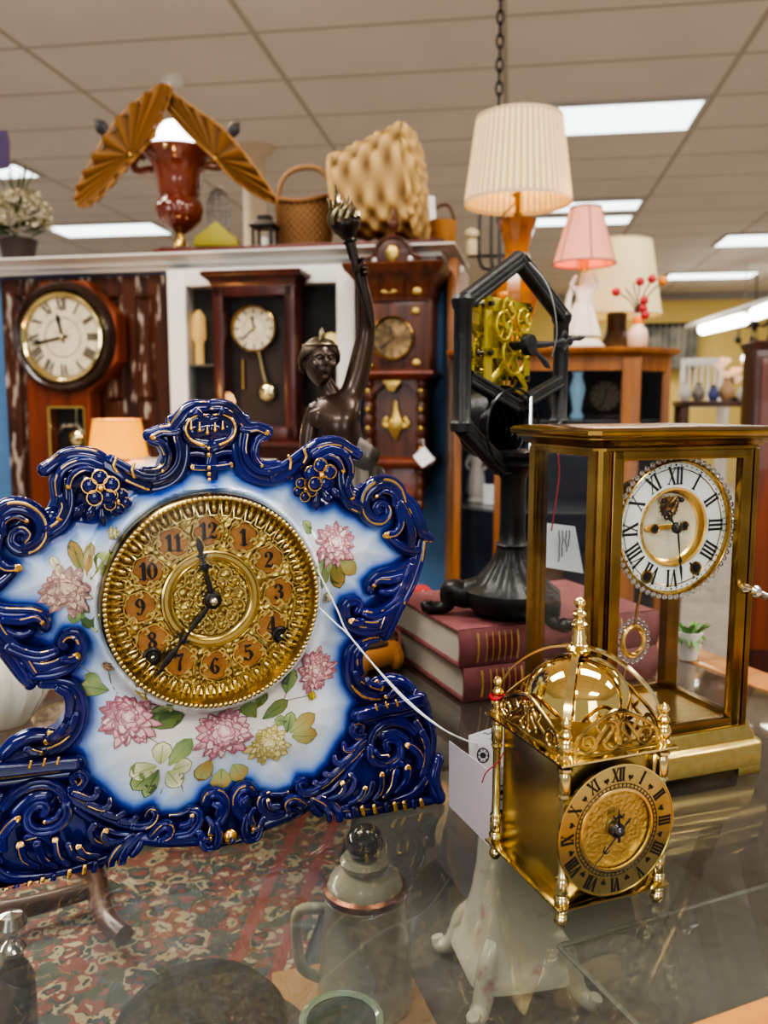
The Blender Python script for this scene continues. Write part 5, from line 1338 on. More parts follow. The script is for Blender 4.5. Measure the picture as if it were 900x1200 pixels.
for k in range(4):
    x = 655 + k * 4; mb.stroke([(*FTG.px(x + rnd.uniform(-1, 1), 622 + j * 6), .0005) for j in range(7 - k)], -.0004, .3, 6, 4)
mb.obj('writing', INK, t)

# ================================================================ torch bearer statue
FU = Frame((-.052, .965, ZC + .0005), 0)
st = thing('torch_statue', 'dark bronze statue of a figure holding up a flaming torch behind the blue clock', 'statue', FU)
BRZ = mat('dark_bronze', (.055, .03, .021), .3, .4, noise=(14, (.12, .09, .075), .5, .8), coat=.25)
BRZL = mat('rubbed_bronze', (.32, .27, .17), .3, .9, noise=(90, (.1, .07, .04), .4, .7))
us = FU.scale(395, 500)
def U(x, y, t=0.0): return FU.p3(x, y, t)
def skin(name, chains, mat_, parent, sub=2):
    """one continuous body grown from joints; chains share their first joint"""
    vs, es, rad = [], [], []; idx = {}
    for ch in chains:
        prev = None
        for key, p, r in ch:
            if key not in idx: idx[key] = len(vs); vs.append(tuple(p)); rad.append(r)
            if prev is not None and prev != idx[key]: es.append((prev, idx[key]))
            prev = idx[key]
    me = bpy.data.meshes.new(name); me.from_pydata(vs, es, []); o = bpy.data.objects.new(name, me); C.objects.link(o)
    o.modifiers.new('skin', 'SKIN').use_smooth_shade = True
    s = o.modifiers.new('sub', 'SUBSURF'); s.levels = s.render_levels = sub
    for i, r in enumerate(rad):
        sv = me.skin_vertices[0].data[i]; sv.radius = r if hasattr(r, '__len__') else (r, r)
    me.skin_vertices[0].data[0].use_root = True
    bpy.context.view_layer.update()
    ev = o.evaluated_get(bpy.context.evaluated_depsgraph_get()); m2 = bpy.data.meshes.new_from_object(ev)
    o.modifiers.clear(); o.data = m2; bpy.data.meshes.remove(me); m2.name = name
    m2.materials.clear(); m2.materials.append(mat_)
    m2.polygons.foreach_set('use_smooth', [True] * len(m2.polygons))
    o.parent = parent; return o
s_ = us
chains = [
 [('pel', U(412, 566, .0), (34 * s_, 27 * s_)), ('bel', U(411, 540, .0), (30 * s_, 23 * s_)), ('wst', U(408, 523, -.002), (27 * s_, 21 * s_)), ('rib', U(400, 500, -.004), (35 * s_, 25 * s_)), ('che', U(394, 481, -.003), (35 * s_, 24 * s_)), ('nek', U(388, 464, .0), 11 * s_), ('nk2', U(382, 452, -.002), 10 * s_), ('hd0', U(378, 438, -.004), 9 * s_)],
 [('che', U(394, 480, -.003), 0), ('shr', U(411, 467, .0), 15 * s_), ('ar1', U(418, 445, .004), 15 * s_), ('ar2', U(424, 418, .008), 14.5 * s_), ('elb', U(429, 393, .010), 12 * s_), ('fo1', U(429, 372, .006), 12 * s_), ('fo2', U(427, 350, .0), 10 * s_), ('wri', U(424, 329, -.006), 6.5 * s_), ('pal', U(423, 318, -.009), 7.5 * s_)],
 [('che', U(394, 480, -.003), 0), ('shl', U(370, 484, .0), 14 * s_), ('al1', U(363, 500, -.004), 12 * s_), ('al2', U(361, 522, -.006), 11 * s_), ('ell', U(360, 548, -.008), 9.5 * s_), ('fl1', U(364, 572, -.02), 9 * s_), ('wrl', U(372, 600, -.034), 6 * s_), ('pll', U(376, 612, -.038), 7 * s_)],
 [('pel', U(412, 566, .0), 0), ('hpr', U(424, 592, .0), 24 * s_), ('th1', U(427, 625, -.006), 20 * s_), ('knr', U(424, 662, -.014), 14 * s_), ('clr', U(424, 690, -.004), 13 * s_), ('anr', U(425, 728, .006), 7.5 * s_), ('ftr', U(426, 738, -.004), 7 * s_), ('tor', U(430, 741, -.03), 5 * s_)],
 [('pel', U(412, 566, .0), 0), ('hpl', U(398, 592, .0), 24 * s_), ('th2', U(393, 625, -.01), 20 * s_), ('knl', U(391, 662, -.022), 14 * s_), ('cll', U(396, 692, -.004), 13 * s_), ('anl', U(399, 728, .012), 7.5 * s_), ('ftl', U(398, 738, .004), 7 * s_), ('tol', U(392, 741, -.022), 5 * s_)],
]
ch2 = []
seen = {}
for ch in chains:
    row = []
    for k, p, r in ch:
        if k in seen: p, r = seen[k]
        else: seen[k] = (p, r)
        row.append((k, p, r))
    ch2.append(row)
body = skin('body', ch2, BRZ, st)
# chest and shoulder forms, face
def blob(mb, p, r, sc): mb.ball(tuple(p), r, 16, sc)
mb = MB()
hc = U(375, 425, -.006); hr = 23.5 * s_
bm = bmesh.new(); bmesh.ops.create_uvsphere(bm, u_segments=40, v_segments=32, radius=1)
for v in bm.verts:
    x, y, z = v.co
    X, Y, Z = x * .78, y * .92, z * 1.16
    f = max(0.0, -y)
    if f > 0:
        def g(cx, cz, w, h): return math.exp(-((x - cx) / w) ** 2 - ((z - cz) / h) ** 2)
        Y -= .27 * g(0, -.12, .13, .16) * f + .18 * g(0, .10, .09, .16) * f      # nose
        Y -= .12 * g(0, .26, .5, .09) * f                                     # brow
        Y += .2 * (g(.32, .12, .17, .1) + g(-.32, .12, .17, .1)) * f           # eye sockets
        Y -= .06 * (g(.32, .11, .1, .06) + g(-.32, .11, .1, .06)) * f           # eyelids
        Y -= .09 * g(0, -.43, .2, .06) * f; Y += .06 * g(0, -.47, .16, .025) * f; Y -= .07 * g(0, -.53, .16, .05) * f   # lips
        Y += .05 * g(0, -.62, .3, .06) * f; Y -= .12 * g(0, -.82, .25, .14) * f  # chin
    if z < -.2: X *= 1 - .32 * min(1, (-z - .2) / .8)
    v.co = (X, Y, Z)
bmesh.ops.scale(bm, vec=(hr, hr, hr), verts=bm.verts)
bmesh.ops.rotate(bm, cent=(0, 0, 0), matrix=Matrix.Rotation(R(22), 3, 'Z') @ Matrix.Rotation(R(-6), 3, 'X'), verts=bm.verts)
bmesh.ops.translate(bm, vec=hc, verts=bm.verts); mb.bm(bm)
rot = Matrix.Translation(hc) @ (Matrix.Rotation(R(22), 4, 'Z') @ Matrix.Rotation(R(-6), 4, 'X'))
mb.M = rot
for s in (-1, 1): mb.ball((s * .80 * hr, .08 * hr, .02 * hr), .2 * hr, 10, (.45, .8, 1.2))
fy = lambda x, z: -hr * (.92 * math.sqrt(max(.02, 1 - (x / .8) ** 2 - (z / 1.18) ** 2)))
def face(pts, r_):
    mb.tube(spl([(x * hr, fy(x, z) - d_ * hr, z * hr) for x, z, d_ in pts], 4), [q_ * hr for q_ in r_] if hasattr(r_, '__len__') else r_ * hr, 8)
face([(0, .30, .0), (0, .12, .09), (0, -.06, .2), (0, -.14, .2)], [.07] * 4 + [.075] * 4 + [.095] * 5)
for s in (-1, 1):
    face([(s * .10, .22, .03), (s * .28, .29, .05), (s * .50, .20, .03)], .06)
    mb.ball((s * .29 * hr, fy(.29, .1) + .03 * hr, .1 * hr), .105 * hr, 10)
    face([(s * .16, .13, .01), (s * .29, .17, .05), (s * .43, .11, .02)], .032)
    mb.ball((s * .08 * hr, fy(.08, -.16) - .1 * hr, -.17 * hr), .06 * hr, 8); mb.ball((s * .42 * hr, fy(.42, -.2) + .1 * hr, -.2 * hr), .19 * hr, 10)
face([(-.22, -.44, .02), (-.06, -.40, .08), (0, -.415, .075), (.06, -.40, .08), (.22, -.44, .02)], .05); face([(-.18, -.48, .03), (0, -.52, .08), (.18, -.48, .03)], .062)
mb.ball((0, fy(0, -.8) + .05 * hr, -.80 * hr), .2 * hr, 12)
mb.M = None
mb.obj('head', BRZ, st, sharp=80)
mb = MB(); mb.M = rot; rnd = random.Random(2)
mb.ball((0, .16 * hr, .28 * hr), 1.0 * hr, 20, (.9, .95, 1.0))
for k in range(46):      # waves of hair swept back from the parting
    sd = -1 if k % 2 else 1; a = rnd.uniform(.05, 1.35); e = rnd.uniform(-.75, .35)
    pts = []
    for j in range(6):
        t_ = j / 5; ph = sd * (.12 + a * .2 + t_ * (1.2 + a * .75)); el = 1.15 - a * .55 - t_ * (1.0 + e * .55)
        rr2 = 1.02 + .05 * math.sin(t_ * 9 + k)
        pts.append((rr2 * hr * .9 * math.sin(ph) * max(.35, math.cos(el * .75)), -hr * .86 * math.cos(ph) * max(.3, math.cos(el)) + .12 * hr, .2 * hr + hr * 1.02 * math.sin(el)))
    P = spl(pts, 3); mb.tube(P, [hr * .13 * (1 - abs(i / len(P) - .45)) for i in range(len(P))], 7)
for k in range(14):
    a = rnd.uniform(PI * .1, PI * .9); mb.ball((hr * .75 * math.cos(a), hr * (.35 + .55 * math.sin(a)), -hr * rnd.uniform(.1, .6)), hr * .24, 9)
mb.obj('hair', mat('bronze_hair', (.06, .042, .03), .36, .5, noise=(60, (.2, .15, .1), .5, .75)), st, sharp=80)
mb = MB(); mb.M = rot; mb.stroke([(-.10 * hr, 1.05 * hr, .1 * hr), (0, 1.35 * hr, .16 * hr), (0, 1.62 * hr, .03 * hr)], -.5 * hr, .5, 10, 4); mb.tube([(hr * .9 * math.sin(a), -hr * .86 * math.cos(a) + .1 * hr, hr * .78) for a in [(-1.3 + 2.6 * i / 16) for i in range(17)]], hr * .07, 8); mb.obj('diadem', BRZL, st)
# chest muscles
mb = MB()
for x, y, r, sc in ((380, 490, 16, (1.2, .5, .9)), (404, 488, 16, (1.2, .5, .9)), (402, 515, 17, (1.1, .45, 1.2)), (412, 540, 17, (1.1, .45, 1.2))): blob(mb, U(x, y, -.015), r * s_, sc)
mb.obj('chest', BRZ, st)
# fingers wrapped round the torch
mb = MB(); g0, g1 = U(410, 283, -.016), U(436, 384, -.012); ax = (g1 - g0).normalized()
gc = U(422, 313, -.016); sx_ = ax.orthogonal().normalized(); sy_ = ax.cross(sx_)
for k in range(4):
    c0 = gc + ax * ((k - 1.5) * 5.2 * s_)
    P = [c0 + (sx_ * math.cos(a) + sy_ * math.sin(a)) * (6.2 * s_) for a in [R(20 + 250 * i / 10 + k * 6) for i in range(11)]]
    mb.tube(P, [(3.1 - .9 * i / 10) * s_ for i in range(11)], 8); mb.ball(tuple(P[-1]), 2.2 * s_, 8)
P = [gc + ax * (4 * s_) + (sx_ * math.cos(a) + sy_ * math.sin(a)) * (6.4 * s_) - ax * (i * 1.6 * s_) for i, a in enumerate([R(20 - 26 * i) for i in range(7)])]
mb.tube(P, [3.3 * s_ - .15 * s_ * i for i in range(7)], 8); mb.obj('fingers', BRZ, st)
# torch
mb = MB(); mb.tube([tuple(g1), tuple(g1.lerp(g0, .5)), tuple(g0)], [1.6 * s_, 4.6 * s_, 6.5 * s_], 12)
tz = (g0 - g1).normalized(); M2 = Matrix.Translation(g0) @ tz.to_track_quat('Z', 'Y').to_matrix().to_4x4()
mb.M = M2; q = s_
mb.lathe([(6.5 * q, -2 * q), (8.5 * q, 0), (7 * q, 3 * q), (11 * q, 9 * q), (16 * q, 14 * q), (17.5 * q, 18 * q), (16 * q, 24 * q), (12 * q, 26 * q), (6 * q, 25 * q)], 28); mb.M = None
tr = mb.obj('torch', mat('torch_bronze', (.045, .035, .03), .32, .75), st)
mb = MB(); mb.M = M2; rnd = random.Random(8)
for k in range(11):
    a = 2 * PI * k / 11; w = 15 * q; tw = .7
    P = spl([(w * math.cos(a), w * math.sin(a), 22 * q), (w * 1.1 * math.cos(a + tw * .5), w * 1.1 * math.sin(a + tw * .5), 30 * q), (w * .85 * math.cos(a + tw * 1.4), w * .85 * math.sin(a + tw * 1.4), 37 * q), (w * .9 * math.cos(a + tw * 2), w * .9 * math.sin(a + tw * 2), (42 + 5 * (k % 3)) * q)], 4)
    mb.tube(P, [4.2 * q * (1 - i / (len(P) + 1)) for i in range(len(P))], 8)
P = spl([(0, 0, 24 * q), (4 * q, 0, 38 * q), (-3 * q, 0, 50 * q), (2 * q, 0, 63 * q)], 5); mb.tube(P, [6 * q * (1 - .9 * i / len(P)) for i in range(len(P))], 8)
mb.obj('flame', BRZL, tr)
# drapery and plinth
mb = MB(); loops = []
nl = 40
for z_, rx, ry, cx, cy_ in ((545, 36, 27, 413, -.002), (570, 44, 34, 413, -.004), (600, 50, 40, 412, -.008), (640, 48, 38, 411, -.008), (680, 46, 36, 411, -.004), (712, 48, 36, 412, .004)):
    c = U(cx, z_, cy_); loops.append([(c.x + rx * s_ * math.cos(a) * (1 + .09 * math.sin(a * 9 + z_ * .02)), c.y + ry * s_ * math.sin(a) * (1 + .09 * math.sin(a * 9 + z_ * .02)), c.z - (.012 * math.sin(a * 2 + 1) if z_ == 545 else 0)) for a in [2 * PI * i / nl for i in range(nl)]])
mb.rings(loops, True, False)
mb.rings([[tuple(U(x, y, -.028)) for x, y in ((422, 512), (436, 521), (446, 531), (443, 541))], [tuple(U(x, y, -.034)) for x, y in ((417, 526), (428, 534), (436, 540), (438, 547))], [tuple(U(x, y, -.03)) for x, y in ((415, 545), (424, 550), (432, 555), (436, 556))]], False, False)
mb.obj('drapery', mat('bronze_drapery', (.12, .105, .09), .32, .75), st, fixn=False)
mb = MB(); fz = U(410, 744).z
mb.lathe([(.062, 0), (.064, .004), (.058, .010), (.052, .014), (.052, fz - .008), (.056, fz - .004), (.056, fz + .001)], 48, (U(410, 744).x, -.004, 0)); mb.obj('plinth', BRZ, st)
# ================================================================ display partition at the left back
p0 = at_d(520, 476, 2.45); FD = Frame((p0.x, p0.y, 0), -11)
def D(x, y, t=0.0): return FD.px(x, y, t)
def Dx(x, t=0.0): return FD.px(x, 476, t)[0]
BLUEW = mat('blue_painted_blocks', (.10, .22, .40), .7, noise=(4, (.07, .16, .32), .3, .7))
def block_lines(m):
    nt = m.node_tree; N = nt.nodes; L = nt.links
    br = N.new('ShaderNodeTexBrick'); br.inputs['Scale'].default_value = 1; br.inputs['Brick Width'].default_value = .4; br.inputs['Row Height'].default_value = .2; br.inputs['Mortar Size'].default_value = .006
    tc = N.new('ShaderNodeTexCoord'); mp = N.new('ShaderNodeMapping'); mp.inputs['Rotation'].default_value = (PI / 2, 0, 0)
    L.new(tc.outputs['Object'], mp.inputs['Vector']); L.new(mp.outputs['Vector'], br.inputs['Vector'])
    bp = N.new('ShaderNodeBump'); bp.invert = True; bp.inputs['Strength'].default_value = .7; bp.inputs['Distance'].default_value = .006; L.new(br.outputs['Fac'], bp.inputs['Height']); L.new(bp.outputs['Normal'], N['Principled BSDF'].inputs['Normal'])
block_lines(BLUEW)
xl = Dx(-45); zc_top = D(520, 303)[1]
mb = MB(); mb.b2((xl, .07, 0), (0, .38, zc_top)); struct(mb, 'wall_left', BLUEW, FD)
CORN = mat('white_cornice', (.72, .70, .66), .5)
ztop = D(520, 286)[1]; h = ztop - zc_top
mb = MB(); loops = []
for o, z in ((.03, zc_top - .004), (.03, zc_top + h * .2), (.012, zc_top + h * .25), (.012, zc_top + h * .55), (-.004, zc_top + h * .62), (-.012, zc_top + h * .8), (-.03, zc_top + h * .86), (-.03, ztop)):
    loops.append([(xl, o, z), (-o + .0, o, z), (-o + .0, .40, z), (xl, .40, z)])
mb.rings(loops); struct(mb, 'trim_2', CORN, FD)
mb = MB(); mb.b2((Dx(190), -.02, ztop), (.0, .39, ztop + .012), .002); struct(mb, 'trim_3', wood('dark_red_board', (.16, .03, .02), (.08, .015, .01), 4, (.06, 1, 1)), FD)
mb = MB(); mb.b2((.004, .03, 0), (.03, .40, D(528, 300)[1]), .003); struct(mb, 'trim_4', wood('brown_post', (.42, .2, .07), (.24, .1, .035), 4), FD)
ZT = ztop                          # things stand on the cornice here (left part) or on the red board
ZTB = ztop + .012

# old weathered brown door panel
t = thing('weathered_panel', 'old brown panelled door leaf with flaking paint behind the round wall clock', 'door panel', FD)
WEA = wood('weathered_brown', (.095, .027, .010), (.035, .010, .005), 4, rough=.45, coat=.05)
def flake(m):
    nt = m.node_tree; N = nt.nodes; L = nt.links; b = N['Principled BSDF']; src = b.inputs['Base Color'].links[0].from_socket
    tc = N.new('ShaderNodeTexCoord'); mp = N.new('ShaderNodeMapping'); mp.inputs['Scale'].default_value = (30, 30, 6); L.new(tc.outputs['Object'], mp.inputs['Vector'])
    n = N.new('ShaderNodeTexNoise'); n.inputs['Scale'].default_value = 1.6; n.inputs['Detail'].default_value = 5; L.new(mp.outputs['Vector'], n.inputs['Vector'])
    r = N.new('ShaderNodeMapRange'); r.inputs['From Min'].default_value = .57; r.inputs['From Max'].default_value = .66; L.new(n.outputs['Fac'], r.inputs['Value'])
    x = N.new('ShaderNodeMix'); x.data_type = 'RGBA'; L.new(r.outputs['Result'], x.inputs[0]); L.new(src, x.inputs[6]); x.inputs[7].default_value = (.42, .36, .3, 1); L.new(x.outputs[2], b.inputs['Base Color'])
flake(WEA)
pa, pb_ = Dx(-3), Dx(190)
mb = MB(); mb.b2((pa, .05, .02), (pb_, .068, zc_top - .012)); mb.obj('leaf', WEA, t)
for x0, x1, y0, y1 in ((122, 148, 345, 470), (158, 184, 345, 470), (122, 184, 490, 700), (16, 50, 345, 700)):
    a, b = D(x0, y0, .045), D(x1, y1, .045); mb = MB()
    mb.rings([[(a[0], .05, b[1]), (b[0], .05, b[1]), (b[0], .05, a[1]), (a[0], .05, a[1])], [(a[0] + .01, .038, b[1] + .01), (b[0] - .01, .038, b[1] + .01), (b[0] - .01, .038, a[1] - .01), (a[0] + .01, .038, a[1] - .01)], [(a[0] + .018, .046, b[1] + .018), (b[0] - .018, .046, b[1] + .018), (b[0] - .018, .046, a[1] - .018), (a[0] + .018, .046, a[1] - .018)]]); mb.obj('moulded_panel', WEA, t)

# white framed glass cabinet
t = thing('white_cabinet', 'white framed glass fronted cabinet behind the red mahogany wall clock', 'cabinet', FD)
ca, cb = Dx(203), Dx(418); ctop = D(203, 317)[1]
mb = MB(); st_ = .055
mb.b2((ca, -.02, .1), (ca + st_ * 1.05, .05, ctop), .004); mb.b2((cb - st_, -.02, .1), (cb, .05, ctop), .004); mb.b2((ca, -.018, ctop - .05), (cb, .05, ctop), .003); mb.b2((ca, -.018, .1), (cb, .05, .2), .003); mc_ = (ca + cb) / 2 + .0
mb.b2((mc_ - .03, -.018, .15), (mc_ + .03, .05, ctop - .03), .003); mb.obj('frame', WHITE, t)
mb = MB(); mb.b2((ca + .01, .05, .12), (cb - .01, .066, ctop - .01)); mb.obj('back', mat('dark_interior', (.035, .03, .028), .7), t)
mb = MB()
for zz_ in (428, 520): z = D(230, zz_)[1]; mb.b2((ca + .05, .0, z - .004), (cb - .05, .05, z + .003))
mb.obj('shelf', mat('shelf_edge', (.2, .17, .14), .5), t)
for x0, x1 in ((ca + st_, mc_ - .03), (mc_ + .03, cb - st_)):
    mb = MB(); mb.add([(x0, -.006, .2), (x1, -.006, .2), (x1, -.006, ctop - .05), (x0, -.006, ctop - .05)], [(0, 1, 2, 3)]); mb.obj('pane', GLASSD, t, smooth=False)
def shelf_item(px, py, prof, m, name, label, cat, sc=1.0, group=None):
    x, z = D(px, py, .022); mb = MB(); mb.lathe([(min(r * sc, .021), q * sc) for r, q in prof], 24)
    o = mb.obj(name, m); tag(o, label, cat, group); o.location = FD.M @ Vector((x, .024, D(230, 428 if py < 450 else 520)[1] + .0034)); return o
VASE = [(0, 0), (.014, 0), (.02, .02), (.021, .04), (.012, .065), (.009, .08), (.013, .09), (.011, .09), (.007, .075), (0, .07)]
shelf_item(234, 424, [(.01, 0), (.01, .05), (.021, .06), (.021, .075), (.015, .11), (.004, .125), (0, .125)], mat('amber_glass_shade', (.6, .38, .12), .3, emit=((1, .6, .2), .5)), 'oil_lamp', 'little amber lamp inside the white glass cabinet', 'lamp', 1.3)
shelf_item(240, 515, VASE, mat('blue_grey_glass', (.3, .36, .4), .15), 'glass_vase', 'blue grey glass vase on the lower shelf of the white cabinet', 'vase', 1.1)
shelf_item(388, 424, [(.01, 0), (.012, .03), (.021, .045), (.021, .06), (.015, .085), (0, .09)], mat('gold_lamp_glow', (.7, .5, .2), .3, emit=((1, .7, .3), .8)), 'brass_lamp', 'small glowing brass lamp in the cabinet left of the carved clock', 'lamp', 1.0)
shelf_item(360, 515, VASE, mat('tan_pottery', (.35, .22, .12), .4), 'pottery_vase', 'tan pottery vase in the cabinet beside the torch statue', 'vase', 1.2)
shelf_item(386, 515, VASE, mat('grey_pottery', (.25, .25, .24), .4), 'pottery_vase', 'grey pottery vase in the cabinet beside the torch statue', 'vase', 1.0)

# ---------------------------------------------------------------- wall clocks on the partition
CREAM = mat('aged_cream_dial', (.66, .58, .43), .5, noise=(25, (.55, .46, .32), .45, .7))
def dial_set(t, cx, cz, r, y, hour, minute, rom=True, m=CREAM, bez=BRASS, inner=.45):
    mb = MB(); mb.lathe([(0, -y), (r * .93, -y)], 64, (cx, 0, cz), 'y', cap=False); d = mb.obj('dial', m, t)
    mb = MB()
    if rom: roman_dial(mb, cx, cz, r * .74, r * .24, y - .0008, .9, 1.15)
    else: 
        for i in range(12): a = 2 * PI * i / 12; hand(mb, cx, cz, a, [(0, r * .68, r * .03), (0, r * .84, r * .03)], y - .0006, .3, 6, 2)
    for rr_ in (.9, inner):
        mb.tube([(cx + r * rr_ * math.cos(a), y - .0004, cz + r * rr_ * math.sin(a)) for a in [2 * PI * i / 48 for i in range(48)]], r * .008, 5, closed=True)
    mb.obj('numerals', BLACK, d)
    mb = MB(); mb.lathe([(r * .90, -y), (r * .92, -y + .008), (r * .97, -y + .014), (r * 1.02, -y + .012), (r * 1.04, -y + .002)], 72, (cx, 0, cz), 'y', cap=False); mb.obj('bezel', bez, t)
    mb = MB(); hand(mb, cx, cz, R(hour), [(0, -r * .1, r * .03), (0, r * .3, r * .035), (0, r * .42, r * .06), (0, r * .55, r * .006)], y - .003, .2, 8, 3); mb.obj('hour_hand', BLACK, t)
    mb = MB(); hand(mb, cx, cz, R(minute), [(0, -r * .12, r * .03), (0, r * .5, r * .028), (0, r * .62, r * .045), (0, r * .82, r * .006)], y - .005, .2, 8, 3); mb.obj('minute_hand', BLACK, t)
    mb = MB(); mb.ball((cx, y - .006, cz), r * .05, 10); mb.obj('hand_hub', BRASS, t)
REDW = wood('red_brown_wood', (.24, .05, .010), (.12, .022, .006), 4, rough=.32, coat=.2)
# round-headed schoolhouse regulator
t = thing('wall_clock', 'round brass rimmed wall clock with cream Roman dial and long pendulum box at the left', 'clock', FD)
ts = -.06
cx, cz = D(71, 395, ts); r = FD.scale(71, 395, ts) * 51
mb = MB(); mb.prism([(cx + r * 1.40 * math.cos(R(22.5 + 45 * k)), cz + r * 1.40 * math.sin(R(22.5 + 45 * k))) for k in range(8)], -.035, .036, .01); mb.obj('octagon_head', REDW, t)
mb = MB(); mb.lathe([(r * 1.28, .035), (r * 1.26, .05), (r * 1.18, .062), (r * 1.1, .058), (r * 1.03, .045)], 72, (cx, 0, cz), 'y', cap=False); mb.obj('turned_ring', mat('dark_turned_wood', (.03, .012, .008), .25, coat=.4), t)
dial_set(t, cx, cz, r, -.048, 348, 259)
a, b = D(37, 440, 0), D(116, 600, 0)
zbx = b[1] - .12
mb = MB(); w0, w1 = D(56, 476, -.03), D(103, 560, -.03)
for lo, hi in (((a[0], zbx), (w0[0], a[1])), ((w1[0], zbx), (b[0], a[1])), ((w0[0], w0[1]), (w1[0], a[1])), ((w0[0], zbx), (w1[0], w1[1]))): mb.b2((lo[0], -.03, lo[1]), (hi[0], .036, hi[1]), .003)
mb.prism([(a[0], zbx), (b[0], zbx), (b[0] - .06, zbx - .08), (a[0] + .06, zbx - .08)], -.02, .036, .004); mb.obj('pendulum_box', REDW, t)
mb = MB(); mb.b2((w0[0], .02, w1[1]), (w1[0], .034, w0[1])); bx_ = mb.obj('box_back', mat('black_back', (.012, .01, .01), .5), t)
mb = MB()
for lo, hi in (((w0[0], w1[1]), (w0[0] + .008, w0[1])), ((w1[0] - .004, w1[1]), (w1[0], w0[1])), ((w0[0], w0[1] - .006), (w1[0], w0[1]))): mb.b2((lo[0], -.034, lo[1]), (hi[0], -.028, hi[1]))
mb.obj('gilt_edge', GOLD, t)
q = D(90, 513, 0); mb = MB(); mb.lathe([(0, .018), (.015, .016), (.026, .006), (.026, 0)], 28, (q[0], 0, q[1]), 'y', cap=False); mb.tube([(q[0], .004, q[1] + .02), (q[0], .004, w0[1])], .003, 8); mb.obj('pendulum', BRASS, t)
q = D(80, 503, 0); mb = MB(); mb.tube([(q[0] - .05, .014, q[1] - .02), (q[0] - .02, .012, q[1] + .012), (q[0] + .03, .012, q[1] + .012), (q[0] + .05, .014, q[1] - .02)], .008, 8); mb.obj('silver_scroll', CHROME, t)
mb = MB(); mb.add([(w0[0], -.026, w1[1]), (w1[0], -.026, w1[1]), (w1[0], -.026, w0[1]), (w0[0], -.026, w0[1])], [(0, 1, 2, 3)]); mb.obj('box_glass', CLEAR, t, smooth=False)

# red mahogany wall clock
t = thing('wall_clock', 'dark red mahogany wall clock with cornice, small cream dial and brass pendulum', 'clock', FD)
ts = -.10
def X(px, tt=ts): return D(px, 420, tt)[0]
def Z(py, px=298, tt=ts): return D(px, py, tt)[1]
x0, x1 = X(250), X(346); zt_, zb2 = Z(334), Z(516)
mb = MB()
wl = .016
mb.b2((x0, ts, zb2), (x0 + wl * 2, -.022, zt_), .004); mb.b2((x1 - wl * 2, ts, zb2), (x1, -.022, zt_), .004); mb.b2((x0, ts, zt_ - .03), (x1, -.022, zt_), .003); mb.b2((x0, ts, zb2), (x1, -.022, zb2 + .04), .003); mb.b2((x0, -.028, zb2), (x1, -.022, zt_)); mb.obj('case', MAHOG, t)
mb = MB(); mb.moulding(x0, x1, ts, -.022, [(-.002, zt_ - .004), (.003, zt_ + .004), (.006, zt_ + .012), (.018, zt_ + .022), (.024, zt_ + .027), (.026, zt_ + .036), (.02, zt_ + .04)]); mb.obj('cornice', MAHOG, t)
mb = MB(); mb.moulding(x0, x1, ts, -.022, [(-.002, zb2 + .002), (.012, zb2 - .006), (.014, zb2 - .016), (.004, zb2 - .026), (-.02, zb2 - .05), (-.03, zb2 - .09)]); mb.obj('base_moulding', MAHOG, t)
cx, cz = X(298, -.05), Z(385, 298, -.05); r = FD.scale(298, 385, -.05) * 27
mb = MB(); mb.b2((x0 + wl, -.034, zb2 + .02), (x1 - wl, -.029, zt_ - .02)); mb.obj('back_panel', mat('dark_back_panel', (.022, .009, .007), .5), t)
dial_set(t, cx, cz, r, -.05, 354, 229, False, CREAM, BRASS_D, .5)
q = D(312, 460, -.055); mb = MB(); mb.lathe([(0, .066), (.02, .064), (.027, .057), (.027, .05)], 32, (q[0], 0, q[1]), 'y', cap=False); mb.tube([(q[0], -.052, q[1] + .02), (cx + .012, -.048, cz - r)], .0055, 8); mb.obj('pendulum', BRASS, t)
mb = MB(); mb.add([(x0 + wl * 2, ts + .006, zb2 + .04), (x1 - wl * 2, ts + .006, zb2 + .04), (x1 - wl * 2, ts + .006, zt_ - .03), (x0 + wl * 2, ts + .006, zt_ - .03)], [(0, 1, 2, 3)]); mb.obj('door_glass', CLEAR, t, smooth=False)
mb = MB(); mb.tube([(X(283, -.05), -.04, Z(420)), (X(283, -.05), -.04, Z(455))], .006, 10); mb.obj('weight', BRASS_D, t)

# carved walnut wall clock
t = thing('wall_clock', 'carved walnut wall clock with arched crest, dark brass dial and brass ornaments', 'clock', FD)
ts = -.12
def X(px, tt=ts): return D(px, 420, tt)[0]
def Z(py, px=460, tt=ts): return D(px, py, tt)[1]
x0, x1 = X(423), X(503)
mb = MB(); mb.moulding(x0, x1, ts, .06, [(-.002, Z(352)), (.0, Z(346)), (.004, Z(344)), (.006, Z(334)), (.016, Z(328)), (.028, Z(322)), (.038, Z(318)), (.044, Z(311)), (.04, Z(309))]); mb.obj('cornice', WALNUT, t)
mb = MB(); mb.b2((x0, ts + .01, Z(440)), (x1, .066, Z(350)), .003); mb.obj('dial_case', WALNUT, t)
mb = MB()
cxm = X(457); zb3 = Z(309)
arc = [(X(423), zb3), (X(426), Z(300)), (X(434), Z(297)), (X(437), Z(290)), (X(441), Z(283)), (X(448), Z(277)), (X(457), Z(275)), (X(467), Z(277)), (X(474), Z(283)), (X(478), Z(290)), (X(481), Z(297)), (X(489), Z(300)), (X(492), zb3)]
mb.prism(arc, ts + .03, ts + .07, .004)
mb.stroke([(x, z, .005) for x, z in arc[1:-1]], ts + .03, 1, 8, 3); mb.obj('crest', WALNUT, t)
mb = MB(); q = Z(275); s1 = FD.scale(457, 260, ts)
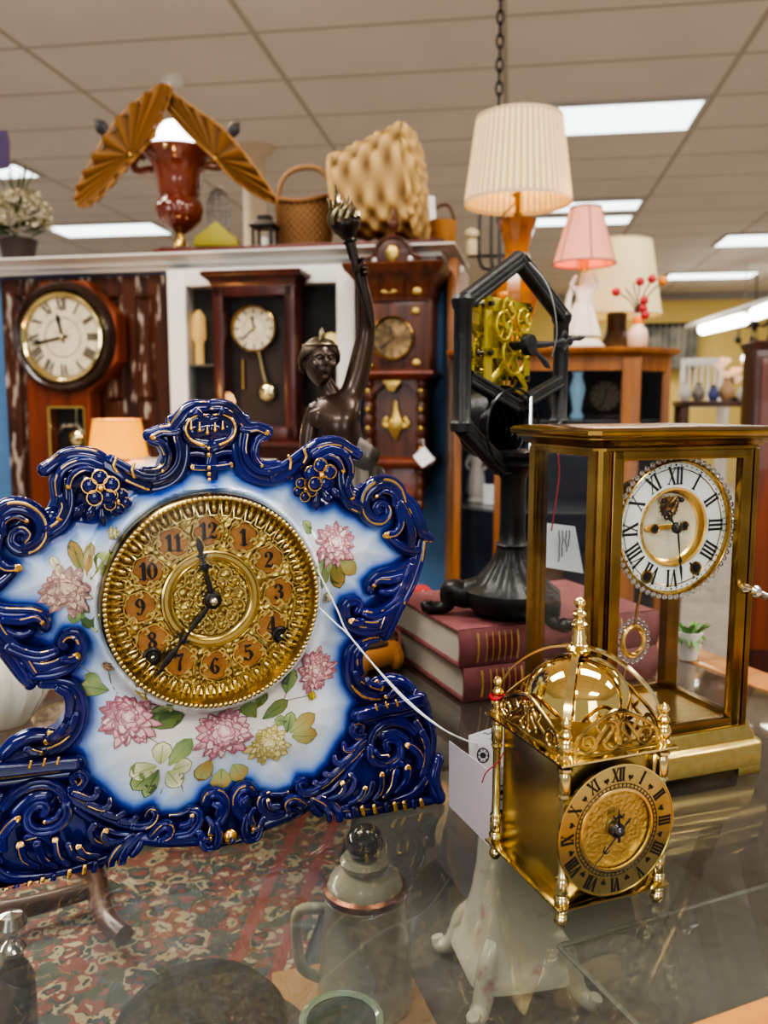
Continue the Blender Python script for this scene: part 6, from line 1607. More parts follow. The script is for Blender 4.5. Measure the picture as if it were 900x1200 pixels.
mb.lathe([(6 * s1, q - 1 * s1), (5 * s1, q + 2 * s1), (2.5 * s1, q + 4 * s1), (2.5 * s1, q + 7 * s1), (5 * s1, q + 10 * s1), (7.5 * s1, q + 15 * s1), (6.5 * s1, q + 20 * s1), (3.5 * s1, q + 23 * s1), (2.2 * s1, q + 27 * s1), (1.5 * s1, q + 33 * s1), (0, q + 37 * s1)], 24, (cxm, ts + .05, 0)); mb.obj('crest_finial', WALNUT, t)
BRO = mat('stamped_brass', (.5, .36, .12), .35, .9, bump=('voronoi', 120, .6))
mb = MB(); mb.ball((cxm, ts + .03, Z(295)), 8 * s1, 14, (1, .4, 1.35)); mb.obj('crest_medallion', BRO, t)
for sx in (-1, 1):
    mb = MB(); mb.ball((cxm + sx * 22 * s1, ts + .034, Z(302)), 5 * s1, 12, (1, .5, 1)); mb.obj('crest_rosette', mat('silvered_rosette', (.5, .48, .44), .4, .6), t)
cx, cz = D(459, 396, ts - .01); r = FD.scale(459, 396, ts) * 25
dial_set(t, cx, cz, r, ts - .001, 350, 229, False, mat('dark_brass_dial', (.3, .2, .09), .35, .7, noise=(20, (.1, .06, .03), .35, .65)), BRASS_D, .55)
for px_, py_ in ((432, 364), (486, 364), (432, 428), (487, 425)):
    q = D(px_, py_, ts); mb = MB(); mb.ball((q[0], ts + .008, q[1]), 4.5 * s1, 12, (1.2, .5, 1)); mb.obj('corner_mount', BRO, t)
mb = MB(); q = D(456, 342, ts); mb.stroke([(q[0] - 14 * s1, q[1], .002), (q[0] - 6 * s1, q[1] + .002, .006), (q[0], q[1] - .002, .004), (q[0] + 6 * s1, q[1] + .002, .006), (q[0] + 14 * s1, q[1], .002)], ts - .002, .6, 8, 4); q = D(489, 341, ts); mb.ball((q[0], ts - .002, q[1]), 5 * s1, 10, (1.3, .5, 1)); mb.obj('frieze_mount', BRO, t)
mb = MB(); mb.moulding(x0, x1, ts, .06, [(-.004, Z(444)), (.004, Z(441)), (.012, Z(438)), (.012, Z(435)), (.0, Z(433))]); mb.obj('mid_ledge', REDW, t)
mb = MB(); mb.b2((x0 + .014, ts + .045, Z(545)), (x1 - .014, .066, Z(440))); mb.prism([(x0 + .012, Z(440)), (x1 - .012, Z(440)), (x1 - .012, Z(470)), (X(488), Z(458)), (X(478), Z(450)), (X(463), Z(447)), (X(448), Z(450)), (X(438), Z(458)), (x0 + .012, Z(470))], ts + .02, ts + .04, .002); mb.obj('lower_case', WALNUT, t)
for px_ in (430, 493):
    q = X(px_); mb = MB(); z_a, z_b = Z(543), Z(442); n_ = 7
    prof = []
    for i in range(n_ * 6 + 1):
        u_ = i / (n_ * 6); prof.append(((4.2 + 2.6 * abs(math.sin(u_ * n_ * PI))) * s1, z_a + (z_b - z_a) * u_))
    mb.lathe(prof, 18, (q, ts + .025, 0)); mb.obj('turned_column', WALNUT, t)
    for k in (458, 480, 502, 526):
        mb = MB(); mb.ball((q, ts + .008, Z(k)), 3.2 * s1, 10, (1, .6, 1)); mb.obj('column_boss', BRO, t)
mb = MB(); q = D(461, 497, ts); g = 1.0 * s1
mb.stroke([(q[0], q[1] - 20 * g, .002), (q[0] - .5 * g, q[1] - 10 * g, 7 * g), (q[0], q[1], 11 * g), (q[0], q[1] + 8 * g, 7 * g), (q[0], q[1] + 16 * g, 3.5 * g), (q[0], q[1] + 26 * g, 2 * g)], ts + .035, .35, 10, 4)
for sx in (-1, 1): mb.stroke([(q[0] + sx * 6 * g, q[1] - 4 * g, 4 * g), (q[0] + sx * 15 * g, q[1] - 1 * g, 3.5 * g), (q[0] + sx * 12 * g, q[1] + 6 * g, 3 * g)], ts + .035, .4, 8, 4)
mb.obj('pendulum_ornament', BRO, t)
mb = MB(); q = D(458, 449, ts); mb.prism([(q[0] - 12 * g, q[1] + 4 * g), (q[0] + 12 * g, q[1] + 4 * g), (q[0] + 3 * g, q[1] - 10 * g), (q[0] - 3 * g, q[1] - 10 * g)], ts + .012, ts + .02, .002); mb.obj('shield_mount', BRO, t)
mb = MB(); mb.moulding(x0, x1, ts, .06, [(-.006, Z(549)), (.006, Z(546)), (.014, Z(542)), (.014, Z(538)), (.002, Z(536))]); mb.obj('base_ledge', REDW, t)
mb = MB(); mb.prism([(x0 + .02, Z(548)), (x1 - .02, Z(548)), (x1 - .02, Z(575)), (X(480), Z(590)), (X(463), Z(605)), (X(446), Z(590)), (x0 + .02, Z(575))], ts + .04, .06, .004); mb.obj('tail_board', REDW, t)
for px_ in (433, 491):
    q = X(px_); mb = MB(); mb.lathe([((3 + 3 * abs(math.sin(i * .6))) * s1, Z(600) + (Z(549) - Z(600)) * i / 20) for i in range(21)], 16, (q, ts + .03, 0)); mb.obj('drop_finial', WALNUT, t)
# its tag
q = D(497, 536, ts - .02); g = FD.scale(497, 536, ts)
Fq = Frame(FD.M @ Vector((q[0], ts - .02, q[1])), -11)
t = thing('price_tag', 'small white diamond price tag hanging from the carved walnut wall clock', 'price tag', Fq)
mb = MB(); mb.prism([(-13 * g, 1 * g), (-2 * g, -12 * g), (13 * g, -2 * g), (0, 13 * g)], -.001, .001); mb.obj('card', PAPER, t)
mb = MB(); mb.tube([(0, 0, 12 * g), (-.003, .0, 22 * g)], .001, 6); mb.obj('string', PAPER, t)

# ================================================================ things on top of the partition
def top_frame(px, t, board=True, yaw=-11): 
    x = D(px, 300, t)[0]; return Frame(FD.M @ Vector((x, t, ZTB if board else ZT)), yaw)
# urn lamp with two pleated fans
FUo = top_frame(212, .12)
def V(x, y, t=0.0): return FUo.p3(x, y, t)
g = FUo.scale(212, 230)
t = thing('urn_lamp', 'dark red glass urn lamp with two pleated amber fans leaning over its lit bulb', 'lamp', FUo)
RUBY = mat('ruby_brown_glass', (.15, .03, .015), .1, coat=.8, noise=(9, (.25, .07, .03), .4, .7))
mb = MB(); mb.b2((-24 * g, -24 * g, 0), (24 * g, 24 * g, 5 * g), .002); mb.b2((-19 * g, -19 * g, 5 * g), (19 * g, 19 * g, 8 * g), .002); mb.obj('base', MAHOG, t)
zU = lambda y: V(212, y)[2]
mb = MB(); mb.lathe([(14 * g, 8 * g), (9 * g, 11 * g), (5 * g, zU(277)), (6 * g, zU(273))], 32); mb.obj('stem', BRASS_D, t)
mb = MB(); mb.lathe([(6 * g, zU(274)), (15 * g, zU(268)), (25 * g, zU(258)), (28 * g, zU(246)), (26 * g, zU(238)), (22 * g, zU(233)), (24 * g, zU(228)), (26 * g, zU(215)), (29 * g, zU(200)), (34 * g, zU(190)), (44 * g, zU(181)), (45 * g, zU(178)), (40 * g, zU(179)), (30 * g, zU(190)), (24 * g, zU(210)), (20 * g, zU(230))], 48, cap=False, flute=(20, .08, zU(270), zU(234))); mb.obj('urn', RUBY, t)
for sx in (-1, 1):
    mb = MB(); mb.tube(spl([(sx * 34 * g, 0, zU(196)), (sx * 50 * g, 0, zU(198)), (sx * 57 * g, 0, zU(190)), (sx * 50 * g, 0, zU(180)), (sx * 42 * g, 0, zU(182))], 5), 4.5 * g, 10); mb.obj('handle', RUBY, t)
mb = MB(); mb.ball(tuple(V(202, 172, .0)), 27 * g, 20, (1, .8, 1.1)); mb.obj('bulb', BULB, t)
mb = MB(); mb.ball((3 * g, -40 * g, zU(182)), 4 * g, 10); mb.obj('switch_knob', BRASS, t)
FANM = mat('amber_silk', (.42, .2, .05), .6, sheen=.3, attr='Col')
def fan(outline, hub, bow, nm):
    """pleated fan: ribs run from the hub to a traced rim"""
    rim = spl(outline, 6, True); n = len(rim); tb = bow * g; H = V(*hub, tb * .8); nr = 9; vs = []; fs = []; cc = []
    for i, (x, y) in enumerate(rim):
        P = V(x, y, tb)
        for k in range(nr + 1):
            u_ = k / nr; q = H.lerp(P, u_)
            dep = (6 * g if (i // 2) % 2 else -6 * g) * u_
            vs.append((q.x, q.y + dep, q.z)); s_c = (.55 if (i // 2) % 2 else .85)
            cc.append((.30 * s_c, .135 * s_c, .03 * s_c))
    for i in range(n):
        j = (i + 1) % n
        for k in range(nr): a = i * (nr + 1) + k; b = j * (nr + 1) + k; fs.append((a, b, b + 1, a + 1))
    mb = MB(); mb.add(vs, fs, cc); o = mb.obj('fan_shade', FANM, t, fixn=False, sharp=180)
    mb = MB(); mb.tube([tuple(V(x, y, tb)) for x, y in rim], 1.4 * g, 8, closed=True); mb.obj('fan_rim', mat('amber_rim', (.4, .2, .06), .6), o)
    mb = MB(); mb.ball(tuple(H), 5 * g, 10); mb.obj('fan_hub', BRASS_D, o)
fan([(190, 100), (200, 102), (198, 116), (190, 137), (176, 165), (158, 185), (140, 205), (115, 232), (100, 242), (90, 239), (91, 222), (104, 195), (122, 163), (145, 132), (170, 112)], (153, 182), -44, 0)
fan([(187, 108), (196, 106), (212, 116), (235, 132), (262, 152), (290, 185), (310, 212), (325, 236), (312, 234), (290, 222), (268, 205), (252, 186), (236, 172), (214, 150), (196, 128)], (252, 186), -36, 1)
for pts in (((111, 140), (118, 148), (126, 157)), ((280, 144), (275, 150), (268, 160))):
    mb = MB(); w = [(*FUo.px(x, y, .05), r_ * g) for (x, y), r_ in zip(pts, (1, 8, 5))]; mb.stroke(w, .05, .3, 8, 4); mb.obj('leaf_finial', mat('black_leaf', (.02, .018, .018), .5), t)

# dried flower bouquet
FBq = top_frame(22, .12, False); g = FBq.scale(22, 260)
t = thing('dried_bouquet', 'dried cream hydrangea bouquet in a dark pot at the far left', 'flowers', FBq)
mb = MB(); mb.lathe([(14 * g, 0), (17 * g, 3 * g), (20 * g, 22 * g), (22 * g, 30 * g), (19 * g, 31 * g)], 24); mb.obj('pot', mat('dark_pot', (.04, .025, .02), .5), t)
rnd = random.Random(21)
mb = MB(); bz_ = FBq.p3(22, 250)[2]
for k in range(420):
    a = rnd.uniform(0, 2 * PI); e = rnd.uniform(-.25, 1.45); rr_ = rnd.uniform(.8, 1.0)
    p = Vector((43 * g * rr_ * math.cos(a) * math.cos(e), 30 * g * rr_ * math.sin(a) * math.cos(e), bz_ - 8 * g + 34 * g * rr_ * math.sin(e)))
    c = rnd.choice(((.55, .48, .34), (.42, .36, .24), (.62, .56, .44), (.3, .27, .15))); mb.col = c
    for j in range(3):
        d_ = Vector((rnd.uniform(-1, 1), rnd.uniform(-1, 1), rnd.uniform(-1, 1))) * 3.2 * g; e1 = Vector((rnd.uniform(-1, 1), rnd.uniform(-1, 1), rnd.uniform(-1, 1))) * 3.4 * g; e2 = Vector((rnd.uniform(-1, 1), rnd.uniform(-1, 1), rnd.uniform(-1, 1))) * 3.4 * g
        mb.add([p + d_, p + d_ + e1, p + d_ + e1 + e2, p + d_ + e2], [(0, 1, 2, 3)])
mb.obj('blossoms', mat('dried_petals', (.5, .45, .3), .8, attr='Col'), t, fixn=False, smooth=False)['kind'] = 'stuff'
mb = MB()
for k in range(60):
    a = rnd.uniform(0, 2 * PI); L_ = rnd.uniform(20, 40) * g; zz_ = bz_ - rnd.uniform(5, 30) * g; c, s = math.cos(a), math.sin(a)
    P = Vector((c * 12 * g, s * 12 * g, zz_)); Q = P + Vector((c * L_, s * L_ * .7, rnd.uniform(-8, 14) * g)); sd_ = Vector((-s, c, .2)) * 5 * g
    mb.add([P, P.lerp(Q, .5) + sd_, Q, P.lerp(Q, .5) - sd_], [(0, 1, 2, 3)])
for k in range(9):
    a = rnd.uniform(0, 2 * PI); mb.tube([(0, 0, bz_), (14 * g * math.cos(a), 6 * g * math.sin(a), bz_ + 30 * g), (22 * g * math.cos(a), 9 * g * math.sin(a), bz_ + rnd.uniform(42, 54) * g)], .9 * g, 5)
mb.obj('leaves', mat('dark_green_leaves', (.06, .08, .03), .7), t, fixn=False)['kind'] = 'stuff'

# gold card house shape, wire form, lantern
Fg = top_frame(255, .06); g = Fg.scale(255, 275)
mb = MB(); pz = [Fg.px(x, y) for x, y in ((228, 289), (229, 279), (254, 260), (279, 281), (280, 289))]; mb.prism([(x, max(0.0005, z)) for x, z in pz], -.01, .01, .002)
solo(mb, 'gilt_card', mat('olive_gold_card', (.3, .26, .03), .5, .2), 'olive gold pointed card leaning beside the urn lamp', 'card', Fg)
Fw = top_frame(258, .22); g = Fw.scale(258, 250)
t = thing('wire_bust', 'thin wire bird cage shape behind the urn lamp', 'wire ornament', Fw)
mb = MB(); prof = [(9, 288), (12, 270), (14, 250), (13, 236), (9, 226), (3, 221), (0, 219)]
for k in range(10):
    a = 2 * PI * k / 10; mb.tube([(r_ * g * math.cos(a), r_ * g * math.sin(a), max(.001, Fw.p3(258, y)[2])) for r_, y in prof], .7 * g, 5)
for r_, y in prof[1:5]: mb.tube([(r_ * g * math.cos(a), r_ * g * math.sin(a), Fw.p3(258, y)[2]) for a in [2 * PI * i / 20 for i in range(20)]], .7 * g, 5, closed=True)
mb.obj('wires', mat('dull_wire', (.25, .23, .22), .5, .5), t)
mb = MB(); mb.lathe([(11 * g, 0), (11 * g, 3 * g), (6 * g, 5 * g)], 20); mb.obj('base', mat('dull_base', (.2, .18, .17), .5), t)
Fl = top_frame(311, .14); g = Fl.scale(311, 265)
t = thing('candle_lantern', 'black metal candle lantern between the amber fan and the brown basket', 'lantern', Fl)
mb = MB(); mb.b2((-13 * g, -13 * g, 0), (13 * g, 13 * g, 4 * g), .001)
for x in (-11, 11):
    for y in (-11, 11): mb.b2((x * g - 1.4 * g, y * g - 1.4 * g, 3 * g), (x * g + 1.4 * g, y * g + 1.4 * g, 31 * g))
mb.moulding(-13 * g, 13 * g, -13 * g, 13 * g, [(0, 30 * g), (2 * g, 31 * g), (2 * g, 33 * g), (-6 * g, 40 * g), (-6 * g, 44 * g)]); mb.obj('frame', BLACK, t)
mb = MB(); mb.lathe([(5 * g, 4 * g), (5 * g, 20 * g), (0, 20.5 * g)], 16); mb.obj('candle', mat('wax', (.8, .76, .68), .5), t)
for sx, ax_ in ((0, -11.5), (0, 11.5)):
    mb = MB(); mb.add([(-11 * g, ax_ * g, 4 * g), (11 * g, ax_ * g, 4 * g), (11 * g, ax_ * g, 30 * g), (-11 * g, ax_ * g, 30 * g)], [(0, 1, 2, 3)]); mb.obj('pane', CLEAR, t, smooth=False)

# baskets
def weave(name, c1, c2, sc, flat=(1, 1, 1)):
    m = mat(name, c1, .6)
    nt = m.node_tree; N = nt.nodes; L = nt.links
    at_ = N.new('ShaderNodeAttribute'); at_.attribute_name = 'Col'; L.new(at_.outputs['Color'], N['Principled BSDF'].inputs['Base Color']); return m
def woven(mb, loops, nrow, ncol, amp, c1, c2, wrap=True):
    """over-and-under weave on a grid of points with outward normals: loops[row][col] = (point, normal)"""
    vs = []; cc = []; fs = []; nr, nc = len(loops), len(loops[0])
    for i in range(nr):
        for j in range(nc):
            p, n = loops[i][j]; s = math.sin(i / nr * nrow * PI) * math.sin(j / nc * ncol * PI)
            vs.append(p + n * amp * s); k = .5 + .5 * s; cc.append(tuple(a + (b - a) * k for a, b in zip(c2, c1)))
    for i in range(nr - 1):
        for j in range(nc if wrap else nc - 1):
            j2 = (j + 1) % nc; fs.append((i * nc + j, i * nc + j2, (i + 1) * nc + j2, (i + 1) * nc + j))
    mb.add(vs, fs, cc)
Fk = top_frame(358, .25); g = Fk.scale(358, 250)
t = thing('handled_basket', 'brown wicker basket with a tall hoop handle', 'basket', Fk)
mb = MB(); loops = []
for i in range(50):
    u_ = i / 49; row = []
    for j in range(96):
        a = 2 * PI * j / 96; rx = (27 + 6 * math.sin(u_ * 2.2)) * g; ry = 24 * g
        zz_ = u_ * (62 + 12 * abs(math.cos(a)) ** 2 * 0 + 8 * (math.cos(a) ** 2)) * g
        row.append((Vector((rx * math.cos(a), ry * math.sin(a), zz_)), Vector((math.cos(a), math.sin(a), 0))))
    loops.append(row)
woven(mb, loops, 16, 48, 1.6 * g, (.42, .22, .08), (.16, .07, .025)); mb.obj('body', weave('brown_wicker', (.4, .2, .08), 0, 0), t, fixn=False)
mb = MB(); mb.tube([(33 * g * math.cos(a), 25 * g * math.sin(a), (62 + 8 * math.cos(a) ** 2) * g) for a in [2 * PI * i / 48 for i in range(48)]], 3 * g, 8, closed=True); mb.obj('rim', mat('wicker_rim', (.3, .15, .06), .6), t)
mb = MB(); P = spl([(-32 * g, 0, 40 * g), (-33 * g, 0, 66 * g), (-28 * g, 0, 90 * g), (-12 * g, 0, 103 * g), (12 * g, 0, 104 * g), (28 * g, 0, 92 * g), (33 * g, 0, 68 * g), (32 * g, 0, 44 * g)], 5); mb.tube(P, 3.2 * g, 8); mb.obj('handle', mat('wicker_handle', (.33, .18, .08), .6), t)
mb = MB(); mb.lathe([(26 * g, 0), (0, .0)], 30); mb.obj('bottom', mat('wicker_bottom', (.2, .1, .04), .7), t)
# big pale splint basket lying tilted on its side
Fm = top_frame(455, .19); g = Fm.scale(455, 215)
t = thing('splint_basket', 'large pale woven splint basket tipped on its side above the carved clock', 'basket', Fm)
A = [V_ for V_ in ((404, 178), (392, 272))]           # back end
ax0 = Fm.p3(402, 232, 0); ax1 = Fm.p3(486, 216, -.02)
axis = (ax1 - ax0); L_ = axis.length; axis.normalize()
upv = Vector((math.sin(R(-8)), 0, math.cos(R(-8)))); upv = (upv - axis * upv.dot(axis)).normalized(); sdv = axis.cross(upv)
def srect(a, n=4.0):
    c, s = math.cos(a), math.sin(a); return (abs(c) ** (2 / n)) * (1 if c >= 0 else -1), (abs(s) ** (2 / n)) * (1 if s >= 0 else -1)
mb = MB(); loops = []
for i in range(44):
    u_ = i / 43; row = []
    for j in range(88):
        a = 2 * PI * j / 88; cx_, sz_ = srect(a, 3.2)
        hw_ = (44 + 20 * u_) * g; hd = (42 + 12 * u_) * g
        row.append((ax0 + axis * (L_ * u_) + upv * (hw_ * sz_) + sdv * (hd * cx_), upv * sz_ + sdv * cx_))
    loops.append(row)
PAL1, PAL2 = (.62, .42, .17), (.17, .085, .025)  # side kept darker, its shade put into the splint colour
woven(mb, loops, 7, 16, 3.6 * g, PAL1, PAL2); mb.obj('side', weave('pale_splint', PAL1, 0, 0), t, fixn=False)
mb = MB(); loops = []
for i in range(44):
    row = []
    for j in range(44):
        a, b = -1 + 2 * i / 43, -1 + 2 * j / 43
        k = max(abs(a), abs(b)); rr_ = math.hypot(a, b) or 1; ang_ = math.atan2(a, b); cx_, sz_ = srect(ang_, 3.2)
        row.append((ax1 + axis * (9 * g * (1 - k ** 3)) + upv * (64 * g * sz_ * k) + sdv * (54 * g * cx_ * k), axis))
    loops.append(row)
woven(mb, loops, 8, 8, 3.4 * g, (.8, .58, .26), (.34, .19, .055), False); mb.obj('bottom', weave('pale_splint_bottom', PAL1, 0, 0), t, fixn=False)  # end coloured brighter to stand in for the light on it
mb = MB(); P = []
for j in range(60):
    a = 2 * PI * j / 60; cx_, sz_ = srect(a, 3.2); P.append(ax0 + upv * (45 * g * sz_) + sdv * (43 * g * cx_))
mb.tube(P, 3.5 * g, 8, closed=True); mb.obj('rim', mat('splint_rim', (.5, .33, .14), .6), t)
mb = MB(); q = Fm.px(506, 243, -.11); mb.prism([(q[0] - 4 * g, q[1] + 12 * g), (q[0] + 3 * g, q[1] + 12 * g), (q[0] + 5 * g, q[1] - 12 * g), (q[0] - 2 * g, q[1] - 14 * g)], -.11, -.109); mb.obj('paper_tag', PAPER, t)
Fo = top_frame(519, .345); g = Fo.scale(514, 240)
t = thing('orange_basket', 'small orange woven basket with a dark hoop handle peeking out behind the splint basket', 'basket', Fo)
mb = MB(); mb.lathe([(12 * g, 0), (15 * g, 10 * g), (16 * g, 44 * g), (14 * g, 45 * g)], 28, flute=(18, .1, 4 * g, 40 * g)); mb.obj('body', mat('orange_wicker', (.55, .25, .06), .6, bump=('wavez', 60, .6)), t)
mb = MB(); mb.tube(spl([(-14 * g, 0, 44 * g), (-8 * g, 0, 60 * g), (6 * g, 0, 62 * g), (14 * g, 0, 44 * g)], 5), 1.6 * g, 8); mb.obj('handle', mat('dark_wicker_handle', (.14, .05, .03), .6), t)

# smoke detector and pillar behind
q = on_z(203, 92, HC) if False else CAMLOC + ray(203, 92) * ((HC - ZCAM) / ray(203, 92).z)
t = thing('smoke_detector', 'round white smoke detector on the ceiling above the amber fans', 'smoke detector', loc=q)
mb = MB(); mb.lathe([(.06, 0), (.062, -.012), (.055, -.03), (.03, -.045), (0, -.047)], 32); mb.obj('housing', WHITE, t)
mb = MB(); mb.lathe([(.07, 0), (.07, -.008), (.06, -.01)], 32); mb.obj('base_ring', WHITE, t)
p = at_d(300, 300, 6.1); mb = MB(); mb.lathe([(.082, 0), (.082, HC - .06), (.1, HC - .04), (.13, HC - .03), (.135, HC)], 32); o = struct(mb, 'trim_5', mat('cream_pillar', (.62, .5, .36), .7)); o.location = (p.x, p.y, 0)
# purple banner at the left edge
p = at_d(4, 180, 2.7); Fp = Frame((p.x, p.y, p.z), -11); g = Fp.scale(4, 180)
mb = MB(); mb.prism([(-60 * g, 26 * g), (5 * g, 26 * g), (8 * g, 14 * g), (6 * g, -16 * g), (-60 * g, -24 * g)], -.005, .005)
t = thing('hanging_banner', 'dark violet hanging banner at the left edge above the dried bouquet', 'banner', Fp)
mb.obj('cloth', mat('violet_cloth', (.06, .035, .1), .7), t)
mb = MB(); mb.tube([(-20 * g, 0, 25 * g), (-20 * g, 0, HC - p.z)], .002, 6); mb.obj('cord', BLACK, t)

point(FUo.M @ V(205, 50, .12), 11.0, (1, .78, .56), .06)  # uplight added above the fans to warm the ceiling, not at the bulb
# ================================================================ console with the little amber lamp
pz_ = at_d(150, 541, 2.15); ZK = pz_.z
Fc = Frame((pz_.x, pz_.y, 0), -11)
t = thing('console_table', 'white topped narrow console table behind the blue clock', 'table', Fc)
mb = MB(); xr = Fc.px(300, 540)[0]; xl_ = Fc.px(98, 540)[0]
mb.b2((xl_, -.12, ZK - .03), (xr, .17, ZK), .004); mb.obj('top', WHITE, t)
for x in (xl_ + .04, xr - .04):
    for y in (-.08, .13): 
        mb = MB(); mb.tube([(x, y, 0), (x, y, ZK - .03)], [.014, .02], 12); mb.obj('leg', WHITE, t)
F0 = Frame(Fc.M @ Vector((Fc.px(138, 520)[0], 0, ZK + .0005)), -11); g = F0.scale(138, 515)
t = thing('table_lamp', 'small lit lamp with an amber cloth shade peeking over the blue clock', 'lamp', F0)
zA_, zB_ = F0.p3(138, 492)[2], F0.p3(138, 536)[2]
n = 64
mb = MB()
def pleat_shade(mb, r0, z0, r1, z1, n, amp, cx=0, cy=0, rows=6, pcol_=None):
    loops = []
    for k in range(rows + 1):
        u_ = k / rows; r_ = r0 + (r1 - r0) * u_; z_ = z0 + (z1 - z0) * u_
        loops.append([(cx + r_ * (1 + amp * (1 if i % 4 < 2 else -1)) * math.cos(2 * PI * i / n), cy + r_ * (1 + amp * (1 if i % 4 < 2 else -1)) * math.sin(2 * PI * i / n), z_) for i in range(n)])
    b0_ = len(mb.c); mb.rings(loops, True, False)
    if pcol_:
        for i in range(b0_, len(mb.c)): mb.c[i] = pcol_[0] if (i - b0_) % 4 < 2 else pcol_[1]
pleat_shade(mb, 34 * g, zB_, 27 * g, zA_, 96, .006); mb.obj('shade', SHADE_O, t, fixn=False)
for r_, z_ in ((34 * g, zB_), (27 * g, zA_)): mb = MB(); mb.tube([(r_ * math.cos(a), r_ * math.sin(a), z_) for a in [2 * PI * i / 48 for i in range(48)]], 1.0 * g, 6, closed=True); mb.obj('shade_trim', mat('shade_trim_amber', (.6, .35, .15), .7), t)
mb = MB(); mb.lathe([(.03, 0), (.03, .006), (.012, .012), (.008, .02), (.006, zB_ + .03)], 24); mb.obj('base', BRASS_D, t)
mb = MB(); mb.ball((0, 0, zB_ + .05), .02, 14); mb.obj('bulb', mat('warm_bulb', (1, .8, .5), .4, emit=((1, .6, .25), 6)), t)
point(F0.M @ Vector((0, 0, zA_ + .05)), 2.0, (1, .55, .2), .03)

# ================================================================ oak curio cabinet with lamps at the right
p0 = at_d(660, 476, 2.1); FO = Frame((p0.x, p0.y, 0), -7)
def O(x, y, t=0.0): return FO.px(x, y, t)
zt_o = O(690, 407)[1]
xs_ = [O(x, 476)[0] for x in (532, 586, 742, 792)]
ch = .10
t = thing('curio_cabinet', 'golden oak curio cabinet with canted glass corners carrying the three lamps', 'cabinet', FO)
pl_ = [(xs_[0], ch), (xs_[1], 0), (xs_[2], 0), (xs_[3], ch), (xs_[3], .42), (xs_[0], .42)]
def grow(pl, o): 
    cx_ = sum(p[0] for p in pl) / len(pl); cy_ = sum(p[1] for p in pl) / len(pl)
    return [(cx_ + (x - cx_) * (1 + o / .27), cy_ + (y - cy_) * (1 + o / .22)) for x, y in pl]
mb = MB(); loops = [[(x, y, z) for x, y in grow(pl_, o)] for o, z in ((.0, zt_o - .024), (.003, zt_o - .02), (.012, zt_o - .016), (.022, zt_o - .012), (.026, zt_o - .004), (.022, zt_o))]; mb.rings(loops); mb.obj('top', OAK, t, sharp=25)
mb = MB(); mb3 = MB(); zr = zt_o - .056
k = len(pl_)
def rail(mb, a, b, z0, z1, th=.02):
    v = Vector((b[0] - a[0], b[1] - a[1])).normalized(); n_ = Vector((-v.y, v.x)) * th
    mb.prism([a, b, (b[0] + n_.x, b[1] + n_.y), (a[0] + n_.x, a[1] + n_.y)], z0, z1, axis='z')
for a, b in ((pl_[0], pl_[1]), (pl_[1], pl_[2]), (pl_[2], pl_[3]), (pl_[3], pl_[4]), (pl_[5], pl_[0])):
    rail(mb, a, b, zr, zt_o - .02); rail(mb3, a, b, .05, .16)
mb.obj('upper_rail', OAK, t); mb3.obj('lower_rail', OAK, t)
for (x, y), w_ in ((pl_[0], .022), (pl_[1], .036), (pl_[2], .046), (pl_[3], .022), (pl_[4], .022), (pl_[5], .022)):
    mb = MB(); mb.box((x + (.006 if x < 0 else -.006), y + .009, (.05 + zt_o - .022) / 2), (w_, .028, zt_o - .072), .004); mb.obj('post', OAK, t)
mb = MB(); mb.prism(pl_, .16, .165, axis='z'); mb.obj('cabinet_floor', OAK, t)
NAVY = mat('navy_lining', (.018, .022, .07), .6, noise=(14, (.03, .05, .14), .4, .7))
mb = MB(); mb.b2((xs_[0] + .01, .40, .16), (xs_[3] - .01, .42, zt_o - .024)); mb.b2((xs_[0] + .002, ch + .04, .16), (xs_[0] + .01, .4, zt_o - .024)); mb.b2((xs_[3] - .01, ch + .04, .16), (xs_[3] - .002, .4, zt_o - .024)); mb.obj('back', NAVY, t)
ysh = [O(660, y)[1] for y in (492, 600, 730)]
for z in ysh:
    mb = MB(); mb.prism(grow(pl_, -.012), z - .006, z, axis='z'); mb.obj('shelf', glass('curio_shelf_glass', (.75, .8, .85), 1.5, haze=.08), t)
for a, b in ((pl_[0], pl_[1]), (pl_[1], pl_[2]), (pl_[2], pl_[3])):
    mb = MB(); mb.add([(a[0], a[1] + .012, .16), (b[0], b[1] + .012, .16), (b[0], b[1] + .012, zr), (a[0], a[1] + .012, zr)], [(0, 1, 2, 3)]); mb.obj('pane', GLASSD, t, smooth=False)
def in_cab(px, py, t_, si): 
    return FO.M @ Vector((O(px, py, t_)[0], t_, ysh[si] + .0006))
FIG = mat('white_bisque', (.75, .68, .6), .5, emit=((1, .8, .6), .04))  # faint warm glow added to the bisque
q = in_cab(708, 480, .3, 0); t = thing('mantel_clock', 'round brown faced clock inside the oak curio cabinet', 'clock', Frame(q, -7))
g = FO.scale(708, 462, .3)
mb = MB(); mb.lathe([(25 * g, -.02), (25 * g, .01), (22 * g, .016), (20 * g, .008)], 40, (0, 0, 25.5 * g), 'y', cap=True); mb.b2((-22 * g, -.02, 0), (22 * g, .03, 4 * g), .002); mb.obj('case', WALNUT, t)
dial_set(t, 0, 25.5 * g, 19 * g, -.009, 10, 200, False, mat('tan_dial', (.4, .28, .15), .5), BRASS_D)
q = in_cab(676, 480, .25, 0); mb = MB(); mb.lathe([(.016, 0), (.02, .004), (.012, .02), (.016, .05), (.022, .08), (.012, .115), (.016, .125), (.013, .125), (.009, .11), (0, .1)], 28)  # made-up vase shape; its glow stands in for a window reflection
o = mb.obj('glass_vase', mat('window_reflection_blue', (.45, .68, .85), .1, coat=.5, emit=((.5, .8, 1), .25))); tag(o, 'glowing pale blue vase shape in place of a window reflection inside the oak curio cabinet', 'vase'); o.location = q
